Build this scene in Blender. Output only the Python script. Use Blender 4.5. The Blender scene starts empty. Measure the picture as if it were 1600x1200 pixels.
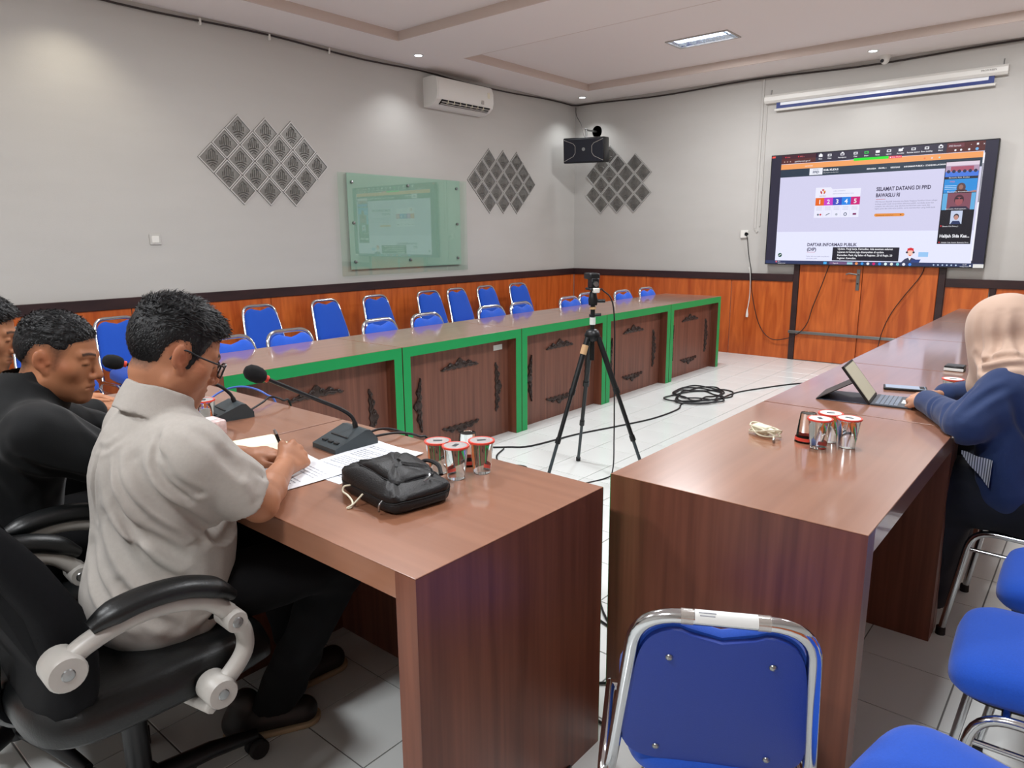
import bpy, bmesh, math, random
import numpy as np
from mathutils import Vector, Matrix, Euler
random.seed(7)
rng = np.random.RandomState(7)
SC = bpy.context.scene
COL = SC.collection
PI = math.pi

# ------------------------------------------------------------------ camera
cam_d = bpy.data.cameras.new('camera')
cam = bpy.data.objects.new('camera', cam_d)
COL.objects.link(cam)
SC.camera = cam
CAM_F = 1104.8            # focal length in pixels of the 1600 x 1200 frame
cam_d.sensor_fit = 'HORIZONTAL'
cam_d.sensor_width = 36.0
cam_d.lens = CAM_F / 1600.0 * 36.0
cam_d.clip_start = 0.02
yaw, pitch, roll = math.radians(40.21), math.radians(11.821), math.radians(-0.406)
fw = Vector((-math.sin(yaw) * math.cos(pitch), math.cos(yaw) * math.cos(pitch), -math.sin(pitch)))
rt = Vector((math.cos(yaw), math.sin(yaw), 0))
up = rt.cross(fw)
rt2 = rt * math.cos(roll) + up * math.sin(roll)
up2 = up * math.cos(roll) - rt * math.sin(roll)
CAM_P = Vector((0, 0, 1.386))
cam.matrix_world = Matrix(((rt2.x, up2.x, -fw.x, CAM_P.x), (rt2.y, up2.y, -fw.y, CAM_P.y), (rt2.z, up2.z, -fw.z, CAM_P.z), (0, 0, 0, 1)))

# ------------------------------------------------------------------ view, world
SC.view_settings.view_transform = 'Standard'
SC.view_settings.look = 'None'
SC.view_settings.gamma = 1.0
SC.view_settings.use_curve_mapping = False
SC.view_settings.exposure = 0.0
world = bpy.data.worlds.new('world')
SC.world = world
world.use_nodes = True
world.node_tree.nodes['Background'].inputs[0].default_value = (0.75, 0.85, 1.0, 1)
world.node_tree.nodes['Background'].inputs[1].default_value = 0.3

# ------------------------------------------------------------------ room size
XL, XR, YN, YF = -5.705, 1.72, -3.3, 8.083
ZC, ZR = 3.073, 3.15      # lower ceiling border and coffers
TROFFERS = [(-3.18, 6.52), (-0.82, 6.52), (-3.18, 2.55), (-0.82, 2.55), (-3.18, -0.9), (-0.82, -0.9)]
TROFFER_W = 54.0
DOWNLIGHTS = [(-5.32, 4.95, 28, (0.93, 0.97, 1.0)), (-5.36, 7.74, 32, (0.93, 0.97, 1.0)), (-2.01, 7.69, 18, (0.93, 0.97, 1.0)),
              (-5.33, 2.0, 24, (1.0, 0.93, 0.74)), (1.35, 7.7, 16, (0.93, 0.97, 1.0)), (1.35, 4.9, 16, (0.93, 0.97, 1.0))]


def light(kind, name, loc, energy, color=(1, 1, 1), **kw):
    d = bpy.data.lights.new(name, kind)
    d.energy = energy
    d.color = color
    for k, v in kw.items():
        setattr(d, k, v)
    o = bpy.data.objects.new(name, d)
    o.location = loc
    COL.objects.link(o)
    return o


for x, y in TROFFERS:
    light('AREA', 'troffer_light', (x, y, ZR - 0.012), TROFFER_W * (1.25 if y < 0 else 1.0), (0.96, 0.98, 1.0), shape='RECTANGLE', size=0.56, size_y=0.26)
for x, y, e, c in DOWNLIGHTS:
    light('SPOT', 'downlight_lamp', (x, y, ZC - 0.012), e, c, spot_size=math.radians(118), spot_blend=0.75, shadow_soft_size=0.05)


# ------------------------------------------------------------------ materials
def lin(c):
    return tuple(((v / 255.0) / 12.92 if v / 255.0 <= 0.04045 else ((v / 255.0 + 0.055) / 1.055) ** 2.4) for v in c)


MATS = {}


def mat(name, rgb, rough=0.5, metal=0.0, spec=0.5, emit=None, es=1.0, trans=0.0, ior=1.45, coat=0.0, coat_r=0.05, alpha=1.0,
        var=0.0, vscale=8.0, bump=0.0, bscale=60.0, stretch=(1, 1, 1), sheen=0.0):
    m = bpy.data.materials.new(name)
    m.use_nodes = True
    nt = m.node_tree
    b = nt.nodes['Principled BSDF']
    c = lin(rgb)
    b.inputs['Base Color'].default_value = (*c, 1)
    b.inputs['Roughness'].default_value = rough
    b.inputs['Metallic'].default_value = metal
    b.inputs['Specular IOR Level'].default_value = spec
    b.inputs['IOR'].default_value = ior
    b.inputs['Transmission Weight'].default_value = trans
    b.inputs['Coat Weight'].default_value = coat
    b.inputs['Coat Roughness'].default_value = coat_r
    b.inputs['Alpha'].default_value = alpha
    b.inputs['Sheen Weight'].default_value = sheen
    if emit is not None:
        b.inputs['Emission Color'].default_value = (*lin(emit), 1)
        b.inputs['Emission Strength'].default_value = es
    if var or bump:
        tc = nt.nodes.new('ShaderNodeTexCoord')
        mp = nt.nodes.new('ShaderNodeMapping')
        mp.inputs['Scale'].default_value = stretch
        nt.links.new(tc.outputs['Object'], mp.inputs[0])
    if var:
        n = nt.nodes.new('ShaderNodeTexNoise')
        n.inputs['Scale'].default_value = vscale
        n.inputs['Detail'].default_value = 4
        nt.links.new(mp.outputs[0], n.inputs[0])
        r = nt.nodes.new('ShaderNodeValToRGB')
        r.color_ramp.elements[0].position = 0.3
        r.color_ramp.elements[1].position = 0.7
        r.color_ramp.elements[0].color = (*[v * (1 - var) for v in c], 1)
        r.color_ramp.elements[1].color = (*[min(1, v * (1 + var)) for v in c], 1)
        nt.links.new(n.outputs[0], r.inputs[0])
        nt.links.new(r.outputs[0], b.inputs['Base Color'])
    if bump:
        n2 = nt.nodes.new('ShaderNodeTexNoise')
        n2.inputs['Scale'].default_value = bscale
        n2.inputs['Detail'].default_value = 3
        nt.links.new(mp.outputs[0], n2.inputs[0])
        bp = nt.nodes.new('ShaderNodeBump')
        bp.inputs['Strength'].default_value = bump
        bp.inputs['Distance'].default_value = 0.002
        nt.links.new(n2.outputs[0], bp.inputs['Height'])
        nt.links.new(bp.outputs[0], b.inputs['Normal'])
    MATS[name] = m
    return m


def wood(name, dark, light_, scale, rough, coat=0.0, coat_r=0.1, fine=(1, 1, 1), spec=0.5, wob=0.0):
    """grain stretched along one axis of the object"""
    m = bpy.data.materials.new(name)
    m.use_nodes = True
    nt = m.node_tree
    b = nt.nodes['Principled BSDF']
    tc = nt.nodes.new('ShaderNodeTexCoord')
    oi = nt.nodes.new('ShaderNodeObjectInfo')
    mp = nt.nodes.new('ShaderNodeMapping')
    mp.inputs['Scale'].default_value = scale
    ad = nt.nodes.new('ShaderNodeVectorMath')
    ad.operation = 'MULTIPLY_ADD'
    cb = nt.nodes.new('ShaderNodeCombineXYZ')
    for i in range(3):
        nt.links.new(oi.outputs['Random'], cb.inputs[i])
    ad.inputs[1].default_value = (17, 23, 31)
    nt.links.new(cb.outputs[0], ad.inputs[0])
    nt.links.new(tc.outputs['Object'], mp.inputs[0])
    nt.links.new(mp.outputs[0], ad.inputs[2])
    n = nt.nodes.new('ShaderNodeTexNoise')
    n.inputs['Scale'].default_value = 1.0
    n.inputs['Detail'].default_value = 2.5
    n.inputs['Roughness'].default_value = 0.62
    n.inputs['Distortion'].default_value = wob
    nt.links.new(ad.outputs[0], n.inputs[0])
    r = nt.nodes.new('ShaderNodeValToRGB')
    r.color_ramp.elements[0].position = 0.32
    r.color_ramp.elements[1].position = 0.68
    r.color_ramp.elements[0].color = (*lin(dark), 1)
    r.color_ramp.elements[1].color = (*lin(light_), 1)
    nt.links.new(n.outputs[0], r.inputs[0])
    nt.links.new(r.outputs[0], b.inputs['Base Color'])
    b.inputs['Roughness'].default_value = rough
    b.inputs['Coat Weight'].default_value = coat
    b.inputs['Coat Roughness'].default_value = coat_r
    b.inputs['Specular IOR Level'].default_value = spec
    MATS[name] = m
    return m


M = MATS
mat('paint', (190, 187, 182), 0.62, var=0.02, vscale=1.3, bump=0.25, bscale=90, stretch=(1, 1, 5))
mat('ceiling_paint', (232, 224, 220), 0.7)
mat('coffer_paint', (206, 190, 180), 0.7)
mat('grout', (118, 118, 116), 0.8)
mat('tile', (222, 225, 223), 0.16, spec=0.45, var=0.025, vscale=2.5)
wood('panel_wood', (168, 74, 26), (204, 104, 44), (14, 14, 1.6), 0.36, wob=0.6)
wood('band_wood', (40, 24, 26), (56, 34, 34), (3, 3, 12), 0.4)
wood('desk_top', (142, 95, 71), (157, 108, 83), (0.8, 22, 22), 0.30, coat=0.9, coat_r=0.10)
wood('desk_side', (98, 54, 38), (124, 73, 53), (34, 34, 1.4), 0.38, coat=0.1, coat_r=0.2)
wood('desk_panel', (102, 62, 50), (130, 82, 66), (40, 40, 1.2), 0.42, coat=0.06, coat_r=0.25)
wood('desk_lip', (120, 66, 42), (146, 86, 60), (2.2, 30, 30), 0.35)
mat('green_edge', (22, 158, 86), 0.4)
mat('carving', (58, 44, 40), 0.4, var=0.3, vscale=40)
mat('fabric_blue', (24, 80, 188), 0.9, var=0.06, vscale=260, bump=0.3, bscale=900, sheen=0.15)
mat('vinyl_blue', (20, 54, 148), 0.45, bump=0.15, bscale=500)
mat('chrome', (205, 208, 210), 0.13, 1.0)
mat('steel', (150, 152, 152), 0.3, 1.0)
mat('rubber', (22, 22, 24), 0.7)
mat('black_plastic', (20, 21, 24), 0.38)
mat('charcoal_plastic', (54, 62, 66), 0.42, var=0.05)
mat('black_leather', (9, 11, 12), 0.4, bump=0.2, bscale=220)
mat('black_fabric', (9, 10, 13), 0.9, spec=0.25, bump=0.25, bscale=420)
mat('grey_paint', (172, 168, 162), 0.4, var=0.05, vscale=30)
mat('white_plastic', (226, 224, 218), 0.4)
mat('cream_plastic', (226, 220, 196), 0.45)
mat('paper', (238, 241, 246), 0.75)
mat('paper_ink', (168, 172, 182), 0.8)
mat('cream_paper', (240, 232, 204), 0.7)
mat('label_white', (224, 226, 224), 0.5)
mat('red_print', (222, 74, 58), 0.45)
mat('wire', (58, 50, 48), 0.6)
mat('wire_black', (28, 27, 30), 0.55)
mat('silver_relief', (134, 132, 128), 0.34, 0.6, var=0.12, vscale=30)
mat('silver_joint', (196, 194, 190), 0.4, 0.35)
mat('film_clear', (214, 214, 214), 0.2, alpha=0.45)
mat('glass_clear', (245, 250, 250), 0.02, trans=1.0, ior=1.35)
mat('water', (250, 252, 252), 0.0, trans=1.0, ior=1.33)
def pane_mat(name, tint, ior, rough=0.0):
    m = bpy.data.materials.new(name)
    m.use_nodes = True
    nt = m.node_tree
    for n in list(nt.nodes):
        if n.type != 'OUTPUT_MATERIAL':
            nt.nodes.remove(n)
    out = [n for n in nt.nodes if n.type == 'OUTPUT_MATERIAL'][0]
    tr = nt.nodes.new('ShaderNodeBsdfTransparent')
    tr.inputs[0].default_value = (*tint, 1)
    gl = nt.nodes.new('ShaderNodeBsdfGlossy')
    gl.inputs['Roughness'].default_value = rough
    lw = nt.nodes.new('ShaderNodeLayerWeight')
    lw.inputs[0].default_value = 0.5
    pw = nt.nodes.new('ShaderNodeMath')
    pw.operation = 'POWER'
    pw.inputs[1].default_value = 4.0
    fr = nt.nodes.new('ShaderNodeMath')
    fr.operation = 'MULTIPLY_ADD'
    fr.inputs[1].default_value = 0.9
    fr.inputs[2].default_value = ior
    nt.links.new(lw.outputs['Facing'], pw.inputs[0])
    nt.links.new(pw.outputs[0], fr.inputs[0])
    mx = nt.nodes.new('ShaderNodeMixShader')
    nt.links.new(fr.outputs[0], mx.inputs[0])
    nt.links.new(tr.outputs[0], mx.inputs[1])
    nt.links.new(gl.outputs[0], mx.inputs[2])
    nt.links.new(mx.outputs[0], out.inputs[0])
    MATS[name] = m
    return m


pane_mat('board_glass', (0.93, 0.985, 0.955), 0.075)
pane_mat('lens_glass', (0.96, 0.97, 0.99), 0.05)
mat('board_back', (170, 192, 180), 0.3, spec=0.3)
mat('tube_emit', (255, 255, 255), emit=(235, 242, 255), es=7.0)
mat('down_emit', (255, 255, 255), emit=(240, 247, 255), es=9.0)
mat('reflector', (206, 212, 220), 0.16, 0.9)
mat('blue_trim', (40, 56, 120), 0.5)
mat('tan', (196, 158, 116), 0.6)


# ------------------------------------------------------------------ mesh helpers
class MB:
    def __init__(s):
        s.v, s.f = [], []

    def add(s, vs, fs):
        o = len(s.v)
        s.v += [tuple(p) for p in vs]
        s.f += [tuple(i + o for i in f) for f in fs]
        return s

    def box(s, x0, x1, y0, y1, z0, z1):
        return s.add([(x0, y0, z0), (x1, y0, z0), (x1, y1, z0), (x0, y1, z0), (x0, y0, z1), (x1, y0, z1), (x1, y1, z1), (x0, y1, z1)],
                     [(0, 3, 2, 1), (4, 5, 6, 7), (0, 1, 5, 4), (1, 2, 6, 5), (2, 3, 7, 6), (3, 0, 4, 7)])

    def bbox(s, x0, x1, y0, y1, z0, z1, bev=0.004, seg=2):
        bm = bmesh.new()
        m = Matrix.Translation(((x0 + x1) / 2, (y0 + y1) / 2, (z0 + z1) / 2)) @ Matrix.Diagonal((x1 - x0, y1 - y0, z1 - z0, 1))
        bmesh.ops.create_cube(bm, size=1.0, matrix=m)
        bmesh.ops.bevel(bm, geom=list(bm.edges), offset=bev, segments=seg, affect='EDGES', profile=0.5)
        bm.verts.index_update()
        s.add([v.co[:] for v in bm.verts], [[v.index for v in f.verts] for f in bm.faces])
        bm.free()
        return s

    def tube(s, pts, r, n=8, closed=False, caps=True, flat=None):
        """pts: list of points, r: radius or list; flat=(axis vector, factor) squashes the section"""
        P = [Vector(p) for p in pts]
        m = len(P)
        R = r if isinstance(r, (list, tuple)) else [r] * m
        T = []
        for i in range(m):
            a = P[(i - 1) % m] if (closed or i > 0) else P[i]
            b = P[(i + 1) % m] if (closed or i < m - 1) else P[i]
            t = (b - a)
            T.append(t.normalized() if t.length > 1e-9 else Vector((0, 0, 1)))
        nrm = T[0].orthogonal().normalized()
        vs, fs = [], []
        for i in range(m):
            nrm = (nrm - T[i] * nrm.dot(T[i]))
            nrm = nrm.normalized() if nrm.length > 1e-6 else T[i].orthogonal().normalized()
            bn = T[i].cross(nrm)
            for k in range(n):
                a = 2 * PI * k / n
                off = (nrm * math.cos(a) + bn * math.sin(a)) * R[i]
                if flat:
                    ax = Vector(flat[0]).normalized()
                    off = off - ax * off.dot(ax) * (1 - flat[1])
                vs.append(P[i] + off)
        for i in range(m if closed else m - 1):
            j = (i + 1) % m
            for k in range(n):
                k2 = (k + 1) % n
                fs.append((i * n + k, i * n + k2, j * n + k2, j * n + k))
        if caps and not closed:
            fs.append(tuple(range(n - 1, -1, -1)))
            fs.append(tuple((m - 1) * n + k for k in range(n)))
        return s.add(vs, fs)

    def lathe(s, prof, c=(0, 0, 0), n=24, axis='z', mat4=None):
        vs, fs = [], []
        for r, z in prof:
            for k in range(n):
                a = 2 * PI * k / n
                p = (r * math.cos(a), r * math.sin(a), z)
                if axis == 'y':
                    p = (p[0], -p[2], p[1])
                elif axis == 'x':
                    p = (p[2], p[0], p[1])
                if mat4 is not None:
                    p = (mat4 @ Vector(p))[:]
                vs.append((p[0] + c[0], p[1] + c[1], p[2] + c[2]))
        m = len(prof)
        for i in range(m - 1):
            for k in range(n):
                k2 = (k + 1) % n
                fs.append((i * n + k, i * n + k2, (i + 1) * n + k2, (i + 1) * n + k))
        if prof[0][0] > 1e-6:
            fs.append(tuple(range(n - 1, -1, -1)))
        if prof[-1][0] > 1e-6:
            fs.append(tuple((m - 1) * n + k for k in range(n)))
        return s.add(vs, fs)

    def prism(s, poly, fn0, fn1):
        """poly of 2D points; fn0/fn1 map to the two 3D faces"""
        n = len(poly)
        vs = [fn0(p) for p in poly] + [fn1(p) for p in poly]
        fs = [tuple(range(n - 1, -1, -1)), tuple(range(n, 2 * n))]
        fs += [(i, (i + 1) % n, n + (i + 1) % n, n + i) for i in range(n)]
        return s.add(vs, fs)

    def loft(s, rings, cap0=True, cap1=True):
        n = len(rings[0])
        vs = [p for r in rings for p in r]
        fs = []
        for i in range(len(rings) - 1):
            for k in range(n):
                k2 = (k + 1) % n
                fs.append((i * n + k, i * n + k2, (i + 1) * n + k2, (i + 1) * n + k))
        if cap0:
            fs.append(tuple(range(n - 1, -1, -1)))
        if cap1:
            fs.append(tuple((len(rings) - 1) * n + k for k in range(n)))
        return s.add(vs, fs)

    def xf(s, m4):
        s.v = [tuple(m4 @ Vector(p)) for p in s.v]
        return s

    def mesh(s, name, material, smooth=None, fix=True):
        me = bpy.data.meshes.new(name)
        me.from_pydata(s.v, [], s.f)
        if fix:
            bm = bmesh.new()
            bm.from_mesh(me)
            bmesh.ops.recalc_face_normals(bm, faces=bm.faces)
            bm.to_mesh(me)
            bm.free()
        me.materials.append(M[material] if isinstance(material, str) else material)
        if smooth is not None:
            me.shade_smooth()
            me.set_sharp_from_angle(angle=math.radians(smooth))
        return me

    def build(s, name, material, parent=None, smooth=None, world=True, fix=True):
        """world=True: vertices are world coordinates, moved into the parent's (unrotated) frame"""
        if parent is not None and world:
            L = root_loc(parent)
            s.v = [(p[0] - L[0], p[1] - L[1], p[2] - L[2]) for p in s.v]
        me = s.mesh(name, material, smooth, fix)
        return link(name, me, parent)


def root_loc(o):
    L = Vector((0, 0, 0))
    while o is not None:
        L = L + o.location
        o = o.parent
    return L


def link(name, me, parent=None, loc=None):
    o = bpy.data.objects.new(name, me)
    COL.objects.link(o)
    if parent is not None:
        o.parent = parent
    if loc is not None:
        o.location = loc
    return o


def tag(o, label=None, cat=None, group=None, kind=None):
    if label:
        o['label'] = label
    if cat:
        o['category'] = cat
    if group:
        o['group'] = group
    if kind:
        o['kind'] = kind
    return o


def thing(name, label, cat, loc=(0, 0, 0), rz=0.0, group=None):
    o = bpy.data.objects.new(name, None)
    COL.objects.link(o)
    o.location = loc
    o.rotation_euler = (0, 0, rz)
    o.empty_display_size = 0.1
    return tag(o, label, cat, group)


def dup(root, loc, rz, label=None, group=None):
    def cp(o, par):
        c = o.copy()
        COL.objects.link(c)
        c.parent = par
        for ch in kids.get(o, []):
            cp(ch, c)
        return c
    kids = {}
    stack = [root]
    while stack:
        o = stack.pop()
        kids[o] = list(o.children)
        stack += kids[o]
    r = cp(root, None)
    r.location = loc
    r.rotation_euler = (0, 0, rz)
    if label:
        r['label'] = label
    if group:
        r['group'] = group
    return r


def smooth_path(pts, sub=8, closed=False):
    """Catmull-Rom through the points"""
    P = [Vector(p) for p in pts]
    n = len(P)
    out = []
    for i in range(n if closed else n - 1):
        p0 = P[(i - 1) % n] if (closed or i > 0) else P[0] * 2 - P[1]
        p1, p2 = P[i], P[(i + 1) % n]
        p3 = P[(i + 2) % n] if (closed or i + 2 < n) else P[-1] * 2 - P[-2]
        for k in range(sub):
            t = k / sub
            out.append(0.5 * ((2 * p1) + (p2 - p0) * t + (2 * p0 - 5 * p1 + 4 * p2 - p3) * t * t + (3 * p1 - p0 - 3 * p2 + p3) * t ** 3))
    if not closed:
        out.append(P[-1])
    return out


def fillet(pts, rads, seg=6):
    """polyline with rounded corners"""
    P = [Vector(p) for p in pts]
    out = [P[0]]
    for i in range(1, len(P) - 1):
        r = rads[i] if isinstance(rads, (list, tuple)) else rads
        a, b = (P[i - 1] - P[i]), (P[i + 1] - P[i])
        ra = min(r, a.length * 0.49, b.length * 0.49)
        s, e = P[i] + a.normalized() * ra, P[i] + b.normalized() * ra
        for k in range(seg + 1):
            t = k / seg
            out.append(s * (1 - t) ** 2 + P[i] * 2 * t * (1 - t) + e * t * t)
    out.append(P[-1])
    return out


def text_mesh(txt, size, align='LEFT', bold=0.0, xs=1.0):
    cu = bpy.data.curves.new('lettering', 'FONT')
    cu.body = txt
    cu.size = size
    cu.align_x = align
    cu.offset = bold
    cu.resolution_u = 2
    o = bpy.data.objects.new('lettering', cu)
    me = o.to_mesh()
    vs = [(v.co.x * xs, v.co.y) for v in me.vertices]
    fs = [tuple(p.vertices) for p in me.polygons]
    o.to_mesh_clear()
    bpy.data.objects.remove(o)
    bpy.data.curves.remove(cu)
    return vs, fs
# ================================================================== the room
def struct(name, mb, material, parent=None, smooth=None):
    o = mb.build(name, material, parent, smooth)
    if parent is None:
        tag(o, kind='structure')
    return o


T = 0.12
floor = struct('floor', MB().box(XL - T, XR + T, YN - T, YF + T, -0.12, -0.003), 'grout')
tag(floor, 'white glossy tiled floor of the meeting room', None)
# floor tiles: the largest seen are single parts, the rest one part
TP, TG = 0.2855, 0.0022
tx0, ty0 = -1.65, 0.99
tile_me = MB().bbox(-TP / 2 + TG, TP / 2 - TG, -TP / 2 + TG, TP / 2 - TG, -0.010, 0.0, 0.0012, 1).mesh('floor_tile', 'tile')
cand = []
kx0, kx1 = math.ceil((XL - tx0) / TP) - 1, math.floor((XR - tx0) / TP)
ky0, ky1 = math.ceil((YN - ty0) / TP) - 1, math.floor((YF - ty0) / TP)
rest = MB()
desk_zone = [(-3.79, -3.2, 1.6, 7.15), (-3.2, -0.94, 0.95, 1.45), (-0.93, -0.36, 1.6, 7.15), (-5.7, -3.75, 1.0, 8.0)]
for i in range(kx0, kx1 + 1):
    for j in range(ky0, ky1 + 1):
        x0, x1 = max(tx0 + i * TP, XL), min(tx0 + (i + 1) * TP, XR)
        y0, y1 = max(ty0 + j * TP, YN), min(ty0 + (j + 1) * TP, YF)
        if x1 - x0 < 0.02 or y1 - y0 < 0.02:
            continue
        full = (x1 - x0 > TP - 1e-4) and (y1 - y0 > TP - 1e-4)
        c = Vector(((x0 + x1) / 2, (y0 + y1) / 2, 0))
        d = c - CAM_P
        z = d.dot(fw)
        px, py = (800 + CAM_F * d.dot(rt2) / z, 600 - CAM_F * d.dot(up2) / z) if z > 0.1 else (-9999, -9999)
        vis = -80 < px < 1680 and -80 < py < 1290
        hid = any(a < c.x < b and e < c.y < f for a, b, e, f in desk_zone)
        cand.append((0 if (vis and full and not hid) else 1, z if z > 0.1 else 99, x0, x1, y0, y1, c))
cand.sort(key=lambda q: (q[0], q[1]))
for n, (k, z, x0, x1, y0, y1, c) in enumerate(cand):
    if n < 300 and k == 0:
        link('floor_tile', tile_me, floor, c)
    else:
        rest.box(x0 + TG, x1 - TG, y0 + TG, y1 - TG, -0.010, 0.0)
tag(rest.build('floor_tiles', 'tile', floor), kind='stuff')

wall_left = struct('wall_left', MB().box(XL - T, XL, YN - T, YF + T, 0, 3.3), 'paint')
wall_back = struct('wall_back', MB().box(XL, XR, YF, YF + T, 0, 3.3), 'paint')
wall_right = struct('wall_right', MB().box(XR, XR + T, YN - T, YF + T, 0, 3.3), 'paint')
wall_front = struct('wall_front', MB().box(XL, XR, YN - T, YN, 0, 3.3), 'paint')

# ceiling: lower border with two coffers
CX0, CX1 = -5.09, 1.10
COFF = [(YN + 0.65, 4.50), (5.32, 7.46)]
cm = MB()
cm.box(XL, CX0, YN, YF, ZC, 3.3)
cm.box(CX1, XR, YN, YF, ZC, 3.3)
cm.box(CX0, CX1, YN, COFF[0][0], ZC, 3.3)
cm.box(CX0, CX1, COFF[0][1], COFF[1][0], ZC, 3.3)
cm.box(CX0, CX1, COFF[1][1], YF, ZC, 3.3)
ceiling = struct('ceiling', cm, 'ceiling_paint')
for a, b in COFF:
    cf = MB()
    # coffer plate with an opening left for each troffer
    holes = [(x - 0.30, x + 0.30, y - 0.15, y + 0.15) for x, y in TROFFERS if a < y < b]
    ys = sorted({a, b} | {h[2] for h in holes} | {h[3] for h in holes})
    xs = sorted({CX0, CX1} | {h[0] for h in holes} | {h[1] for h in holes})
    for yi in range(len(ys) - 1):
        for xi in range(len(xs) - 1):
            cxm, cym = (xs[xi] + xs[xi + 1]) / 2, (ys[yi] + ys[yi + 1]) / 2
            if any(h[0] < cxm < h[1] and h[2] < cym < h[3] for h in holes):
                continue
            cf.box(xs[xi], xs[xi + 1], ys[yi], ys[yi + 1], ZR, 3.3)
    cf.build('coffer_plate', 'ceiling_paint', ceiling)
    lip = MB()
    t = 0.012
    lip.box(CX0, CX0 + t, a, b, ZC, ZR + 0.001)
    lip.box(CX1 - t, CX1, a, b, ZC, ZR + 0.001)
    lip.box(CX0 + t, CX1 - t, a, a + t, ZC, ZR + 0.001)
    lip.box(CX0 + t, CX1 - t, b - t, b, ZC, ZR + 0.001)
    lip.build('coffer_edge', 'coffer_paint', ceiling)

# wainscot: boards with open joints, dark rail above
ZB0, ZB1 = 0.868, 0.949
def boards_left(y0, y1):
    MB().bbox(XL, XL + 0.014, y0 + 0.003, y1 - 0.003, 0.0, ZB0, 0.002, 1).build('wood_panel', 'panel_wood', wall_left)
ys = [YN, -2.47, -1.29, -0.11, 1.07, 2.25, 3.43, 4.60, 5.77, 6.94, YF - 0.016]
for a, b in zip(ys, ys[1:]):
    boards_left(a, b)
DL0, DL1, DF = -2.655, -1.318, 0.062    # door leaves and frame
xs_ = [XL + 0.016, -4.57, -3.43, DL0 - DF]
for a, b in zip(xs_, xs_[1:]):
    MB().bbox(a + 0.003, b - 0.003, YF - 0.014, YF, 0, ZB0, 0.002, 1).build('wood_panel', 'panel_wood', wall_back)
xs_ = [DL1 + DF, -0.89 + 0.0, 0.02, 0.95, XR]
for n, (a, b) in enumerate(zip(xs_, xs_[1:])):
    MB().bbox(a + 0.003 + (0.055 if n == 1 else 0), b - 0.003, YF - 0.014, YF, 0, ZB0, 0.002, 1).build('wood_panel', 'panel_wood', wall_back)
struct('trim_1', MB().bbox(XL, XL + 0.026, YN, YF - 0.027, ZB0, ZB1, 0.003, 1), 'band_wood')
struct('trim_2', MB().bbox(XL, DL0 - DF, YF - 0.026, YF, ZB0, ZB1, 0.003, 1), 'band_wood')
struct('trim_3', MB().bbox(DL1 + DF, XR, YF - 0.026, YF, ZB0, ZB1, 0.003, 1), 'band_wood')
struct('trim_4', MB().bbox(-0.887, -0.835, YF - 0.024, YF, 0, ZB0, 0.003, 1), 'band_wood')
struct('trim_5', MB().bbox(XR - 0.026, XR, YN, YF - 0.03, ZB0, ZB1, 0.003, 1), 'band_wood')
for a, b in zip([YN, -2.0, -0.8, 0.4, 1.6, 2.8, 4.0, 5.2, 6.4, 7.2], [-2.0, -0.8, 0.4, 1.6, 2.8, 4.0, 5.2, 6.4, 7.2, YF - 0.03]):
    MB().bbox(XR - 0.014, XR, a + 0.003, b - 0.003, 0, ZB0, 0.002, 1).build('wood_panel', 'panel_wood', wall_right)

# double door under the screen
door = thing('door_1', 'orange wooden double door with dark frame below the large screen', None, ((DL0 + DL1) / 2, YF, 0))
tag(door, kind='structure')
fr = MB()
fr.bbox(DL0 - DF, DL0, YF - 0.035, YF, 0, 2.05, 0.004, 1)
fr.bbox(DL1, DL1 + DF, YF - 0.035, YF, 0, 2.05, 0.004, 1)
fr.bbox(DL0, DL1, YF - 0.035, YF, 1.99, 2.05, 0.004, 1)
fr.build('door_frame', 'band_wood', door)
dm = -2.010
lf = MB().bbox(DL0 + 0.003, dm - 0.003, YF - 0.028, YF, 0.006, 1.985, 0.003, 1).build('door_leaf', 'panel_wood', door)
MB().bbox(dm + 0.003, DL1 - 0.003, YF - 0.028, YF, 0.006, 1.985, 0.003, 1).build('door_leaf', 'panel_wood', door)
MB().bbox(dm - 0.056, dm - 0.022, YF - 0.036, YF - 0.028, 0.80, 1.02, 0.003, 2).build('handle_plate', 'steel', lf)
MB().tube(smooth_path([(dm - 0.038, YF - 0.03, 0.965), (dm - 0.038, YF - 0.075, 0.967), (dm - 0.07, YF - 0.08, 0.970), (dm - 0.115, YF - 0.077, 0.975), (dm - 0.15, YF - 0.074, 0.966)], 5), 0.009, 8).build('door_handle', 'steel', lf, 40)
MB().lathe([(0.0, 0), (0.008, 0), (0.008, 0.006), (0.0, 0.006)], (dm - 0.038, YF - 0.036, 0.87), 10, 'y').build('keyhole', 'black_plastic', lf)
# metal rail across the door
kr = MB().bbox(-2.725, -1.50, YF - 0.055, YF - 0.036, 0.300, 0.330, 0.003, 1).build('door_rail', 'steel', None)
tag(kr, 'thin metal rail running across the orange double door near the floor', 'rail')
# ================================================================== desks
DL, DD, DH = 1.099, 0.65, 0.75


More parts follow.
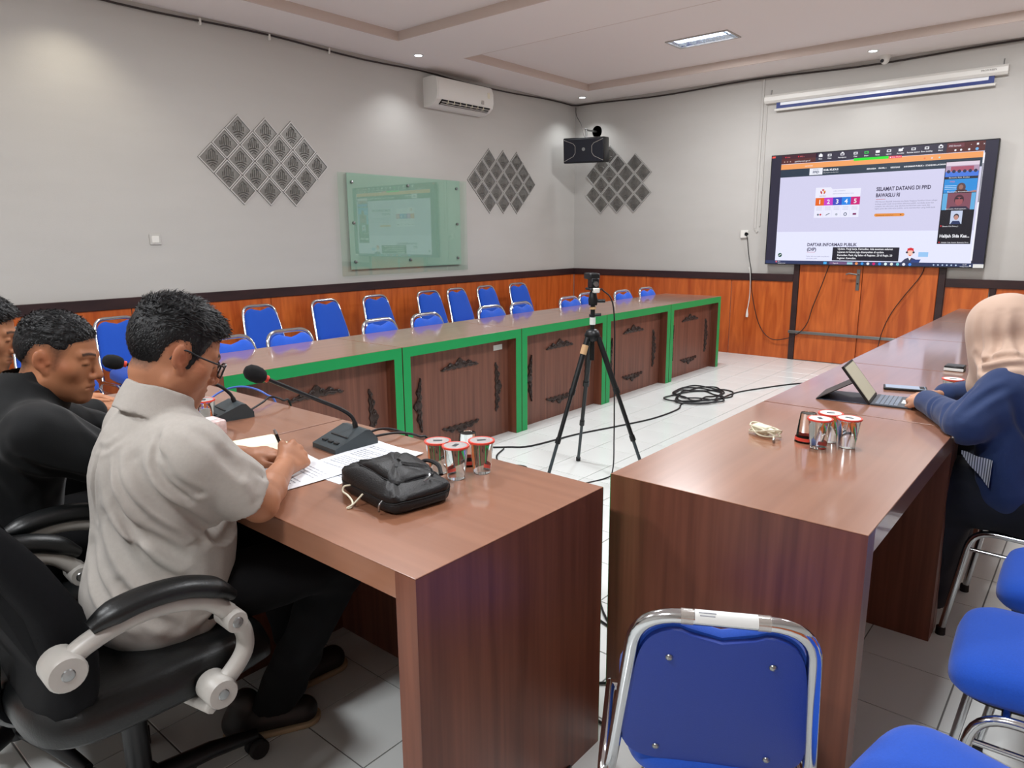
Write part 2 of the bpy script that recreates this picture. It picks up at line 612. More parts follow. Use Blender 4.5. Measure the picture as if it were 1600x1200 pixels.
def ornament_mesh():
    mb = MB()
    hw = 0.175

    def prof(u):
        a = abs(u) / hw
        v = 0.060 * math.exp(-(u / 0.042) ** 2) + 0.036 * math.exp(-((abs(u) - 0.088) / 0.030) ** 2) + 0.015 * math.exp(-((abs(u) - 0.14) / 0.02) ** 2)
        return max(0.004, v * (1 - a ** 6) + 0.004)
    us = [-hw + 2 * hw * k / 44 for k in range(45)]
    poly = [(u, 0.0 if abs(u) < hw - 1e-6 else 0.002) for u in us] + [(u, prof(u)) for u in reversed(us)]
    # slab as a strip so that it stays cheap and clean
    n = len(us)
    vs, fs = [], []
    for u in us:
        lo, hi = -0.004 - 0.004 * math.cos(u * 120), prof(u)
        vs += [(u, 0, lo), (u, -0.009, lo + 0.002), (u, -0.012, (lo + hi) / 2), (u, -0.009, hi - 0.002), (u, 0, hi)]
    for i in range(n - 1):
        for k in range(4):
            fs.append((i * 5 + k, (i + 1) * 5 + k, (i + 1) * 5 + k + 1, i * 5 + k + 1))
    mb.add(vs, fs)

    def scroll(cu, cv, r, turns, s):
        pts = []
        for k in range(15):
            a = k / 14 * turns * 2 * PI
            rr = r * (1 - 0.8 * k / 14)
            pts.append((cu + s * rr * math.cos(a), -0.013, cv + rr * math.sin(a)))
        mb.tube(pts, [0.0050 * (1 - 0.5 * k / 14) for k in range(15)], 5)
    for s in (-1, 1):
        scroll(s * 0.030, 0.024, 0.016, 1.6, s)
        scroll(s * 0.090, 0.018, 0.015, 1.6, s)
        scroll(s * 0.140, 0.008, 0.009, 1.3, s)
        mb.tube(smooth_path([(s * 0.045, -0.012, 0.004), (s * 0.07, -0.014, 0.016), (s * 0.115, -0.013, 0.008), (s * 0.165, -0.010, 0.004)], 4), 0.004, 5)
    mb.lathe([(0.0, -0.012), (0.011, -0.006), (0.014, 0.0), (0.0, 0.001)], (0, -0.012, 0.030), 10, 'y')
    mb.lathe([(0.0, -0.008), (0.007, -0.004), (0.008, 0.0), (0.0, 0.001)], (0, -0.012, 0.052), 8, 'y')
    return mb.mesh('carved_ornament', 'carving', 50)


ORN = ornament_mesh()
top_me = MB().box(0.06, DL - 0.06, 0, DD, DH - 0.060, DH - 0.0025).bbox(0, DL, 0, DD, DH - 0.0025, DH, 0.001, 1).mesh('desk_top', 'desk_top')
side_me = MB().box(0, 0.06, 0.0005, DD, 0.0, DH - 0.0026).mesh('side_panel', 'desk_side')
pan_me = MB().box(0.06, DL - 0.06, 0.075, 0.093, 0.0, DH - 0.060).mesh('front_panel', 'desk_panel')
gm = MB()
gm.box(0.0005, DL - 0.0005, -0.0015, 0.0, DH - 0.062, DH - 0.002)
gm.box(0.0005, 0.0585, -0.0015, 0.0, 0.0, DH - 0.062)
gm.box(DL - 0.0585, DL - 0.0005, -0.0015, 0.0, 0.0, DH - 0.062)
green_me = gm.mesh('green_edging', 'green_edge')


def desk(loc, rz, label, group):
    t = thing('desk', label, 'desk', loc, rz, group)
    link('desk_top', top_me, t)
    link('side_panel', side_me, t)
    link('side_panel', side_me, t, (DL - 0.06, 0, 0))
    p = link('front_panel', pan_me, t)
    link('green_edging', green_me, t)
    for x, z, a in ((DL / 2, 0.545, 0), (DL / 2, 0.157, PI), (0.197, 0.352, -PI / 2), (DL - 0.197, 0.352, PI / 2)):
        o = link('carved_ornament', ORN, p, (x, 0.075, z))
        o.rotation_euler = (0, a, 0)
    return t


XG, YG = -3.141, 1.615
nth = ['nearest the camera', 'second from the near end', 'third from the near end', 'second from the far end', 'last one at the far end']
for i in range(5):
    d = desk((XG, YG + i * 1.106, 0), PI / 2, 'green-edged wooden desk with carved ornaments by the left wall, ' + nth[i], 'green-edged desks along the left wall')
    if i == 1:
        st = MB().bbox(0.886, 0.978, 0.0735, 0.0755, 0.610, 0.647, 0.0006, 1).build('sticker', 'label_white', d, world=False)
        st['label'] = 'small white inventory sticker'
nthr = ['nearest the camera with water cups on it', 'second from the camera, holding the tablet', 'third from the camera', 'fourth from the camera', 'farthest from the camera']
for i in range(5):
    desk((-0.983, 1.578 + 1.099 + i * 1.107, 0), -PI / 2, 'brown wooden desk in the right-hand row, ' + nthr[i], 'desks of the right-hand row')
desk((-0.9405, 1.475, 0), PI, 'brown wooden desk where the man in the grey shirt writes', 'desks of the head row')
desk((-0.9405 - 1.107, 1.475, 0), PI, 'brown wooden desk in front of the men in black', 'desks of the head row')


# ================================================================== blue stacking chairs
def tube_me(name, pts, r, m='chrome', n=8):
    return MB().tube(pts, r, n).mesh(name, m, 50)


def make_chair_meshes():
    me = {}
    # back frame, an inverted U that leans back
    h = []
    for s in (-1, 1):
        h.append([(-0.150, s * 0.188, 0.395), (-0.178, s * 0.182, 0.45), (-0.300, s * 0.141, 0.825)])
    pts = h[0] + list(reversed(h[1]))
    me['back_frame'] = tube_me('back_frame', fillet(pts, [0, 0.05, 0.075, 0.075, 0.05, 0], 8), 0.0125, n=10)
    for s in (-1, 1):
        pts = [(0.205, s * 0.205, 0.0), (0.150, s * 0.200, 0.405), (-0.165, s * 0.200, 0.405), (-0.250, s * 0.205, 0.0)]
        me['leg_frame%d' % s] = tube_me('leg_frame', fillet(pts, [0, 0.07, 0.07, 0], 7), 0.0115)
        me['stretcher%d' % s] = tube_me('stretcher', [(0.158, s * 0.200, 0.335), (-0.178, s * 0.200, 0.335)], 0.007)
    me['cross_bar'] = tube_me('cross_bar', [(0.10, -0.2, 0.405), (0.10, 0.2, 0.405)], 0.009)
    me['foot'] = MB().lathe([(0.0, 0), (0.016, 0), (0.015, 0.028), (0.0, 0.028)], n=10).mesh('foot_cap', 'rubber', 40)
    # seat cushion
    N = 44

    def seat_outline(inset):
        out = []
        for k in range(N):
            a = 2 * PI * k / N
            c, s = math.cos(a), math.sin(a)
            e = 0.42
            x = math.copysign(abs(c) ** e, c)
            y = math.copysign(abs(s) ** e, s)
            hx = 0.205 - inset
            hy = (0.172 + 0.022 * x) - inset
            out.append((0.012 + x * hx, y * hy))
        return out
    lv = [(0.030, 0.412), (0.010, 0.413), (0.0, 0.425), (0.0, 0.455), (0.008, 0.472), (0.030, 0.484), (0.075, 0.490), (0.14, 0.492)]
    rings = [[(x, y, z + 0.006 * (1 - (y / 0.2) ** 2) * (z > 0.46) - 0.016 * max(0, (x - 0.14) / 0.08) ** 2 * (z > 0.43)) for x, y in seat_outline(i)] for i, z in lv]
    me['seat'] = MB().loft(rings).mesh('seat', 'fabric_blue', 60)
    rings = [[(x, y, z) for x, y in seat_outline(i)] for i, z in [(0.045, 0.398), (0.028, 0.398), (0.022, 0.4125)]]
    me['seat_pan'] = MB().loft(rings).mesh('seat_pan', 'black_plastic', 40)
    # back pad: outline in (y, t), pushed out along the normal
    o = Vector((-0.180, 0, 0.455))
    ut = (Vector((-0.300, 0, 0.825)) - Vector((-0.178, 0, 0.45))).normalized()
    un = Vector((ut.z, 0, -ut.x))      # towards the sitter
    HH = 0.368

    def pad_outline(inset):
        out = []
        for k in range(64):
            a = 2 * PI * k / 64
            c, s = math.cos(a), math.sin(a)
            e = 0.40
            y = math.copysign(abs(c) ** e, c)
            t = math.copysign(abs(s) ** e, s)
            tt = HH / 2 + t * (HH / 2 - inset)
            wy = 0.180 - 0.044 * (tt / HH) - inset
            yy = y * wy
            if t > 0.3:
                tt -= 0.026 * math.exp(-(yy / 0.055) ** 4) * (t - 0.3) / 0.7
            out.append((yy, tt))
        return out

    def ring(inset, nn, bow=0.0):
        r = []
        for y, t in pad_outline(inset):
            q = o + ut * t + un * (nn + bow * (1 - (y / 0.18) ** 2))
            r.append((q.x, y, q.z))
        return r
    me['backrest'] = MB().loft([ring(0.012, -0.001), ring(0.0, 0.004), ring(0.0, 0.020), ring(0.008, 0.030), ring(0.03, 0.038), ring(0.08, 0.042)]).mesh('backrest', 'fabric_blue', 60)
    me['back_shell'] = MB().loft([ring(0.010, -0.007), ring(0.005, -0.006), ring(0.004, 0.003)]).mesh('back_shell', 'vinyl_blue', 40)
    bolts = []
    for y, t in ((-0.085, 0.295), (0.085, 0.295), (-0.10, 0.045), (0.10, 0.045)):
        q = o + ut * t - un * 0.008
        bolts.append((q.x, y, q.z))
    rot = Matrix.Rotation(math.atan2(ut.x, ut.z) - PI / 2, 4, 'Y')
    me['bolt'] = MB().lathe([(0.0, 0.004), (0.004, 0.0035), (0.0065, 0.001), (0.007, -0.002)], n=10, mat4=rot).mesh('bolt', 'steel', 40)
    return me, bolts


CH, BOLTS = make_chair_meshes()
CHAIR0 = []


def blue_chair(loc, rz, label, group):
    if CHAIR0:
        return dup(CHAIR0[0], loc, rz, label, group)
    t = thing('stacking_chair', label, 'chair', loc, rz, group)
    link('back_frame', CH['back_frame'], t)
    for s in (-1, 1):
        f = link('leg_frame', CH['leg_frame%d' % s], t)
        link('stretcher', CH['stretcher%d' % s], f)
        link('foot_cap', CH['foot'], f, (0.204, s * 0.205, 0))
        link('foot_cap', CH['foot'], f, (-0.249, s * 0.205, 0))
    link('cross_bar', CH['cross_bar'], t)
    link('seat', CH['seat'], t)
    link('seat_pan', CH['seat_pan'], t)
    link('backrest', CH['backrest'], t)
    b = link('back_shell', CH['back_shell'], t)
    for q in BOLTS:
        link('bolt', CH['bolt'], b, q)
    CHAIR0.append(t)
    return t


ords = ['first', 'second', 'third', 'fourth', 'fifth', 'sixth', 'seventh', 'eighth', 'ninth', 'tenth', 'eleventh']
# row against the left wall (the top of the back sits 0.30 behind the chair's own centre)
WALL_ROW = [(1.55, 0), (2.06, 3), (3.17, -2), (3.85, 2), (4.42, 0), (5.11, -3), (5.56, 4), (6.03, 2), (6.58, -3)]
for i, (y, a) in enumerate(WALL_ROW):
    n = len(WALL_ROW) - 1 - i
    blue_chair((-5.19, y, 0), math.radians(a), 'blue padded chair in the row against the orange wall, %s from the far corner' % ords[n], 'blue chairs against the left wall')
FRONT_ROW = [(-3.56, 2.03, 0), (-3.56, 2.41, -3), (-3.56, 3.14, 2), (-3.56, 3.575, 0), (-3.56, 4.28, -2), (-3.56, 4.69, 3),
             (-3.545, 5.36, 0), (-3.67, 5.85, 2), (-3.56, 6.31, -2), (-3.56, 6.81, 0)]
for i, (x, y, a) in enumerate(FRONT_ROW):
    n = len(FRONT_ROW) - 1 - i
    blue_chair((x, y, 0), math.radians(a), 'blue padded chair tucked behind the green-edged desks, %s from the far end' % ords[n], 'blue chairs behind the green-edged desks')
# chairs in the foreground
fg = blue_chair((-0.54, 1.24, 0), math.radians(119), 'blue chair seen from behind in the foreground, white label on its top bar', 'blue chairs near the camera')
fg.scale = (0.96, 0.96, 0.96)
lab = []
for k in range(9):
    yy = -0.052 + k * 0.0125
    lab.append([(-0.300 + 0.0131 * math.cos(a), yy, 0.825 + 0.0131 * math.sin(a)) for a in [math.radians(60 + j * 22) for j in range(7)]])
lm = MB()
for k in range(8):
    b = len(lm.v)
    lm.add(lab[k] + lab[k + 1], [(j, j + 1, 8 + j, 7 + j) for j in range(6)])
lo = lm.build('paper_label', 'label_white', fg, 40, world=False)
lo['label'] = 'white paper inventory label taped round the bar'
for yy in (-0.072, 0.050):
    MB().tube([(-0.300, yy, 0.825), (-0.300, yy + 0.020, 0.825)], 0.0136, 12, caps=False).build('clear_tape', mat('tape%d' % int(yy * 1000), (200, 190, 180), 0.15, alpha=0.35), fg, 50, world=False)
for j, (z0, n) in enumerate(((1.0, 0.028), (1.9, 0.024))):
    a = math.radians(90 + 24 * z0)
    MB().box(-0.300 + 0.0134 * math.cos(a) - 0.0006, -0.300 + 0.0134 * math.cos(a), -0.028 - n / 2 + 0.086 - 0.03, -0.028 + n / 2 + 0.086 - 0.03, 0.825 + 0.0134 * math.sin(a) - 0.001, 0.825 + 0.0134 * math.sin(a) + 0.001).build('printed_text', 'paper_ink', lo, world=False)
blue_chair((-0.035, 1.205, 0), math.radians(170), 'blue chair with only its seat in view at the bottom right corner', 'blue chairs near the camera')
blue_chair((0.035, 1.83, 0), math.radians(183), 'blue chair at the right edge, large rounded seat above the chrome frame', 'blue chairs near the camera')
blue_chair((0.075, 2.31, 0), math.radians(181), 'blue chair just nearer than the seated woman, seat cut by the right edge', 'blue chairs near the camera')
blue_chair((-0.10, 2.90, 0), math.radians(178), 'blue chair on which the woman in the beige headscarf sits', 'blue chairs near the camera')


# ================================================================== office chairs
def office_chair(loc, rz, label, recline=0.46):
    t = thing('office_chair', label, 'chair', loc, rz, 'black office armchairs at the head desk')
    # five star base
    hub = MB().lathe([(0.0, 0.075), (0.04, 0.075), (0.045, 0.09), (0.04, 0.13), (0.0, 0.13)], n=16).build('base_hub', 'black_plastic', t, 40, world=False)
    for k in range(5):
        a = k * 2 * PI / 5 + 0.3
        c, s = math.cos(a), math.sin(a)
        MB().tube([(0.03 * c, 0.03 * s, 0.10), (0.17 * c, 0.17 * s, 0.09), (0.29 * c, 0.29 * s, 0.065)], [0.026, 0.022, 0.016], 8).build('base_leg', 'black_plastic', t, 50, world=False)
        w = MB()
        for off in (-0.014, 0.014):
            px, py = 0.29 * c - s * off, 0.29 * s + c * off
            rot = Matrix.Rotation(a + PI / 2, 4, 'Z') @ Matrix.Rotation(PI / 2, 4, 'Y')
            w.lathe([(0.0, -0.009), (0.024, -0.009), (0.027, -0.005), (0.027, 0.005), (0.024, 0.009), (0.0, 0.009)], (px, py, 0.027), 16, mat4=rot)
        w.build('caster', 'rubber', t, 40, world=False)
    MB().lathe([(0.028, 0.12), (0.028, 0.30), (0.018, 0.30), (0.018, 0.40)], n=14).build('gas_lift', 'black_plastic', t, 40, world=False)
    MB().bbox(-0.09, 0.09, -0.14, 0.12, 0.385, 0.425, 0.012, 2).build('tilt_mechanism', 'black_plastic', t, 40, world=False)
    N = 48

    def so(inset):
        out = []
        for k in range(N):
            a = 2 * PI * k / N
            c, s = math.cos(a), math.sin(a)
            x = math.copysign(abs(c) ** 0.42, c)
            y = math.copysign(abs(s) ** 0.42, s)
            out.append((x * (0.262 - inset), 0.015 + y * (0.255 - inset)))
        return out
    lv = [(0.05, 0.420), (0.015, 0.424), (0.0, 0.440), (0.0, 0.468), (0.012, 0.492), (0.04, 0.503), (0.10, 0.500), (0.2, 0.492)]
    MB().loft([[(x, y, z + 0.014 * abs(x / 0.26) ** 2 * (z > 0.48) - 0.03 * max(0, (y - 0.17) / 0.1) ** 2) for x, y in so(i)] for i, z in lv]).build('seat', 'black_leather', t, 70, world=False)
    # backrest: upright at the waist, leaning back higher up, curved in plan
    def bo(inset, nn, z0=0.425, z1=1.0):
        out = []
        for k in range(N):
            a = 2 * PI * k / N
            c, s = math.cos(a), math.sin(a)
            x = math.copysign(abs(c) ** 0.5, c)
            q = math.copysign(abs(s) ** 0.5, s)
            z = (z0 + z1) / 2 + q * ((z1 - z0) / 2 - inset)
            xx = x * (0.262 - 0.05 * max(0, (z - 0.7) / 0.3) - inset)
            y = -0.165 - 0.9 * max(0, z - 0.62) ** 1.7 + 0.05 * (xx / 0.26) ** 2 + nn
            out.append((xx, y, z))
        return out
    MB().loft([bo(0.04, -0.075), bo(0.01, -0.068), bo(0.0, -0.05), bo(0.0, -0.015), bo(0.012, 0.002), bo(0.05, 0.010), bo(0.14, 0.008)]).build('backrest', 'black_fabric', t, 70, world=False)
    MB().tube(smooth_path([(0, -0.05, 0.40), (0, -0.20, 0.395), (0, -0.255, 0.45), (0, -0.25, 0.58)], 5), 0.03, 8, flat=((0, 1, 1), 0.5)).build('back_bracket', 'black_plastic', t, 60, world=False)
    # armrests: padded top bar, curved front bar, round pivots
    for s in (-1, 1):
        x = s * 0.300
        ax = (1, 0, 0)
        sup = MB()
        arm_pts = smooth_path([(x, -0.190, 0.640), (x, -0.15, 0.664), (x, -0.085, 0.682), (x, -0.01, 0.684), (x, 0.07, 0.660), (x, 0.118, 0.615)], 6)
        sup.tube(arm_pts, 0.0185, 10, flat=None)
        sup.v = [(x + (p[0] - x) * 1.15, p[1], p[2]) for p in sup.v]
        a = sup.build('arm_bar', 'grey_paint', t, 60, world=False)
        c_pts = smooth_path([(x, 0.121, 0.605), (x, 0.145, 0.56), (x, 0.142, 0.515), (x, 0.110, 0.478), (x, 0.076, 0.458)], 6)
        fb = MB().tube(c_pts, [0.019] * len(c_pts), 10).build('front_bar', 'grey_paint', t, 60, world=False)
        for (py, pz, r, par) in ((-0.190, 0.636, 0.034, a), (0.120, 0.602, 0.024, a), (0.076, 0.456, 0.033, fb)):
            MB().lathe([(0.0, -0.032), (r * 0.9, -0.032), (r, -0.027), (r, 0.027), (r * 0.9, 0.032), (0.0, 0.032)], (x, py, pz), 24, 'x').build('pivot', 'grey_paint', par, 40, world=False)
            MB().lathe([(0.0, -0.0345), (0.010, -0.034), (0.012, -0.032), (0.012, 0.032), (0.010, 0.034), (0.0, 0.0345)], (x, py, pz), 12, 'x').build('pivot_screw', 'steel', par, 40, world=False)
        pad_pts = smooth_path([(x, -0.140, 0.692), (x, -0.10, 0.706), (x, -0.04, 0.713), (x, 0.03, 0.706), (x, 0.09, 0.682), (x, 0.128, 0.652)], 6)
        n = len(pad_pts)
        pm = MB().tube(pad_pts, [0.022 * min(1, 0.55 + 2.2 * min(i, n - 1 - i) / n) for i in range(n)], 12)
        pm.v = [(x + (p[0] - x) * 1.5, p[1], p[2]) for p in pm.v]
        pm.build('arm_pad', 'black_leather', t, 70, world=False)
        MB().tube([(x, 0.076, 0.456), (x, 0.06, 0.42), (s * 0.2, 0.05, 0.405)], 0.014, 8).build('arm_bracket', 'grey_paint', t, 60, world=False)
    return t


office_chair((-1.64, 0.545, 0), math.radians(-2), 'black office armchair with chipped grey arm bars under the man in the grey shirt')
office_chair((-2.12, 0.42, 0), math.radians(-3), 'black office armchair of the man in black beside the grey shirt')
office_chair((-2.86, 0.38, 0), 0.0, 'black office armchair at the far left edge, under the man with the moustache')
# ================================================================== wall and ceiling fittings
EM = {}


def emat(rgb, es=1.05):
    k = (tuple(rgb), es)
    if k not in EM:
        EM[k] = mat('screen_%d_%d_%d' % tuple(rgb), (6, 6, 8), 0.25, emit=rgb, es=es)
    return EM[k]


# ---- the big screen
TVX0, TVX1, TVZ0, TVZ1, TVY = -3.026, -0.947, 1.057, 2.224, 8.0
tv = thing('television', 'huge wall-mounted screen showing a video call and a web page', 'television', ((TVX0 + TVX1) / 2, TVY, TVZ0))
MB().bbox(TVX0, TVX1, TVY + 0.004, TVY + 0.055, TVZ0, TVZ1, 0.004, 1).build('tv_body', 'black_plastic', tv)
MB().box(-2.5, -1.5, TVY + 0.05, YF - 0.0, 1.35, 1.95).build('wall_bracket', 'black_plastic', tv)
bz = MB()
bz.bbox(TVX0, TVX1, TVY - 0.002, TVY + 0.008, TVZ0, TVZ0 + 0.010, 0.002, 1)
bz.bbox(TVX0, TVX1, TVY - 0.002, TVY + 0.008, TVZ1 - 0.008, TVZ1, 0.002, 1)
bz.bbox(TVX0, TVX0 + 0.008, TVY - 0.002, TVY + 0.008, TVZ0, TVZ1, 0.002, 1)
bz.bbox(TVX1 - 0.008, TVX1, TVY - 0.002, TVY + 0.008, TVZ0, TVZ1, 0.002, 1)
bz.build('bezel', 'black_plastic', tv)


def sx(u): return TVX0 + u * (TVX1 - TVX0)
def sz(v): return TVZ0 + v * (TVZ1 - TVZ0)


screen = MB().box(TVX0 + 0.006, TVX1 - 0.006, TVY + 0.001, TVY + 0.006, TVZ0 + 0.006, TVZ1 - 0.006).build('screen', emat((46, 44, 62)), tv)
LAYERS = {}


def quad(u0, v0, u1, v1, rgb, lay=1):
    mb = LAYERS.setdefault((tuple(rgb), lay), MB())
    y = TVY + 0.001 - lay * 0.0006
    mb.add([(sx(u0), y, sz(v0)), (sx(u1), y, sz(v0)), (sx(u1), y, sz(v1)), (sx(u0), y, sz(v1))], [(0, 1, 2, 3)])


def disc(u, v, r, rgb, lay=2, n=18, a0=0.0, a1=2 * PI, ry=1.0):
    mb = LAYERS.setdefault((tuple(rgb), lay), MB())
    y = TVY + 0.001 - lay * 0.0006
    pts = [(sx(u) + r * math.cos(a0 + (a1 - a0) * k / n), y, sz(v) + ry * r * math.sin(a0 + (a1 - a0) * k / n)) for k in range(n + (0 if a1 - a0 > 6.28 else 1))]
    mb.add(pts, [tuple(range(len(pts)))])


def poly(pts, rgb, lay=2):
    mb = LAYERS.setdefault((tuple(rgb), lay), MB())
    y = TVY + 0.001 - lay * 0.0006
    mb.add([(sx(u), y, sz(v)) for u, v in pts], [tuple(range(len(pts)))])


def stext(txt, u, v, size, rgb, lay=3, align='LEFT', width=None, bold=0.0):
    vs, fs = text_mesh(txt, size, align, bold)
    if width and vs:
        w = max(p[0] for p in vs) - min(p[0] for p in vs)
        k = width * (TVX1 - TVX0) / max(w, 1e-6)
        vs = [(p[0] * k, p[1]) for p in vs]
    mb = LAYERS.setdefault((tuple(rgb), lay), MB())
    y = TVY + 0.001 - lay * 0.0006
    mb.add([(sx(u) + p[0], y, sz(v) + p[1]) for p in vs], fs)


W = (240, 240, 246)
quad(0.054, 0.038, 0.948, 0.99, (226, 228, 252), 1)                      # page
quad(0.054, 0.302, 0.948, 0.796, (208, 206, 234), 2)                     # greyer hero band
quad(0.054, 0.915, 0.948, 0.992, (88, 44, 44), 2)                        # browser bars
quad(0.054, 0.957, 0.235, 0.992, (70, 34, 46), 3)
quad(0.225, 0.915, 0.80, 0.992, (52, 48, 66), 3)                         # call toolbar
quad(0.054, 0.866, 0.944, 0.912, (240, 160, 96), 3)                      # orange strip
quad(0.054, 0.796, 0.944, 0.866, (44, 58, 74), 3)                        # dark nav bar
quad(0.407, 0.903, 0.562, 0.924, (30, 226, 40), 5)
quad(0.562, 0.903, 0.618, 0.922, (232, 40, 80), 5)
disc(0.570, 0.912, 0.006, W, 6)
stext('Stop Share', 0.576, 0.908, 0.018, W, 6)
quad(0.0, 0.0, 1.0, 0.038, (50, 60, 96), 2)                              # task bar
quad(0.944, 0.06, 0.951, 0.90, (236, 236, 246), 4)
quad(0.9445, 0.52, 0.9505, 0.82, (150, 150, 164), 5)
stext('INFORMASI', 0.175, 0.881, 0.016, W, 5)
for k in range(3):
    disc(0.715 + 0.03 * k, 0.885, 0.008, [(240, 120, 70), (220, 210, 210), (180, 220, 210)][k], 5)
for u, name in ((0.249, 'Mute'), (0.292, 'Video'), (0.352, 'Participants'), (0.413, 'Chat'), (0.462, 'Share'), (0.512, 'Pause'), (0.561, 'Layout'), (0.611, 'Annotate'), (0.665, 'Remote control'), (0.72, 'Show meeting'), (0.776, 'More')):
    c = (40, 220, 80) if name == 'Share' else W
    quad(u - 0.009, 0.957, u + 0.009, 0.977, c, 5)
    if name in ('Mute', 'Participants', 'More'):
        disc(u, 0.976, 0.012, c, 5)
    if name in ('Annotate',):
        poly([(u - 0.004, 0.957), (u + 0.008, 0.985), (u + 0.013, 0.98), (u + 0.002, 0.954)], c, 5)
    if name not in ('Mute', 'Annotate', 'Pause'):
        quad(u - 0.0055, 0.962, u + 0.0055, 0.972, (52, 48, 66), 6)
    stext(name, u, 0.936, 0.017, W, 5, 'CENTER', bold=0.0004)
quad(0.805, 0.955, 0.868, 0.985, (112, 60, 70), 5)
stext('PPID Bawaslu', 0.808, 0.962, 0.018, W, 6)
stext('-', 0.892, 0.963, 0.03, W, 5)
quad(0.915, 0.963, 0.923, 0.978, W, 5)
stext('x', 0.940, 0.963, 0.026, W, 5)
for u in (0.835, 0.857, 0.888):
    disc(u, 0.933, 0.009, W, 5)
disc(0.918, 0.933, 0.013, (120, 180, 230), 5)
for u, t in ((0.075, 'PPID'), (0.14, 'PPID x')):
    disc(u, 0.974, 0.007, (220, 40, 60), 5)
    stext(t, u + 0.007, 0.968, 0.016, (240, 120, 120), 5)
for u in (0.07, 0.085, 0.10):
    disc(u, 0.934, 0.006, (190, 160, 150), 5)
stext('ppid.bawaslu.go.id', 0.122, 0.927, 0.022, W, 5)
# nav bar
quad(0.200, 0.804, 0.264, 0.862, (232, 234, 244), 5)
stext('PPID', 0.232, 0.818, 0.032, (70, 80, 110), 6, 'CENTER', bold=0.001)
stext('BAWASLU', 0.232, 0.845, 0.014, (70, 80, 110), 6, 'CENTER')
stext('KAB. KUDUS', 0.268, 0.834, 0.026, W, 5, bold=0.001)
stext('Badan Pengawas Pemilihan Umum', 0.268, 0.815, 0.011, W, 5)
for u, t in ((0.470, 'BERANDA'), (0.522, 'PROFIL v'), (0.575, 'REGULASI'), (0.632, 'INFORMASI PUBLIK v'), (0.722, 'STANDAR LAYANAN v')):
    stext(t, u, 0.823, 0.019, W, 5, bold=0.0006)
# left infographic card
poly([(0.238, 0.60), (0.238, 0.69), (0.310, 0.69), (0.320, 0.672), (0.452, 0.672), (0.452, 0.60)], (232, 232, 250), 3)
quad(0.238, 0.425, 0.452, 0.533, (230, 230, 250), 3)
disc(0.274, 0.652, 0.026, (190, 40, 54), 4, 20)
poly([(0.270, 0.625), (0.278, 0.625), (0.278, 0.65), (0.288, 0.672), (0.282, 0.676), (0.274, 0.655), (0.266, 0.676), (0.260, 0.672), (0.270, 0.65)], (240, 236, 240), 5)
disc(0.281, 0.655, 0.009, (226, 150, 40), 6)
stext('BAWASLU', 0.274, 0.612, 0.014, (120, 70, 90), 4, 'CENTER')
stext('CARA & WAKTU', 0.322, 0.650, 0.016, (150, 150, 176), 4)
stext('PERMOHONAN INFORMASI PUBLIK', 0.322, 0.627, 0.013, (150, 150, 176), 4)
for k, c in enumerate(((228, 100, 28), (196, 62, 196), (58, 74, 186), (38, 130, 226), (202, 26, 118))):
    u0 = 0.241 + k * 0.0422
    quad(u0, 0.532, u0 + 0.0422, 0.600, c, 4)
    stext(str(k + 1), u0 + 0.021, 0.546, 0.062, W, 5, 'CENTER', bold=0.0012)
    for j in range(3):
        quad(u0 + 0.006, 0.516 - j * 0.012, u0 + 0.034, 0.519 - j * 0.012, (182, 182, 204), 4)
    quad(u0 + 0.0405, 0.43, u0 + 0.0412, 0.53, (200, 200, 220), 4)
disc(0.258, 0.452, 0.010, (90, 100, 110), 4)
disc(0.270, 0.452, 0.010, (200, 60, 70), 4)
poly([(0.297, 0.443), (0.316, 0.461), (0.312, 0.465), (0.294, 0.447)], (100, 110, 120), 4)
disc(0.347, 0.452, 0.012, (170, 176, 190), 4)
disc(0.389, 0.452, 0.017, (70, 84, 104), 4)
disc(0.389, 0.452, 0.010, (230, 230, 250), 5)
quad(0.424, 0.444, 0.440, 0.460, (120, 30, 90), 4)
# headline and paragraph
DK = (62, 56, 84)
stext('SELAMAT DATANG DI PPID', 0.522, 0.640, 0.052, DK, 4, width=0.232, bold=0.0016)
stext('BAWASLU RI', 0.522, 0.588, 0.052, DK, 4, width=0.104, bold=0.0016)
quad(0.524, 0.568, 0.566, 0.571, (200, 90, 90), 4)
for j, t in enumerate(('PPID Bawaslu Republik Indonesia atau Badan Pengawas Pemilihan Umum sebagai', 'lembaga publik wajib menyediakan informasi publik, membuka akses dan', 'melayani dan informasi yang dikelola berdasarkan asas cepat dan', 'tepat guna dan informasi publik, serta memberikan yang lebih baik')):
    stext(t, 0.522, 0.543 - j * 0.019, 0.019, (128, 126, 152), 4, width=(0.262, 0.25, 0.235, 0.258)[j])
quad(0.530, 0.424, 0.648, 0.450, (226, 142, 66), 4)
disc(0.530, 0.437, 0.015, (226, 142, 66), 4)
disc(0.648, 0.437, 0.015, (226, 142, 66), 4)
stext('Selengkapnya tentang kami', 0.532, 0.431, 0.017, (110, 60, 20), 5, width=0.075)
poly([(0.636, 0.432), (0.644, 0.437), (0.636, 0.442)], (110, 60, 20), 5)
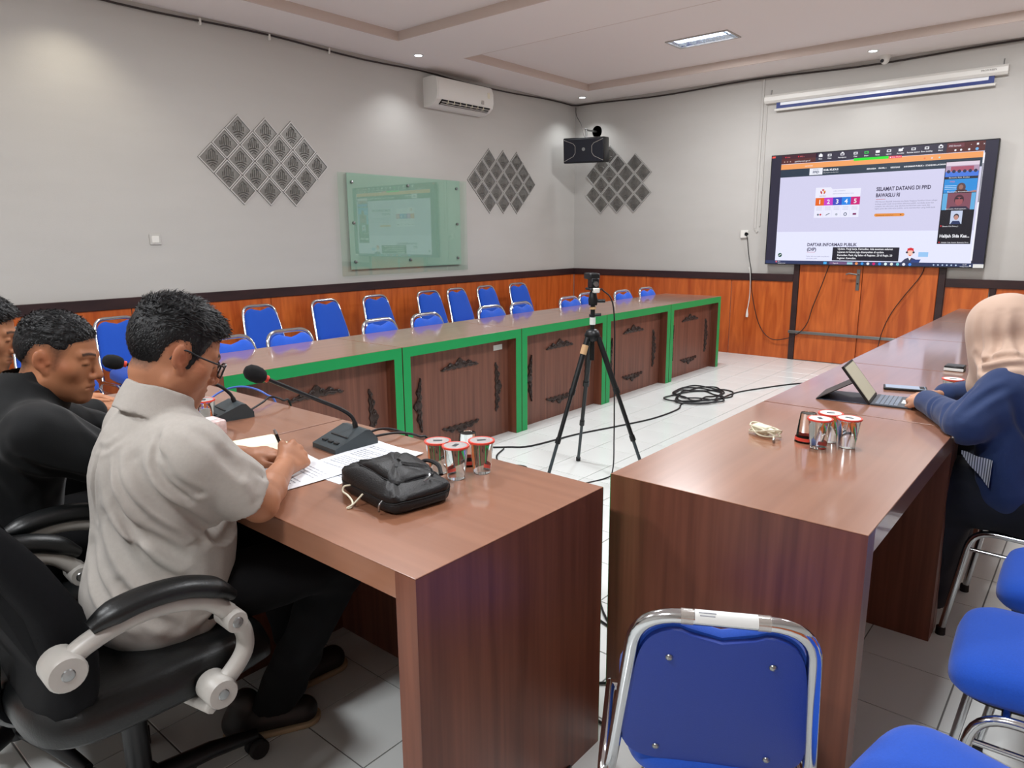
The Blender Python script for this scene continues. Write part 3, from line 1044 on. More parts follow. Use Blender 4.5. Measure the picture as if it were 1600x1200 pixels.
# lower page
stext('DAFTAR INFORMASI PUBLIK', 0.216, 0.172, 0.046, DK, 4, width=0.240, bold=0.0014)
stext('(DIP)', 0.216, 0.130, 0.046, DK, 4, bold=0.0014)
quad(0.217, 0.115, 0.258, 0.118, (200, 110, 110), 4)
stext('Daftar informasi publik yang dikuasai', 0.216, 0.075, 0.016, (128, 126, 152), 4)
stext('oleh badan publik', 0.216, 0.056, 0.016, (128, 126, 152), 4)
quad(0.344, 0.045, 0.649, 0.163, (34, 32, 44), 6)
for j, t in enumerate(('Update. Pergi kerja. Kemudian. Ada asesmen selamat', 'Layanan ini belum juga disampaikan di update.', 'Kemudian. Pasti. Ag Salam di Register. 20 di Regis. 20', 'Register. Kemudian.')):
    stext(t, 0.368, 0.140 - j * 0.027, 0.027, W, 7, width=(0.252, 0.215, 0.252, 0.09)[j], bold=0.0005)
# helper figure with headset
disc(0.697, 0.132, 0.030, (214, 52, 60), 4, 22, ry=1.15)
disc(0.697, 0.118, 0.026, (240, 196, 178), 5, 20, ry=1.25)
quad(0.684, 0.138, 0.710, 0.156, (214, 52, 60), 6)
disc(0.697, 0.098, 0.007, (214, 60, 60), 6)
for s in (-1, 1):
    disc(0.697 + s * 0.0142, 0.122, 0.010, (50, 50, 66), 6)
poly([(0.662, 0.038), (0.676, 0.066), (0.690, 0.078), (0.704, 0.078), (0.720, 0.066), (0.734, 0.038)], (64, 66, 92), 4)
poly([(0.690, 0.078), (0.697, 0.055), (0.704, 0.078)], W, 5)
poly([(0.700, 0.038), (0.706, 0.062), (0.744, 0.064), (0.738, 0.038)], (52, 70, 130), 6)
quad(0.732, 0.086, 0.773, 0.125, (150, 196, 240), 4)
disc(0.079, 0.088, 0.022, (34, 82, 66), 4)
poly([(0.074, 0.081), (0.086, 0.094), (0.083, 0.097), (0.071, 0.084)], W, 5)
# video call column
quad(0.803, 0.193, 0.936, 0.846, (28, 26, 36), 5)
quad(0.806, 0.712, 0.935, 0.842, (176, 150, 176), 6)
quad(0.806, 0.812, 0.935, 0.842, (222, 206, 222), 7)
quad(0.826, 0.770, 0.915, 0.806, (168, 84, 108), 7)
quad(0.806, 0.725, 0.935, 0.766, (70, 120, 220), 7)
for k in range(6):
    disc(0.818 + k * 0.021, 0.768, 0.015, (46, 48, 80), 8, 12)
quad(0.806, 0.712, 0.935, 0.727, (36, 40, 54), 9)
quad(0.806, 0.602, 0.935, 0.708, (44, 140, 216), 6)
stext('PPID', 0.828, 0.682, 0.020, (220, 120, 140), 7)
for j in range(3):
    quad(0.810, 0.628 + j * 0.013, 0.856, 0.632 + j * 0.013, (200, 226, 246), 7)
disc(0.875, 0.640, 0.036, (92, 66, 66), 7, 20, ry=1.2)
disc(0.874, 0.644, 0.018, (150, 110, 100), 8, 16, ry=1.2)
poly([(0.848, 0.602), (0.856, 0.622), (0.895, 0.622), (0.905, 0.602)], (80, 58, 62), 7)
poly([(0.895, 0.602), (0.93, 0.618), (0.935, 0.612), (0.935, 0.602)], (170, 130, 130), 7)
quad(0.806, 0.466, 0.935, 0.598, (128, 76, 92), 6)
quad(0.806, 0.466, 0.825, 0.598, (96, 170, 220), 7)
quad(0.918, 0.466, 0.935, 0.598, (96, 170, 220), 7)
disc(0.872, 0.545, 0.040, (74, 42, 54), 7, 20, ry=1.15)
disc(0.872, 0.533, 0.032, (156, 84, 92), 8, 20, ry=1.2)
quad(0.858, 0.548, 0.870, 0.560, (40, 34, 46), 9)
quad(0.874, 0.548, 0.886, 0.560, (40, 34, 46), 9)
poly([(0.826, 0.466), (0.842, 0.492), (0.902, 0.492), (0.918, 0.466)], (52, 44, 66), 7)
quad(0.846, 0.352, 0.892, 0.458, (196, 206, 230), 6)
disc(0.869, 0.412, 0.022, (60, 50, 56), 7, 18, ry=1.2)
disc(0.869, 0.404, 0.018, (190, 140, 128), 8, 18, ry=1.25)
poly([(0.848, 0.352), (0.856, 0.378), (0.882, 0.378), (0.890, 0.352)], (44, 56, 96), 7)
disc(0.812, 0.338, 0.006, (220, 50, 60), 7)
stext('Bawaslu Kab (Petrus_)', 0.818, 0.330, 0.018, W, 7, width=0.062)
stext('Halijah Sida Kas...', 0.870, 0.246, 0.040, W, 7, 'CENTER', width=0.118, bold=0.0012)
disc(0.812, 0.206, 0.006, (220, 50, 60), 7)
stext('Halijah Sida Kasim Bawaslu Prov', 0.820, 0.200, 0.017, W, 7, width=0.108)
for v, t in ((0.715, 'Bawaslu Kab. Kudus'), (0.604, 'Bawaslu Provinsi'), (0.469, 'Bawaslu Kabupaten')):
    stext(t, 0.822, v, 0.015, W, 10, width=0.08)
# task bar
disc(0.062, 0.026, 0.009, (220, 100, 120), 4)
stext('30 C', 0.070, 0.024, 0.014, W, 4)
stext('Sebagian cerah', 0.070, 0.009, 0.014, W, 4)
quad(0.304, 0.011, 0.320, 0.032, (70, 170, 235), 4)
quad(0.334, 0.010, 0.448, 0.033, (116, 88, 128), 4)
stext('Search', 0.350, 0.015, 0.020, W, 5)
quad(0.418, 0.012, 0.444, 0.031, (150, 210, 220), 5)
for k, c in enumerate(((236, 150, 90), (60, 150, 225), (230, 230, 236), (206, 40, 110), (50, 130, 220), (220, 240, 240), (226, 230, 220), (120, 200, 210), (230, 230, 240), (70, 140, 235))):
    disc(0.462 + k * 0.0265, 0.021, 0.014, c, 4)
for k in range(6):
    disc(0.800 + k * 0.018, 0.021, 0.007, (190, 210, 235), 4)
stext('13.49', 0.915, 0.022, 0.016, W, 4)
stext('24/06/2024', 0.905, 0.006, 0.016, W, 4)
disc(0.946, 0.018, 0.008, W, 4)
for (rgb, lay), mb in LAYERS.items():
    tag(mb.build('screen_picture', emat(rgb), screen, fix=False), kind='stuff')
st = MB().bbox(sx(0.957), sx(0.998), TVY - 0.003, TVY - 0.001, TVZ0 + 0.003, TVZ0 + 0.038, 0.0006, 1).build('sticker', 'label_white', tv)
st['label'] = 'grey maker label on the lower right corner'
disc_l = MB().box(sx(0.004), sx(0.022), TVY - 0.003, TVY - 0.002, sz(0.975), sz(0.990)).build('corner_mark', 'red_print', tv)


# ---- projection screen rolled up above
ps = thing('projection_screen', 'white rolled-up projection screen with navy border under the ceiling', 'projection screen', (-2.05, YF, 2.72))
hs = [(0.0, 0.0), (0.0, 0.085), (-0.055, 0.085), (-0.082, 0.062), (-0.082, 0.022), (-0.06, 0.0)]
MB().prism(hs, lambda p: (-3.15, YF + p[0], 2.775 + p[1]), lambda p: (-0.955, YF + p[0], 2.775 + p[1])).build('housing', 'white_plastic', ps)
MB().box(-3.02, -1.07, YF - 0.045, YF - 0.043, 2.705, 2.785).build('screen_fabric', 'paper', ps)
bl = MB()
bl.box(-3.025, -1.055, YF - 0.047, YF - 0.045, 2.714, 2.744)
bl.box(-3.025, -2.985, YF - 0.047, YF - 0.045, 2.744, 2.785)
bl.box(-1.100, -1.055, YF - 0.047, YF - 0.045, 2.744, 2.785)
bl.build('navy_border', 'blue_trim', ps)
MB().tube([(-3.04, YF - 0.045, 2.700), (-1.04, YF - 0.045, 2.700)], 0.013, 10).build('bottom_bar', 'white_plastic', ps, 40)
for x in (-3.10, -1.0):
    MB().tube([(x, YF - 0.02, 2.85), (x, YF - 0.02, 2.91), (x, YF, 2.915)], 0.004, 6).build('hook', 'steel', ps)
nm = MB()
vs, fs = text_mesh('PROSCREEN', 0.022)
nm.add([(-1.16 + p[0], YF - 0.0833, 2.815 + p[1]) for p in vs], fs)
nm.build('lettering', 'wire', ps, fix=False)

# ---- dome camera
dc = thing('dome_camera', 'small white dome camera on the ceiling edge above the screen', 'camera', (-1.97, 7.98, ZC))
MB().lathe([(0.0, 0), (0.052, 0), (0.05, -0.02), (0.044, -0.028), (0.0, -0.028)], (-1.97, 7.98, ZC), 20).build('base', 'white_plastic', dc, 40)
MB().lathe([(0.0, -0.078), (0.02, -0.074), (0.036, -0.056), (0.042, -0.028)], (-1.97, 7.98, ZC), 20).build('dome', 'white_plastic', dc, 60)
MB().lathe([(0.0, -0.004), (0.014, -0.003), (0.017, 0.006)], (-1.985, 7.945, ZC - 0.05), 14, 'y').build('lens', 'black_plastic', dc, 60)

# ---- conduit, socket and hanging wires on the back wall
cd = thing('cable_conduit', 'thin white cable conduit running down the wall left of the screen', 'conduit', (-3.17, YF, 1.45))
MB().bbox(-3.205, -3.180, YF - 0.012, YF, 1.45, ZC - 0.03, 0.003, 1).build('duct', 'paint', cd)
MB().bbox(-3.150, -3.135, YF - 0.010, YF, 1.47, 2.80, 0.003, 1).build('duct', 'paint', cd)
MB().prism([(-3.205, 1.45), (-3.18, 1.45), (-3.155, 1.42), (-3.17, 1.40)], lambda p: (p[0], YF, p[1]), lambda p: (p[0], YF - 0.012, p[1])).build('elbow', 'paint', cd)
sk = thing('power_socket', 'white wall socket with a plug on the back wall', 'socket', (-3.31, YF, 1.34))
MB().bbox(-3.355, -3.265, YF - 0.022, YF, 1.345, 1.432, 0.006, 2).build('socket_body', 'white_plastic', sk)
MB().lathe([(0.0, -0.03), (0.018, -0.03), (0.022, -0.006), (0.022, 0.0)], (-3.285, YF - 0.022, 1.388), 14, 'y').build('plug', 'black_plastic', sk, 40)


def cable(name, pts, r, m, label, cat, group=None, sub=8, n=6):
    o = MB().tube(smooth_path(pts, sub), r, n).build(name, m, None, 60)
    return tag(o, label, cat, group)


cable('power_cable', [(-3.285, 8.03, 1.39), (-3.265, 8.04, 1.36), (-3.24, 8.06, 1.15), (-3.20, 8.055, 0.98), (-3.17, 8.05, 0.72), (-3.07, 8.05, 0.38), (-2.93, 8.045, 0.22), (-2.75, 8.03, 0.23), (-2.60, 8.02, 0.31), (-2.52, 8.03, 0.43), (-2.48, 8.035, 0.60), (-2.40, 8.03, 0.85), (-2.33, 8.03, 1.10)], 0.0045, 'wire_black', 'dark power cable looping from the wall socket up behind the screen', 'cable')
wc = thing('hanging_cord', 'white cord with connector hanging on the orange panel below the socket', 'cord', (-3.21, 8.06, 0.44))
MB().tube(smooth_path([(-3.222, 8.045, 1.02), (-3.205, 8.055, 0.92), (-3.200, 8.06, 0.70), (-3.215, 8.06, 0.54)], 6), 0.005, 6).build('cord', 'white_plastic', wc, 60)
MB().lathe([(0.0, 0.0), (0.014, 0.002), (0.016, 0.03), (0.011, 0.06), (0.005, 0.10)], (-3.217, 8.058, 0.44), 10).build('connector', 'white_plastic', wc, 50)
cable('screen_cable', [(-1.44, 8.035, 1.10), (-1.47, 8.035, 0.97), (-1.60, 8.03, 0.76), (-1.70, 8.03, 0.58), (-1.76, 8.02, 0.40), (-1.79, 8.02, 0.2), (-1.78, 8.0, 0.006)], 0.0045, 'wire_black', 'thin black cable hanging from the screen in front of the right door leaf', 'cable')
# cable pinned along the ceiling line
cpts = []
for k in range(40):
    y = -1.5 + k * (7.99 + 1.5) / 39
    cpts.append((XL + 0.012, y, ZC - 0.018 - 0.012 * (1 + math.sin(y * 3.1)) - (0.02 * math.exp(-((y - 5.9) / 0.4) ** 2))))
for k in range(30):
    x = XL + 0.05 + k * 6.6 / 29
    cpts.append((x, YF - 0.012, ZC - 0.020 - 0.014 * (1 + math.sin(x * 2.7 + 1.0))))
cc = thing('ceiling_cable', 'brown cable clipped along the wall just under the ceiling', 'cable', (XL + 0.02, YF - 0.02, ZC - 0.05))
MB().tube(cpts, 0.0085, 6).build('cable', 'wire', cc, 60)
for y in (1.2, 2.1, 3.0, 3.6, 4.2):
    MB().bbox(XL, XL + 0.026, y - 0.008, y + 0.008, ZC - 0.060, ZC - 0.012, 0.003, 1).build('cable_clip', 'white_plastic', cc)

# ---- air conditioner
ac = thing('air_conditioner', 'white split air conditioner high on the left wall', 'air conditioner', (XL, 5.80, 2.70))
prof = [(0.0, 0.0), (0.0, 0.29), (0.14, 0.295), (0.185, 0.28), (0.208, 0.22), (0.212, 0.12), (0.196, 0.065), (0.155, 0.03), (0.08, 0.0)]
AY0, AY1 = 5.36, 6.22
MB().prism(prof, lambda p: (XL + p[0], AY0 + 0.02, 2.70 + p[1]), lambda p: (XL + p[0], AY1 - 0.02, 2.70 + p[1])).build('casing', 'white_plastic', ac, 30)
for y0, y1 in ((AY0, AY0 + 0.02), (AY1 - 0.02, AY1)):
    MB().prism([(p[0] * 0.985, p[1] * 0.99 + 0.001) for p in prof], lambda p: (XL + p[0], y0, 2.70 + p[1]), lambda p: (XL + p[0], y1, 2.70 + p[1])).build('end_cap', 'white_plastic', ac, 30)
MB().prism([(0.150, 0.024), (0.200, 0.066), (0.204, 0.064), (0.154, 0.021)], lambda p: (XL + p[0], AY0 + 0.07, 2.70 + p[1]), lambda p: (XL + p[0], AY1 - 0.05, 2.70 + p[1])).build('outlet_slot', 'rubber', ac)
for k in range(2):
    a, b = 0.160 + k * 0.02, 0.030 + k * 0.018
    MB().prism([(a, b), (a + 0.014, b + 0.004), (a + 0.016, b), (a + 0.003, b - 0.006)], lambda p: (XL + p[0] + 0.004, AY0 + 0.08, 2.70 + p[1] - 0.002), lambda p: (XL + p[0] + 0.004, AY1 - 0.06, 2.70 + p[1] - 0.002)).build('louver', 'grey_paint', ac)
for k in range(7):
    y = AY0 + 0.16 + k * 0.09
    MB().box(XL + 0.165, XL + 0.204, y, y + 0.006, 2.735, 2.765).build('vane', 'cream_plastic', ac)
MB().bbox(XL + 0.2085, XL + 0.2135, 6.02, 6.06, 2.79, 2.83, 0.001, 1).build('logo_badge', 'grey_paint', ac)
MB().bbox(XL + 0.205, XL + 0.2105, 6.12, 6.16, 2.86, 2.92, 0.001, 1).build('sticker', 'cream_plastic', ac)

# ---- loudspeaker on a wall arm
sp = thing('loudspeaker', 'black box loudspeaker hung from a chrome arm in the far corner', 'loudspeaker', (-5.20, 7.64, 2.28))
W2, H2, D2 = 0.26, 0.150, 0.13
fdir = math.radians(20)
spm = Matrix.Translation((-5.235, 7.66, 2.425)) @ Matrix.Rotation(fdir, 4, 'Z') @ Matrix.Rotation(math.radians(5), 4, 'X')


def spb(mb, name, m, smooth=None, parent=None):
    mb.xf(spm)
    return mb.build(name, m, parent or sp, smooth)


cab = spb(MB().bbox(-W2, W2, -D2, D2, -H2, H2, 0.012, 2), 'cabinet', 'black_plastic', 40)
spb(MB().bbox(-W2 + 0.015, W2 - 0.015, -D2 - 0.012, -D2, -H2 + 0.015, H2 - 0.015, 0.005, 1), 'grille', mat('grille', (30, 33, 44), 0.6, bump=0.6, bscale=700))
for s in (-1, 1):
    pts = [(s * 0.245, -D2 - 0.014, -0.125), (s * 0.13, -D2 - 0.014, -0.07), (s * 0.105, -D2 - 0.014, -0.03), (s * 0.105, -D2 - 0.014, 0.05), (s * 0.13, -D2 - 0.014, 0.08), (s * 0.245, -D2 - 0.014, 0.125)]
    spb(MB().tube(pts, 0.003, 6), 'grille_trim', 'grey_paint')
spb(MB().lathe([(0.0, -0.004), (0.02, -0.003), (0.021, 0.0)], (0, -D2 - 0.013, 0.012), 16, 'y'), 'badge', 'steel')
MB().lathe([(0.0, -0.03), (0.045, -0.028), (0.07, -0.018), (0.075, 0.0), (0.0, 0.0)], (-5.36, YF, 2.70), 20, 'y').build('mounting_flange', 'steel', sp, 40)
MB().tube(smooth_path([(-5.36, YF - 0.02, 2.70), (-5.34, 7.85, 2.69), (-5.28, 7.70, 2.685), (-5.24, 7.66, 2.67)], 5), 0.013, 8).build('arm', 'steel', sp, 50)
MB().tube([(-5.24, 7.66, 2.68), (-5.236, 7.66, 2.57)], 0.010, 8).build('swivel', 'steel', sp, 50)
cable('speaker_wire', [(XL + 0.02, YF - 0.02, 3.03), (XL + 0.06, YF - 0.06, 2.92), (-5.50, 7.93, 2.78), (-5.36, 7.78, 2.63), (-5.30, 7.76, 2.58)], 0.004, 'wire', 'thin wire dropping from the ceiling corner to the loudspeaker', 'wire')


# ---- embossed silver tiles in diamond clusters
def relief_tile():
    h = 0.1215
    b = 0.106
    mb = MB()
    # local: u right, n out (+y used as -n), w up ; face towards -y
    mb.add([(0, 0, h), (h, 0, 0), (0, 0, -h), (-h, 0, 0), (0, -0.010, h * 0.985), (h * 0.985, -0.010, 0), (0, -0.010, -h * 0.985), (-h * 0.985, -0.010, 0),
            (0, -0.010, b), (b, -0.010, 0), (0, -0.010, -b), (-b, -0.010, 0), (0, -0.004, b * 0.94), (b * 0.94, -0.004, 0), (0, -0.004, -b * 0.94), (-b * 0.94, -0.004, 0)],
           [(0, 1, 5, 4), (1, 2, 6, 5), (2, 3, 7, 6), (3, 0, 4, 7), (4, 5, 9, 8), (5, 6, 10, 9), (6, 7, 11, 10), (7, 4, 8, 11), (8, 9, 13, 12), (9, 10, 14, 13), (10, 11, 15, 14), (11, 8, 12, 15), (12, 13, 14, 15)])
    def ridge(pts, r=0.004):
        vs, fs = [], []
        for u, w in pts:
            vs += [(u, -0.004, w - r), (u, -0.012, w), (u, -0.004, w + r)]
        for i in range(len(pts) - 1):
            fs += [(i * 3, i * 3 + 1, i * 3 + 4, i * 3 + 3), (i * 3 + 1, i * 3 + 2, i * 3 + 5, i * 3 + 4)]
        mb.add(vs, fs)
    def bar(u, w0, w1, r=0.004):
        mb.add([(u - r, -0.004, w0), (u, -0.012, w0), (u + r, -0.004, w0), (u - r, -0.004, w1), (u, -0.012, w1), (u + r, -0.004, w1)], [(0, 1, 4, 3), (1, 2, 5, 4), (0, 2, 1), (3, 4, 5)])
    for k, (cz, hw) in enumerate(((-0.030, 0.045), (-0.048, 0.032), (-0.064, 0.018))):
        ridge([(hw * (i / 3 - 1), cz + 0.012 * (1 - (i / 3 - 1) ** 2)) for i in range(7)], 0.005)
    for u, w1 in ((-0.045, 0.020), (-0.028, 0.040), (-0.010, 0.050), (0.010, 0.062), (0.028, 0.044), (0.045, 0.024)):
        bar(u, -0.012, w1)
    ridge([(-0.03, 0.045), (0.0, 0.072), (0.03, 0.045)], 0.004)
    me = mb.mesh('relief_tile', 'silver_relief', fix=False)
    me.materials.append(M['silver_joint'])
    for i in range(4, 8):
        me.polygons[i].material_index = 1
    return me


RT = relief_tile()
full = [(i * 2 - (n - 1), 2 - j) for j, n in enumerate((3, 4, 5, 4, 3)) for i in range(n)]


def tile_cluster(origin, rz, cells, label, su=0.125, sw=0.122):
    t = thing('relief_panel', label, 'wall art', origin, rz, 'silver diamond tile reliefs')
    for i, j in cells:
        link('relief_tile', RT, t, (i * su, 0, j * sw))
    return t


tile_cluster((XL, 3.506, 2.022), PI / 2, full, 'silver embossed diamond tiles left of the glass board')
tile_cluster((XL, 6.608, 2.012), PI / 2, full, 'silver embossed diamond tiles between glass board and room corner')
c3 = [(0, 0), (1, -1), (-1, -1), (0, -2), (1, -3), (-2, 0), (-3, -1), (-2, -2), (-1, -3), (0, -4), (-4, 0), (-4, -2), (-5, -1), (-3, -3), (-2, -4), (-5, -3), (-4, -4), (-3, 1)]
tile_cluster((-4.785, YF, 2.272), 0.0, c3, 'silver embossed diamond tiles on the back wall below the loudspeaker', 0.1235, 0.122)

# ---- glass writing board
gb = thing('glass_board', 'pale green glass writing board on metal standoffs, left wall', 'whiteboard', (XL, 5.07, 1.0))
MB().bbox(XL + 0.030, XL + 0.036, 4.20, 5.94, 1.015, 1.985, 0.002, 1).build('glass_pane', 'board_glass', gb)
MB().bbox(XL + 0.020, XL + 0.029, 4.31, 5.84, 1.075, 1.985, 0.002, 1).build('green_backing', 'board_back', gb)
for y in (4.36, 5.07, 5.78):
    for z in (1.15, 1.52, 1.90):
        if y == 5.07 and z == 1.52:
            continue
        MB().lathe([(0.0, 0.050), (0.013, 0.048), (0.015, 0.040), (0.015, 0.0)], (XL, y, z), 12, 'x').build('standoff', 'steel', gb, 40)

# ---- light switch
sw = thing('light_switch', 'white rocker light switch on the left wall', 'switch', (XL, 2.486, 1.335))
MB().bbox(XL, XL + 0.010, 2.443, 2.530, 1.338, 1.420, 0.004, 2).build('switch_plate', 'paint', sw)
MB().bbox(XL + 0.008, XL + 0.014, 2.458, 2.515, 1.352, 1.406, 0.003, 1).build('rocker', 'white_plastic', sw)

# ---- ceiling lights
for i, (x, y) in enumerate(TROFFERS):
    far = 'far' if y > 5 else ('middle' if y > 1 else 'rear')
    t = thing('ceiling_light', 'recessed louvred ceiling light, %s pair, %s' % (far, 'left of the room axis' if x < -2 else 'right of the room axis'), 'ceiling light', (x, y, ZR), 0, 'recessed louvred ceiling lights')
    fr = MB()
    fr.bbox(-0.305, 0.305, -0.155, -0.138, -0.010, 0.004, 0.002, 1)
    fr.bbox(-0.305, 0.305, 0.138, 0.155, -0.010, 0.004, 0.002, 1)
    fr.bbox(-0.305, -0.288, -0.138, 0.138, -0.010, 0.004, 0.002, 1)
    fr.bbox(0.288, 0.305, -0.138, 0.138, -0.010, 0.004, 0.002, 1)
    fr.build('frame', 'grey_paint', t, world=False)
    rf = MB()
    rf.add([(-0.29, -0.14, 0.0), (0.29, -0.14, 0.0), (0.29, 0.14, 0.0), (-0.29, 0.14, 0.0), (-0.25, -0.09, 0.075), (0.25, -0.09, 0.075), (0.25, 0.09, 0.075), (-0.25, 0.09, 0.075)],
           [(0, 1, 5, 4), (1, 2, 6, 5), (2, 3, 7, 6), (3, 0, 4, 7), (4, 5, 6, 7)])
    rf.build('reflector', 'reflector', t, world=False, fix=False)
    for s in (-1, 1):
        MB().tube([(-0.26, s * 0.062, 0.035), (0.26, s * 0.062, 0.035)], 0.017, 10).build('lamp_tube', 'tube_emit', t, 40, world=False)
    for k in range(6):
        xx = -0.24 + k * 0.096
        MB().prism([(-0.138, -0.002), (0.0, -0.002), (0.138, -0.002), (0.138, 0.03), (0.0, 0.012), (-0.138, 0.03)], lambda p: (xx, p[0], p[1]), lambda p: (xx + 0.004, p[0], p[1])).build('louver', 'reflector', t, world=False)
    MB().box(-0.288, 0.288, -0.004, 0.004, -0.002, 0.03).build('louver_spine', 'reflector', t, world=False)
where = ['left of the air conditioner', 'in the far left corner', 'above the projection screen', 'with warm light at the upper left', 'in the far right corner', 'along the right wall']
for (x, y, e, c), w in zip(DOWNLIGHTS, where):
    t = thing('downlight', 'small round recessed downlight ' + w, 'downlight', (x, y, ZC), 0, 'round recessed downlights')
    MB().lathe([(0.040, -0.004), (0.050, -0.007), (0.056, -0.002), (0.056, 0.0)], n=24).build('ring', 'white_plastic', t, 40, world=False)
    MB().lathe([(0.0, -0.006), (0.030, -0.005), (0.041, -0.003)], n=20).build('bulb', 'down_emit', t, 60, world=False)
# ================================================================== things on and around the desks
# ---- tripod with a small camera
tp = thing('tripod', 'black camera tripod standing between the desk rows', 'tripod', (-2.180, 3.275, 0))
A = Vector((-2.180, 3.275, 0.842))
for k in range(3):
    a = 2.38 + k * 2 * PI / 3
    ft = Vector((A.x + 0.343 * math.cos(a), A.y + 0.343 * math.sin(a), 0.008))
    st = A + Vector((0.035 * math.cos(a), 0.035 * math.sin(a), -0.01))
    d = ft - st
    upl = MB().tube([st, st + d * 0.36], 0.0155, 10).build('leg', 'black_plastic', tp, 50)
    MB().tube([st + d * 0.35, st + d * 0.68], 0.0120, 10).build('leg_section', 'black_plastic', upl, 50)
    MB().tube([st + d * 0.67, ft], 0.0095, 10).build('leg_section', 'charcoal_plastic', upl, 50)
    for q in (0.36, 0.68):
        MB().tube([st + d * (q - 0.022), st + d * (q + 0.015)], 0.0185 - 0.003 * (q > 0.5), 10).build('twist_lock', 'black_plastic', upl, 50)
    MB().tube([ft + Vector((0, 0, 0.018)), ft - Vector((0, 0, 0.006))], 0.014, 10).build('rubber_foot', 'rubber', upl, 50)
    if k == 1:
        MB().tube([st + d * 0.05, st + d * 0.11], 0.0190, 10).build('leg_collar', 'tan', upl, 50)
MB().lathe([(0.0, -0.035), (0.032, -0.03), (0.045, 0.0), (0.035, 0.025), (0.018, 0.035), (0.0, 0.035)], A[:], 16).build('spider', 'black_plastic', tp, 50)
MB().tube([A + Vector((0, 0, -0.14)), A + Vector((0, 0, 0.17))], 0.013, 10).build('centre_column', 'black_plastic', tp, 50)
MB().tube([A + Vector((0.0, 0, 0.06)), A + Vector((0, 0, 0.10))], 0.0165, 10).build('column_label', 'label_white', tp, 50)
MB().tube([A + Vector((0.0, 0, 0.145)), A + Vector((0, 0, 0.158))], 0.0185, 10).build('column_ring', 'tan', tp, 50)
MB().lathe([(0.0, 0.165), (0.024, 0.168), (0.027, 0.20), (0.022, 0.215), (0.020, 0.235), (0.010, 0.25), (0.0, 0.25)], A[:], 14).build('ball_head', 'black_plastic', tp, 50)
MB().tube([A + Vector((0.02, 0.016, 0.19)), A + Vector((0.052, 0.043, 0.19))], 0.010, 8).build('knob', 'black_plastic', tp, 50)
MB().tube([A + Vector((-0.015, -0.013, 0.11)), A + Vector((0.035, 0.03, 0.115))], 0.009, 8).build('knob', 'black_plastic', tp, 50)
vc = thing('video_camera', 'small black video camera mounted on top of the tripod', 'camera', (A.x, A.y, A.z + 0.25))
vm = Matrix.Translation((A.x, A.y, A.z + 0.25)) @ Matrix.Rotation(math.radians(-35), 4, 'Z')
for mb, n, m in ((MB().bbox(-0.045, 0.045, -0.03, 0.03, 0.0, 0.012, 0.003, 1), 'mount_plate', 'black_plastic'), (MB().bbox(-0.030, 0.035, -0.022, 0.022, 0.012, 0.066, 0.004, 1), 'camera_body', 'black_plastic'),
                 (MB().bbox(-0.075, 0.03, -0.028, 0.028, 0.058, 0.092, 0.005, 1), 'camera_top', 'black_plastic'), (MB().lathe([(0.0, 0.012), (0.014, 0.012), (0.016, 0.0), (0.016, -0.02)], (0.036, 0, 0.035), 14, 'x'), 'lens', 'steel'),
                 (MB().bbox(0.030, 0.056, -0.018, 0.018, -0.012, 0.014, 0.004, 1), 'clamp', 'white_plastic')):
    mb.xf(vm).build(n, m, vc, 40)
cable('camera_cable', [(A.x + 0.04, A.y + 0.02, A.z + 0.26), (A.x + 0.09, A.y + 0.07, A.z + 0.15), (A.x + 0.10, A.y + 0.08, 0.55), (A.x + 0.10, A.y + 0.09, 0.25), (A.x + 0.09, A.y + 0.10, 0.05), (A.x + 0.07, A.y + 0.05, 0.006), (-2.20, 3.05, 0.006), (-2.24, 2.75, 0.006), (-2.2, 2.4, 0.006), (-2.0, 2.05, 0.006)], 0.004, 'wire_black', 'thin black cable hanging down from the camera beside the tripod', 'cable')

# ---- cables on the floor
coil = []
for k in range(64):
    a = k / 64 * 2 * PI * 5.0
    rr = 1.0 + 0.22 * math.sin(k * 0.9) + 0.10 * math.cos(k * 2.3)
    coil.append((-2.66 + 0.215 * rr * math.cos(a) + 0.05 * math.sin(k * 0.35), 5.68 + 0.27 * rr * math.sin(a) + 0.06 * math.cos(k * 0.41), 0.006 + 0.010 * (k % 13) / 13))
cable('coiled_cable', [(-3.06, 3.35, 0.006), (-2.95, 3.45, 0.006), (-2.849, 3.565, 0.006), (-2.776, 3.983, 0.006), (-2.674, 4.328, 0.006), (-2.573, 4.717, 0.006), (-2.56, 5.10, 0.006), (-2.62, 5.35, 0.006)] + coil + [(-2.45, 5.95, 0.006), (-2.36, 6.25, 0.006), (-2.14, 6.74, 0.006), (-1.75, 7.2, 0.006), (-1.2, 7.6, 0.006)], 0.0065, 'wire_black', 'loose coil of black cable on the floor near the far end', 'cable', sub=5)
cable('floor_cable', [(-2.95, 3.40, 0.006), (-2.88, 3.25, 0.006), (-2.75, 3.15, 0.008), (-2.6, 3.2, 0.006), (-2.52, 3.05, 0.006), (-2.62, 2.9, 0.006), (-2.4, 2.7, 0.006), (-2.0, 2.35, 0.006), (-1.6, 1.95, 0.006), (-1.2, 1.55, 0.006), (-0.955, 1.36, 0.006), (-0.93, 1.15, 0.006), (-0.97, 0.95, 0.006)], 0.0055, 'wire_black', 'black cable on the floor beside the drinking cups, running under the head desk', 'cable')
for k in range(4):
    y0 = 1.56 + k * 0.17
    o = cable('floor_cable', [(-1.9, y0 + 0.55 + 0.05 * k, 0.006), (-1.5, y0 + 0.22, 0.006), (-1.2, y0 + 0.08 * (-1) ** k, 0.006), (-0.99, y0 - 0.02 + 0.04 * k, 0.006), (-0.80, y0 + 0.02, 0.006), (-0.5, y0 + 0.25, 0.006)], 0.0045, 'wire_black', 'thin dark cable on the floor gap between the nearest desks, %s from the camera' % ('first', 'second', 'third', 'fourth')[k], 'cable', 'cables crossing the gap between the near desks')


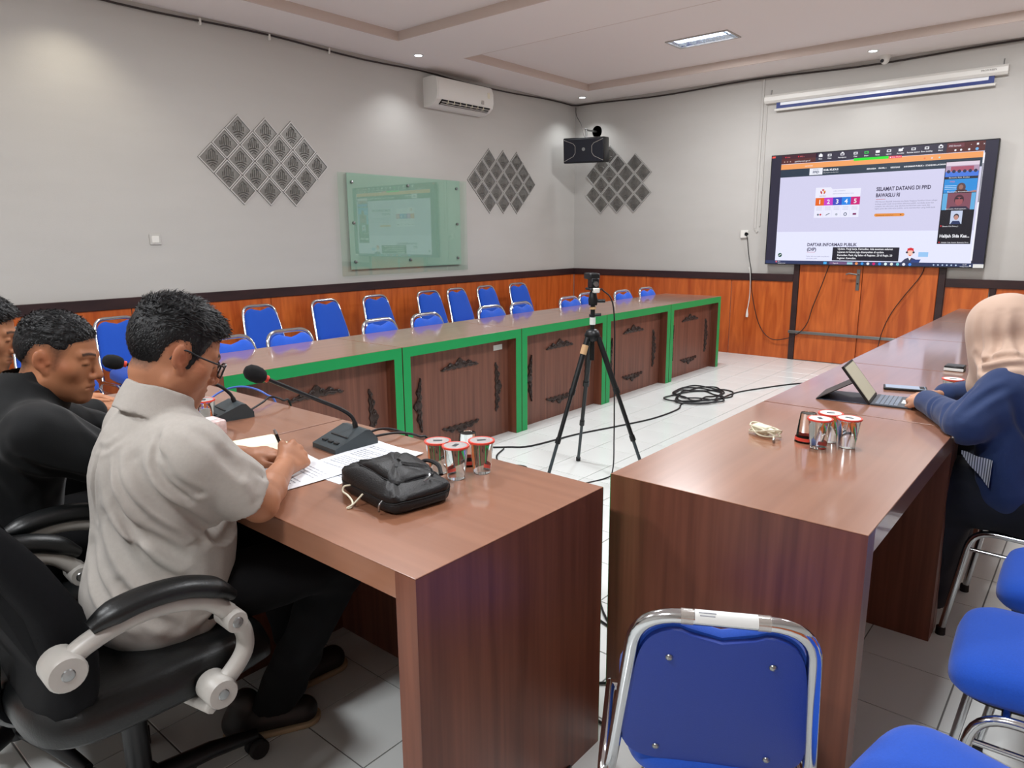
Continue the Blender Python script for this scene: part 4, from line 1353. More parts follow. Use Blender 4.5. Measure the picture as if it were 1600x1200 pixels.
# ---- goose-neck microphones
def microphone(loc, rz, neck, label):
    t = thing('desk_microphone', label, 'microphone', loc, rz, 'goose-neck microphones')
    # local: -y towards the speaker (low front), z up
    hw, y0, y1 = 0.064, -0.082, 0.072
    prof = [(y0, 0.0), (y1, 0.0), (y1, 0.020), (0.045, 0.052), (0.030, 0.054), (y0, 0.014)]
    body = MB().prism(prof, lambda p: (-hw, p[0], p[1]), lambda p: (hw, p[0], p[1])).build('mic_base', 'charcoal_plastic', t, world=False)
    sl = (0.054 - 0.014) / (0.030 - y0)
    for x in (-0.032, 0.0, 0.032):
        yy = y0 + 0.026
        zz = 0.014 + sl * (yy - y0)
        MB().bbox(x - 0.011, x + 0.011, yy - 0.006, yy + 0.006, zz - 0.002, zz + 0.0035, 0.001, 1).build('button', 'rubber', body, world=False)
    zz = 0.014 + sl * 0.06
    MB().bbox(-0.045, 0.045, y0 + 0.055, y0 + 0.062, zz - 0.002, zz + 0.0018, 0.0005, 1).build('speaker_slot', 'black_plastic', body, world=False)
    pts = smooth_path(neck, 6)
    MB().tube(pts, [0.0085] * 4 + [0.0062] * (len(pts) - 4), 8).build('goose_neck', 'black_plastic', t, 50, world=False)
    e, d = Vector(neck[-1]), (Vector(neck[-1]) - Vector(neck[-2])).normalized()
    MB().tube([e - d * 0.004, e + d * 0.008], 0.0105, 12).build('light_ring', 'red_print', t, 50, world=False)
    rot = d.to_track_quat('Z', 'Y').to_matrix().to_4x4()
    MB().lathe([(0.010, 0.004), (0.018, 0.010), (0.0235, 0.024), (0.0245, 0.040), (0.021, 0.056), (0.012, 0.066), (0.0, 0.069)], tuple(e), 18, mat4=rot).build('foam_windscreen', mat('foam' + t.name, (18, 19, 21), 0.95, bump=0.6, bscale=800), t, 70, world=False)
    return t


microphone((-1.768, 1.290, 0.75), math.radians(-4), [(0.01, 0.030, 0.045), (0.004, 0.022, 0.085), (-0.002, -0.015, 0.118), (-0.010, -0.09, 0.160), (-0.018, -0.165, 0.203), (-0.025, -0.235, 0.243)], 'goose-neck desk microphone with red ring in front of the man in grey')
cable('microphone_cable', [(-1.78, 1.365, 0.765), (-1.76, 1.42, 0.775), (-1.73, 1.47, 0.762), (-1.715, 1.50, 0.72), (-1.70, 1.51, 0.5), (-1.69, 1.52, 0.02)], 0.004, 'wire_black', 'black cable leaving the nearer microphone over the desk edge', 'cable')
cable('microphone_cable', [(-1.74, 1.362, 0.765), (-1.69, 1.43, 0.772), (-1.64, 1.475, 0.760), (-1.62, 1.50, 0.72), (-1.62, 1.51, 0.4), (-1.62, 1.52, 0.02)], 0.004, 'wire_black', 'second black cable of the nearer microphone, nearer the paper', 'cable')
microphone((-2.395, 1.235, 0.75), math.radians(-8), [(0.0, 0.030, 0.045), (-0.004, 0.015, 0.085), (-0.012, -0.03, 0.125), (-0.03, -0.12, 0.165), (-0.045, -0.22, 0.20), (-0.06, -0.30, 0.225)], 'goose-neck desk microphone between the two seated men')
cable('microphone_cable', [(-2.37, 1.31, 0.765), (-2.40, 1.38, 0.778), (-2.43, 1.43, 0.785), (-2.41, 1.47, 0.768), (-2.40, 1.50, 0.72), (-2.40, 1.51, 0.3), (-2.40, 1.52, 0.02)], 0.004, 'wire_black', 'black cable of the farther microphone bending over the desk edge', 'cable')
cable('network_cable', [(-2.62, 1.25, 0.757), (-2.66, 1.36, 0.790), (-2.62, 1.43, 0.800), (-2.53, 1.47, 0.775), (-2.50, 1.50, 0.70), (-2.50, 1.51, 0.3), (-2.5, 1.52, 0.02)], 0.004, mat('wire_blue', (70, 104, 190), 0.5), 'blue network cable hanging over the far edge of the head desk', 'cable')


# ---- papers, notebook, pen
def sheet(name, corners, label, z=0.7505, lines=14, margin=0.11, m='paper'):
    cs = [Vector((c[0], c[1], 0)) for c in corners]
    cen = sum(cs, Vector()) / 4
    t = thing(name, label, 'paper', (cen.x, cen.y, z), 0, 'papers on the head desk')

    def at(u, v):
        return (cs[0] * (1 - u) + cs[1] * u) * (1 - v) + (cs[3] * (1 - u) + cs[2] * u) * v
    mb = MB()
    nn = 8
    top, bot = [], []
    for j in range(nn + 1):
        for i in range(nn + 1):
            u, v = i / nn, j / nn
            p = at(u, v)
            h = z + 0.0012 + 0.004 * (u ** 4 + (1 - u) ** 6) * (v ** 3)
            mb.v.append((p.x, p.y, h))
    for j in range(nn):
        for i in range(nn):
            a = j * (nn + 1) + i
            mb.f.append((a, a + 1, a + nn + 2, a + nn + 1))
    n0 = len(mb.v)
    mb.v += [(x, y, q - 0.0009) for x, y, q in mb.v]
    mb.f += [tuple(reversed([i + n0 for i in f])) for f in mb.f[:nn * nn]]
    border = [i for i in range(nn + 1)] + [(j + 1) * (nn + 1) + nn for j in range(nn)] + [nn * (nn + 1) + nn - 1 - i for i in range(nn)] + [(nn - 1 - j) * (nn + 1) for j in range(nn - 1)]
    for k in range(len(border)):
        a, b = border[k], border[(k + 1) % len(border)]
        mb.f.append((a, b, b + n0, a + n0))
    s = mb.build('sheet', m, t)
    tx = MB()
    rs = random.Random(len(label))
    for k in range(lines):
        v = margin + (1 - 2 * margin) * k / lines
        u1 = 0.88 if rs.random() > 0.25 else 0.4 + 0.4 * rs.random()
        if k % 6 == 5:
            continue
        u = 0.12
        while u < u1:
            w = 0.03 + 0.06 * rs.random()
            q = [at(u, v), at(min(u + w, u1), v), at(min(u + w, u1), v + 0.016), at(u, v + 0.016)]
            tx.add([(p.x, p.y, z + 0.0018 + 0.004 * (u ** 4 + (1 - u) ** 6) * (v ** 3) * 1.02) for p in q], [(0, 1, 2, 3)])
            u += w + 0.012
    if lines:
        tag(tx.build('printed_text', 'paper_ink', s, fix=False), kind='stuff')
    return t


sheet('paper_sheet', [(-1.700, 1.050), (-1.487, 1.054), (-1.508, 1.373), (-1.713, 1.372)], 'white printed sheet between the microphone and the black bag', 0.7502, 20)
sheet('paper_sheet', [(-1.815, 0.955), (-1.555, 0.915), (-1.540, 1.120), (-1.790, 1.150)], 'white sheet under the writing hand', 0.7515, 12)
nb = thing('notebook', 'cream notebook open beneath the left hand of the man in grey', 'notebook', (-1.95, 1.08, 0.75))
nbm = Matrix.Translation((-1.955, 1.075, 0.751)) @ Matrix.Rotation(math.radians(-12), 4, 'Z')
MB().bbox(-0.105, 0.105, -0.10, 0.10, 0.0, 0.003, 0.001, 1).xf(nbm).build('cover', 'cream_plastic', nb)
for s in (-1, 1):
    rings = []
    for k in range(9):
        u = k / 8
        h = 0.004 + 0.013 * math.sin(min(1, u * 1.5) * PI / 2) * (1 - 0.75 * max(0, u - 0.35) / 0.65)
        rings.append([(s * (0.001 + 0.098 * u), -0.096, 0.003), (s * (0.001 + 0.098 * u), 0.096, 0.003), (s * (0.001 + 0.098 * u), 0.096, h + 0.002), (s * (0.001 + 0.098 * u), -0.096, h + 0.002)])
    MB().loft(rings).xf(nbm).build('page_block', 'cream_paper', nb, 40)


# ---- drinking-water cups
def make_cup(label, loc, group, upside=False, tint='glass_clear'):
    lid = 'film_clear' if 'head' in group else 'label_white'
    t = thing('water_cup', label, 'cup', loc, random.uniform(0, 6), group)
    H = 0.092
    prof = [(0.0, 0.0015), (0.0205, 0.0015), (0.0225, 0.0), (0.0235, 0.003), (0.0255, 0.022), (0.0262, 0.024), (0.0325, 0.082), (0.0335, 0.084), (0.0340, 0.0905), (0.0362, 0.0905), (0.0362, H)]
    if upside:
        prof = [(r, H - z) for r, z in prof]
        body = MB().lathe(list(reversed(prof)), n=28)
    else:
        body = MB().lathe(prof, n=28)
    b = body.build('cup_body', tint, t, 35, world=False)
    z0 = H if not upside else 0.0
    sg = 1 if not upside else -1
    if not upside:
        MB().lathe([(0.0, H + 0.0006), (0.0318, H + 0.0006), (0.0318, H + 0.0002), (0.0, H + 0.0002)], n=24).build('film_lid', lid, t, 40, world=False)
        ring = MB()
        for k in range(24):
            a0, a1 = 2 * PI * k / 24, 2 * PI * (k + 1) / 24
            ring.add([(r * math.cos(a), r * math.sin(a), H + 0.0007) for r, a in ((0.0315, a0), (0.0368, a0), (0.0368, a1), (0.0315, a1))], [(0, 1, 2, 3)])
            ring.add([(0.0368 * math.cos(a), 0.0368 * math.sin(a), z) for z, a in ((H + 0.0007, a0), (H - 0.004, a0), (H - 0.004, a1), (H + 0.0007, a1))], [(0, 1, 2, 3)])
        ring.build('red_rim', 'red_print', t, 40, world=False)
        # dark printed mark on the film
        MB().box(-0.012, 0.012, -0.006, 0.006, H + 0.0007, H + 0.0010).build('printed_mark', 'charcoal_plastic', t, world=False)
    else:
        MB().lathe([(0.0352, 0.006), (0.0345, 0.016), (0.0341, 0.016), (0.0348, 0.006)], n=24).build('red_band', 'red_print', t, 40, world=False)
    return t


g1 = 'water cups on the head desk'
make_cup('sealed water cup with red rim, front one of the four beside the bag', (-1.283, 1.283, 0.75), g1)
make_cup('sealed water cup with red rim, right-hand one of the four beside the bag', (-1.262, 1.362, 0.75), g1)
make_cup('sealed water cup with red rim, left one behind the black bag', (-1.352, 1.284, 0.75), g1)
make_cup('clear cup turned upside down behind the three sealed cups', (-1.345, 1.395, 0.75), g1, True)
g2 = 'water cups on the right-hand desk'
make_cup('clear cup upside down with red band at its foot, left of the group', (-0.672, 2.222, 0.75), g2, True)
make_cup('sealed water cup standing in front of the group on the right desk', (-0.622, 2.172, 0.75), g2)
make_cup('sealed water cup at the back of the group on the right desk', (-0.618, 2.262, 0.75), g2)
make_cup('sealed water cup at the right of the group on the right desk', (-0.556, 2.232, 0.75), g2)
make_cup('sealed water cup beside the hands of the woman in the headscarf', (-0.42, 3.10, 0.75), g2)
make_cup('sealed water cup half hidden behind the face of the man in grey', (-2.34, 1.125, 0.75), g1)
tb = thing('tissue_pack', 'small pink and white printed pack beside the farther microphone', 'tissue pack', (-2.22, 1.09, 0.75))
MB().bbox(-2.27, -2.18, 1.05, 1.12, 0.75, 0.80, 0.008, 2).build('wrapper', mat('pack_print', (214, 190, 188), 0.4, var=0.25, vscale=60), tb, 40)
MB().bbox(-2.245, -2.205, 1.07, 1.10, 0.799, 0.803, 0.001, 1).build('opening_flap', 'label_white', tb)

# ---- black pouch bag
bag = thing('pouch_bag', 'black zipped pouch bag lying on the head desk beside the cups', 'bag', (-1.335, 1.13, 0.75))
bm4 = Matrix.Translation((-1.318, 1.098, 0.751)) @ Matrix.Rotation(math.radians(-9), 4, 'Z') @ Matrix.Diagonal((1, 1, 0.86, 1))


def bagring(hx, hy, z, ex=0.32, lift=0.0, n=56, sk=0.0):
    out = []
    for k in range(n):
        a = 2 * PI * k / n
        c, s = math.cos(a), math.sin(a)
        x, y = math.copysign(abs(c) ** ex, c) * hx, math.copysign(abs(s) ** ex, s) * hy
        w = 0.0022 * math.sin(5 * a + z * 90) + 0.0015 * math.sin(11 * a - z * 60)
        out.append((x * (1 + w * 6), y * (1 + w * 6), z + lift * (1 - (x / hx) ** 2) + sk * x + w))
    return out


MB().loft([bagring(0.115, 0.070, 0.0), bagring(0.128, 0.083, 0.003), bagring(0.134, 0.090, 0.012), bagring(0.136, 0.092, 0.028), bagring(0.132, 0.089, 0.034), bagring(0.136, 0.092, 0.040), bagring(0.134, 0.091, 0.056, sk=-0.04), bagring(0.126, 0.084, 0.064, sk=-0.06, lift=0.004), bagring(0.10, 0.066, 0.069, sk=-0.07, lift=0.012), bagring(0.05, 0.034, 0.074, sk=-0.08, lift=0.012)]).xf(bm4).build('bag_body', mat('bag_nylon', (17, 17, 19), 0.5, var=0.15, vscale=20, bump=0.5, bscale=260), bag, 60)
fl = []
for hx, hy, z, lf in ((0.088, 0.060, 0.064, 0.012), (0.092, 0.064, 0.073, 0.013), (0.088, 0.060, 0.080, 0.014), (0.06, 0.040, 0.084, 0.014), (0.02, 0.012, 0.086, 0.014)):
    fl.append([(x - 0.012, y + 0.012, z) for x, y, z in bagring(hx, hy, z, 0.36, lf, sk=-0.07)])
MB().loft(fl).xf(bm4).build('front_pocket', 'bag_nylon', bag, 60)
MB().tube([Vector(p) for p in bagring(0.1345, 0.0905, 0.034)], 0.0022, 6, closed=True).xf(bm4).build('zip_line', 'rubber', bag, 50)
MB().tube([(x - 0.012, y + 0.012, z) for x, y, z in bagring(0.094, 0.066, 0.0715, 0.36, 0.012, sk=-0.07)], 0.0018, 6, closed=True).xf(bm4).build('zip_line', 'rubber', bag, 50)
MB().tube(smooth_path([(0.090, 0.045, 0.074), (0.100, 0.04, 0.082), (0.112, 0.03, 0.078), (0.112, 0.015, 0.070)], 4), 0.003, 6).xf(bm4).build('zip_pull', 'steel', bag, 50)
MB().tube(smooth_path([(0.10, -0.094, 0.040), (0.104, -0.104, 0.034), (0.100, -0.104, 0.016), (0.094, -0.100, 0.010)], 4), 0.0026, 6).xf(bm4).build('zip_pull', 'steel', bag, 50)
MB().tube(smooth_path([(-0.134, -0.05, 0.045), (-0.15, -0.06, 0.04), (-0.155, -0.06, 0.02), (-0.145, -0.055, 0.008), (-0.134, -0.05, 0.014)], 4), 0.004, 6).xf(bm4).build('strap_loop', 'rubber', bag, 50)
MB().tube(smooth_path([(-0.03, 0.088, 0.06), (0.0, 0.10, 0.078), (0.05, 0.10, 0.078), (0.08, 0.088, 0.06)], 5), 0.006, 6).xf(bm4).build('carry_handle', 'rubber', bag, 50)
co = MB().tube(smooth_path([(-0.048, -0.096, 0.040), (-0.062, -0.106, 0.034), (-0.058, -0.112, 0.022), (-0.030, -0.114, 0.020), (0.000, -0.118, 0.012), (0.012, -0.128, 0.0035), (0.010, -0.138, 0.0030), (0.014, -0.122, 0.012), (0.020, -0.100, 0.036)], 6), 0.0026, 6).xf(bm4).build('cord', 'cream_plastic', bag, 50)
co['label'] = 'cream elastic cord sticking out of the zip'

# ---- charger with wrapped cord
chg = thing('charger', 'cream phone charger wrapped in its own cord on the right desk', 'charger', (-0.80, 2.20, 0.75))
cm4 = Matrix.Translation((-0.805, 2.205, 0.752)) @ Matrix.Rotation(math.radians(-20), 4, 'Z')
MB().bbox(-0.032, 0.028, -0.017, 0.017, 0.004, 0.032, 0.006, 3).xf(cm4).build('charger_body', 'cream_plastic', chg, 40)
MB().lathe([(0.0, 0.0), (0.011, 0.0), (0.009, 0.018), (0.006, 0.022), (0.0, 0.022)], (0.028, 0, 0.018), 12, 'x').xf(cm4).build('plug_neck', 'cream_plastic', chg, 40)
lp = []
for k in range(40):
    a = k / 40 * 2 * PI * 3
    lp.append((0.010 + (0.054 + 0.004 * math.sin(k)) * math.cos(a), (0.030 + 0.003 * math.cos(1.7 * k)) * math.sin(a), 0.014 + 0.012 * math.sin(a * 1.33) * (1 if k > 4 else 0.3) + 0.004))
lp += [(0.060, -0.02, 0.010), (0.074, -0.032, 0.004)]
MB().tube(smooth_path(lp, 4), 0.0028, 6).xf(cm4).build('cord', 'cream_plastic', chg, 60)
MB().tube([(0.070, -0.030, 0.006), (0.082, -0.044, 0.004)], 0.0045, 8).xf(cm4).build('connector', 'steel', chg, 40)

# ---- tablet with keyboard cover
tab = thing('tablet_computer', 'tablet propped on a dark folding keyboard cover in front of the woman', 'tablet', (-0.62, 2.95, 0.75))
tm = Matrix.Translation((-0.660, 2.958, 0.7505)) @ Matrix.Rotation(math.radians(96), 4, 'Z')
# local x: along the hinge, local y: away from the user ; user sits at -y


def tbx(mb, name, m, sm=None, par=None):
    return mb.xf(tm).build(name, m, par or tab, sm)


kb = tbx(MB().bbox(-0.098, 0.098, -0.145, -0.006, 0.0, 0.006, 0.002, 2), 'keyboard_base', mat('kb_dark', (58, 62, 70), 0.5))
keys = MB()
for r in range(5):
    for c in range(12):
        if r == 4 and 3 <= c <= 7:
            continue
        x0 = -0.090 + c * 0.0151
        y0 = -0.020 - r * 0.0155
        keys.box(x0, x0 + 0.0130, y0 - 0.0128, y0, 0.006, 0.0074)
keys.box(-0.0447, 0.0288, -0.0948, -0.082, 0.006, 0.0074)
tag(tbx(keys, 'keys', mat('key_grey', (112, 122, 138), 0.5), None, kb), kind='stuff')
tbx(MB().bbox(-0.032, 0.032, -0.140, -0.102, 0.006, 0.0066, 0.0003, 1), 'touchpad', 'label_white', None, kb)
ang = math.radians(38)
dy, dz = math.sin(ang), math.cos(ang)


def pt(x, t, n):  # point on the leaning tablet: t up the slab, n thickness to the back
    return (x, -0.004 + t * dy + n * dz, 0.006 + t * dz - n * dy)


def slab(x0, x1, t0, t1, n0, n1):
    return MB().add([pt(x, t, n) for n in (n0, n1) for x, t in ((x0, t0), (x1, t0), (x1, t1), (x0, t1))], [(0, 3, 2, 1), (4, 5, 6, 7), (0, 1, 5, 4), (1, 2, 6, 5), (2, 3, 7, 6), (3, 0, 4, 7)])


sl = tbx(slab(-0.098, 0.098, 0.0, 0.168, 0.0, 0.009), 'tablet_slab', 'black_plastic')
tbx(slab(-0.091, 0.091, 0.010, 0.160, -0.0008, 0.0), 'display', mat('tablet_display', (178, 172, 148), 0.12, emit=(150, 146, 128), es=0.35), None, sl)
e0, e1 = pt(0, 0.095, 0.010), (0, 0.185, 0.001)
mbk = MB().add([(-0.098, e0[1], e0[2]), (0.098, e0[1], e0[2]), (0.098, e1[1], e1[2]), (-0.098, e1[1], e1[2]), (-0.098, e0[1] + 0.002, e0[2] + 0.003), (0.098, e0[1] + 0.002, e0[2] + 0.003), (0.098, e1[1] + 0.004, e1[2] + 0.001), (-0.098, e1[1] + 0.004, e1[2] + 0.001)],
               [(0, 1, 2, 3), (4, 7, 6, 5), (0, 4, 5, 1), (1, 5, 6, 2), (2, 6, 7, 3), (3, 7, 4, 0)])
tbx(mbk, 'kickstand', 'black_plastic')
tbx(MB().bbox(-0.098, 0.098, -0.006, 0.187, -0.0002, 0.0022, 0.0008, 1), 'cover_flap', mat('cover_navy', (34, 38, 58), 0.45), None)

# ---- phone
ph = thing('smartphone', 'smartphone in a dark case lying face up behind the tablet', 'phone', (-0.61, 3.25, 0.75))
pm4 = Matrix.Translation((-0.605, 3.245, 0.7505)) @ Matrix.Rotation(math.radians(14), 4, 'Z')
pb = MB().bbox(-0.080, 0.080, -0.039, 0.039, 0.0, 0.0105, 0.004, 3).xf(pm4).build('phone_case', 'black_plastic', ph, 40)
MB().bbox(-0.073, 0.073, -0.033, 0.033, 0.0102, 0.0110, 0.0003, 1).xf(pm4).build('phone_screen', mat('phone_glass', (150, 165, 180), 0.06, spec=0.8, emit=(120, 134, 150), es=0.25), ph)
MB().bbox(0.052, 0.070, -0.028, 0.028, 0.0110, 0.0114, 0.0002, 1).xf(pm4).build('status_bar', 'rubber', ph)
# small dark box further along the right desks
bx_ = thing('small_box', 'small black and white gadget on the desk beyond the woman', 'gadget', (-0.52, 3.86, 0.75))
MB().bbox(-0.56, -0.48, 3.82, 3.90, 0.75, 0.775, 0.004, 1).build('body', 'black_plastic', bx_, 40)
MB().bbox(-0.56, -0.48, 3.817, 3.821, 0.752, 0.765, 0.001, 1).build('front_strip', 'label_white', bx_)

# ---- laptop of the man in black
lpt = thing('laptop', 'slim grey laptop in front of the man in black', 'laptop', (-2.62, 1.12, 0.75))
lm4 = Matrix.Translation((-2.62, 1.10, 0.751)) @ Matrix.Rotation(math.radians(8), 4, 'Z')
base_ = MB().bbox(-0.16, 0.16, -0.11, 0.11, 0.0, 0.014, 0.004, 2).xf(lm4).build('laptop_base', 'grey_paint', lpt, 40)
kk = MB()
for r in range(5):
    for c in range(14):
        kk.box(-0.140 + c * 0.0202, -0.124 + c * 0.0202, 0.075 - r * 0.019, 0.090 - r * 0.019, 0.014, 0.0155)
tag(kk.xf(lm4).build('keys', 'rubber', base_), kind='stuff')
MB().bbox(-0.16, 0.16, 0.105, 0.113, 0.012, 0.06, 0.002, 1).xf(lm4).build('hinge_cover', 'grey_paint', lpt)
# ================================================================== people: one continuous surface each, clothes over it
f4 = np.float32


def _hash(i, j, k, seed):
    h = (i * 374761393 + j * 668265263 + k * 2147483647 + seed * 1274126177) & 0x7fffffff
    h = ((h ^ (h >> 13)) * 1274126177) & 0x7fffffff
    return ((h ^ (h >> 16)) & 0xffff).astype(f4) / 65535.0


def vnoise(x, y, z, seed=0):
    x, y, z = np.broadcast_arrays(x, y, z)
    xi, yi, zi = np.floor(x).astype(np.int64), np.floor(y).astype(np.int64), np.floor(z).astype(np.int64)
    fx, fy, fz = (x - xi).astype(f4), (y - yi).astype(f4), (z - zi).astype(f4)
    fx, fy, fz = fx * fx * (3 - 2 * fx), fy * fy * (3 - 2 * fy), fz * fz * (3 - 2 * fz)
    r = 0
    for a in (0, 1):
        for b in (0, 1):
            for c in (0, 1):
                w = (fx if a else 1 - fx) * (fy if b else 1 - fy) * (fz if c else 1 - fz)
                r = r + w * _hash(xi + a, yi + b, zi + c, seed)
    return r * 2 - 1


def smin(a, b, k):
    h = np.clip(0.5 + 0.5 * (b - a) / k, 0, 1)
    return b + (a - b) * h - k * h * (1 - h)


class Field:
    def __init__(s, lo, hi, h):
        s.lo, s.h = np.array(lo, float), h
        s.n = np.ceil((np.array(hi, float) - s.lo) / h).astype(int) + 1
        s.ax = [(s.lo[i] + h * np.arange(s.n[i])).astype(f4) for i in range(3)]
        s.D = np.full(tuple(s.n), 1.0, f4)

    def blk(s, lo, hi):
        sl = []
        for i in range(3):
            a = int(max(0, math.floor((lo[i] - s.lo[i]) / s.h)))
            b = int(min(s.n[i], math.ceil((hi[i] - s.lo[i]) / s.h) + 1))
            if b - a < 2:
                return None, None
            sl.append(slice(a, b))
        sl = tuple(sl)
        return sl, (s.ax[0][sl[0]][:, None, None], s.ax[1][sl[1]][None, :, None], s.ax[2][sl[2]][None, None, :])

    def op(s, fn, lo, hi, k, mode='u'):
        sl, P = s.blk(lo, hi)
        if sl is None:
            return s
        d = fn(*P)
        D = s.D[sl]
        if mode == 'u':
            s.D[sl] = smin(D, d, k)
        elif mode == 's':
            s.D[sl] = -smin(-D, d, k)
        elif mode == 'i':
            s.D[sl] = -smin(-D, -d, k)
        elif mode == 'add':
            s.D[sl] = D + d
        return s

    def rc(s, a, b, ra, rb=None, k=0.02, mode='u', m=0.06):
        a, b = np.array(a, float), np.array(b, float)
        rb = ra if rb is None else rb
        ba = b - a
        L2 = max(float(ba @ ba), 1e-9)
        R = max(ra, rb) + k + m

        def fn(x, y, z):
            px, py, pz = x - f4(a[0]), y - f4(a[1]), z - f4(a[2])
            t = np.clip((px * f4(ba[0]) + py * f4(ba[1]) + pz * f4(ba[2])) / f4(L2), 0, 1)
            return np.sqrt((px - t * f4(ba[0])) ** 2 + (py - t * f4(ba[1])) ** 2 + (pz - t * f4(ba[2])) ** 2) - (f4(ra) + f4(rb - ra) * t)
        return s.op(fn, np.minimum(a, b) - R, np.maximum(a, b) + R, k, mode)

    def ell(s, c, r, k=0.02, R=None, mode='u', m=0.06):
        c, r = np.array(c, float), np.array(r, float)
        B = max(r) + k + m

        def fn(x, y, z):
            px, py, pz = x - f4(c[0]), y - f4(c[1]), z - f4(c[2])
            if R is not None:
                px, py, pz = (px * f4(R[0][i]) + py * f4(R[1][i]) + pz * f4(R[2][i]) for i in range(3))
            k0 = np.sqrt((px / f4(r[0])) ** 2 + (py / f4(r[1])) ** 2 + (pz / f4(r[2])) ** 2)
            k1 = np.sqrt((px / f4(r[0] ** 2)) ** 2 + (py / f4(r[1] ** 2)) ** 2 + (pz / f4(r[2] ** 2)) ** 2) + f4(1e-6)
            return k0 * (k0 - 1) / k1
        return s.op(fn, c - B, c + B, k, mode)

    def surf(s, p):
        """move a point onto the surface"""
        p = np.array(p, float)

        def at(q):
            g = np.clip((q - s.lo) / s.h, 0, np.array(s.n) - 1.001)
            i = np.floor(g).astype(int)
            f = g - i
            r = 0.0
            for a in (0, 1):
                for b in (0, 1):
                    for c in (0, 1):
                        r += (f[0] if a else 1 - f[0]) * (f[1] if b else 1 - f[1]) * (f[2] if c else 1 - f[2]) * float(s.D[i[0] + a, i[1] + b, i[2] + c])
            return r
        e = s.h * 1.5
        for _ in range(10):
            d = at(p)
            g = np.array([at(p + e * v) - at(p - e * v) for v in np.eye(3)]) / (2 * e)
            L = np.linalg.norm(g)
            if L < 0.2 or abs(d) > 0.5:
                break
            p = p - np.clip(d, -0.02, 0.02) * g / (L * L) * min(1.0, L)
            if abs(d) < 0.0008:
                break
        return p

    def crease(s, pts, w, depth, ridge=0.55):
        """soft fold laid along the surface: a valley with ridges beside it, fading at both ends"""
        path = smooth_path(pts, 5)
        path = [s.surf(tuple(q)) for q in path]
        n = len(path)
        P = np.array(path)
        lo, hi = P.min(0) - 4 * w, P.max(0) + 4 * w
        sl, (x, y, z) = s.blk(lo, hi)
        if sl is None:
            return s
        D = s.D[sl]
        I = np.nonzero(np.abs(D) < 0.03)
        X_ = np.stack([x.ravel()[I[0]], y.ravel()[I[1]], z.ravel()[I[2]]], 1).astype(f4)
        best = np.full(len(X_), 9.0, f4)
        tt = np.zeros(len(X_), f4)
        for i in range(n - 1):
            a, ba = P[i], P[i + 1] - P[i]
            L2 = max(float(ba @ ba), 1e-10)
            q = X_ - a.astype(f4)
            t = np.clip(q @ ba.astype(f4) / f4(L2), 0, 1)
            d2 = ((q - t[:, None] * ba.astype(f4)) ** 2).sum(1)
            m = d2 < best
            best[m] = d2[m]
            tt[m] = ((i + t) / (n - 1))[m]
        q = best / f4(w * w)
        fade = np.sin(np.clip(tt, 0.03, 0.97) * PI) ** 0.6
        D[I] += (f4(depth) * fade * (np.exp(-q) - f4(ridge) * np.exp(-(np.sqrt(q) - 1.9) ** 2))).astype(f4)
        s.D[sl] = D
        return s

    def plane(s, p, n, k=0.004):
        """keep the side where (q-p).n < 0"""
        p, n = np.array(p, float), np.array(n, float)
        n = n / np.linalg.norm(n)
        d = (s.ax[0][:, None, None] - f4(p[0])) * f4(n[0]) + (s.ax[1][None, :, None] - f4(p[1])) * f4(n[1]) + (s.ax[2][None, None, :] - f4(p[2])) * f4(n[2])
        s.D = np.maximum(s.D, d).astype(f4)
        return s

    def noise(s, amp, sc, seed=0):
        m = np.abs(s.D) < 0.03
        I = np.nonzero(m)
        x, y, z = s.ax[0][I[0]], s.ax[1][I[1]], s.ax[2][I[2]]
        s.D[I] += f4(amp) * vnoise(x * sc[0], y * sc[1], z * sc[2], seed)
        return s

    def mesh(s):
        """surface nets"""
        D = s.D
        neg = D < 0
        nx, ny, nz = D.shape
        cnt = np.zeros((nx - 1, ny - 1, nz - 1), np.uint8)
        for a in (0, 1):
            for b in (0, 1):
                for c in (0, 1):
                    cnt += neg[a:nx - 1 + a, b:ny - 1 + b, c:nz - 1 + c]
        act = (cnt > 0) & (cnt < 8)
        ci = np.nonzero(act)
        N = len(ci[0])
        idx = np.full(act.shape, -1, np.int32)
        idx[ci] = np.arange(N)
        acc = np.zeros((N, 3))
        num = np.zeros(N)
        corners = [(a, b, c) for a in (0, 1) for b in (0, 1) for c in (0, 1)]
        val = {q: D[ci[0] + q[0], ci[1] + q[1], ci[2] + q[2]].astype(float) for q in corners}
        for q in corners:
            for axis in range(3):
                if q[axis] == 0:
                    q2 = list(q)
                    q2[axis] = 1
                    q2 = tuple(q2)
                    v0, v1 = val[q], val[q2]
                    mk = (v0 < 0) != (v1 < 0)
                    t = np.where(mk, v0 / np.where(mk, v0 - v1, 1), 0)
                    p = np.array(q, float)[None, :].repeat(N, 0)
                    p[:, axis] += t
                    acc += p * mk[:, None]
                    num += mk
        V = acc / num[:, None]
        V = (np.stack(ci, 1) + V) * s.h + s.lo
        F = []
        for axis in range(3):
            sl0 = [slice(None)] * 3
            sl1 = [slice(None)] * 3
            sl0[axis] = slice(0, -1)
            sl1[axis] = slice(1, None)
            e = neg[tuple(sl0)] != neg[tuple(sl1)]
            o1, o2 = [(1, 2), (2, 0), (0, 1)][axis]
            I = list(np.nonzero(e))
            ok = (I[o1] > 0) & (I[o2] > 0) & (I[o1] < D.shape[o1] - 1) & (I[o2] < D.shape[o2] - 1)
            I = [q[ok] for q in I]
            first = neg[tuple(I)]

            def cell(d1, d2):
                J = list(I)
                J[o1] = J[o1] - d1
                J[o2] = J[o2] - d2
                return idx[tuple(J)]
            quad_ = np.stack([cell(1, 1), cell(0, 1), cell(0, 0), cell(1, 0)], 1)
            quad_[~first] = quad_[~first][:, ::-1]
            F.append(quad_)
        F = np.concatenate(F)
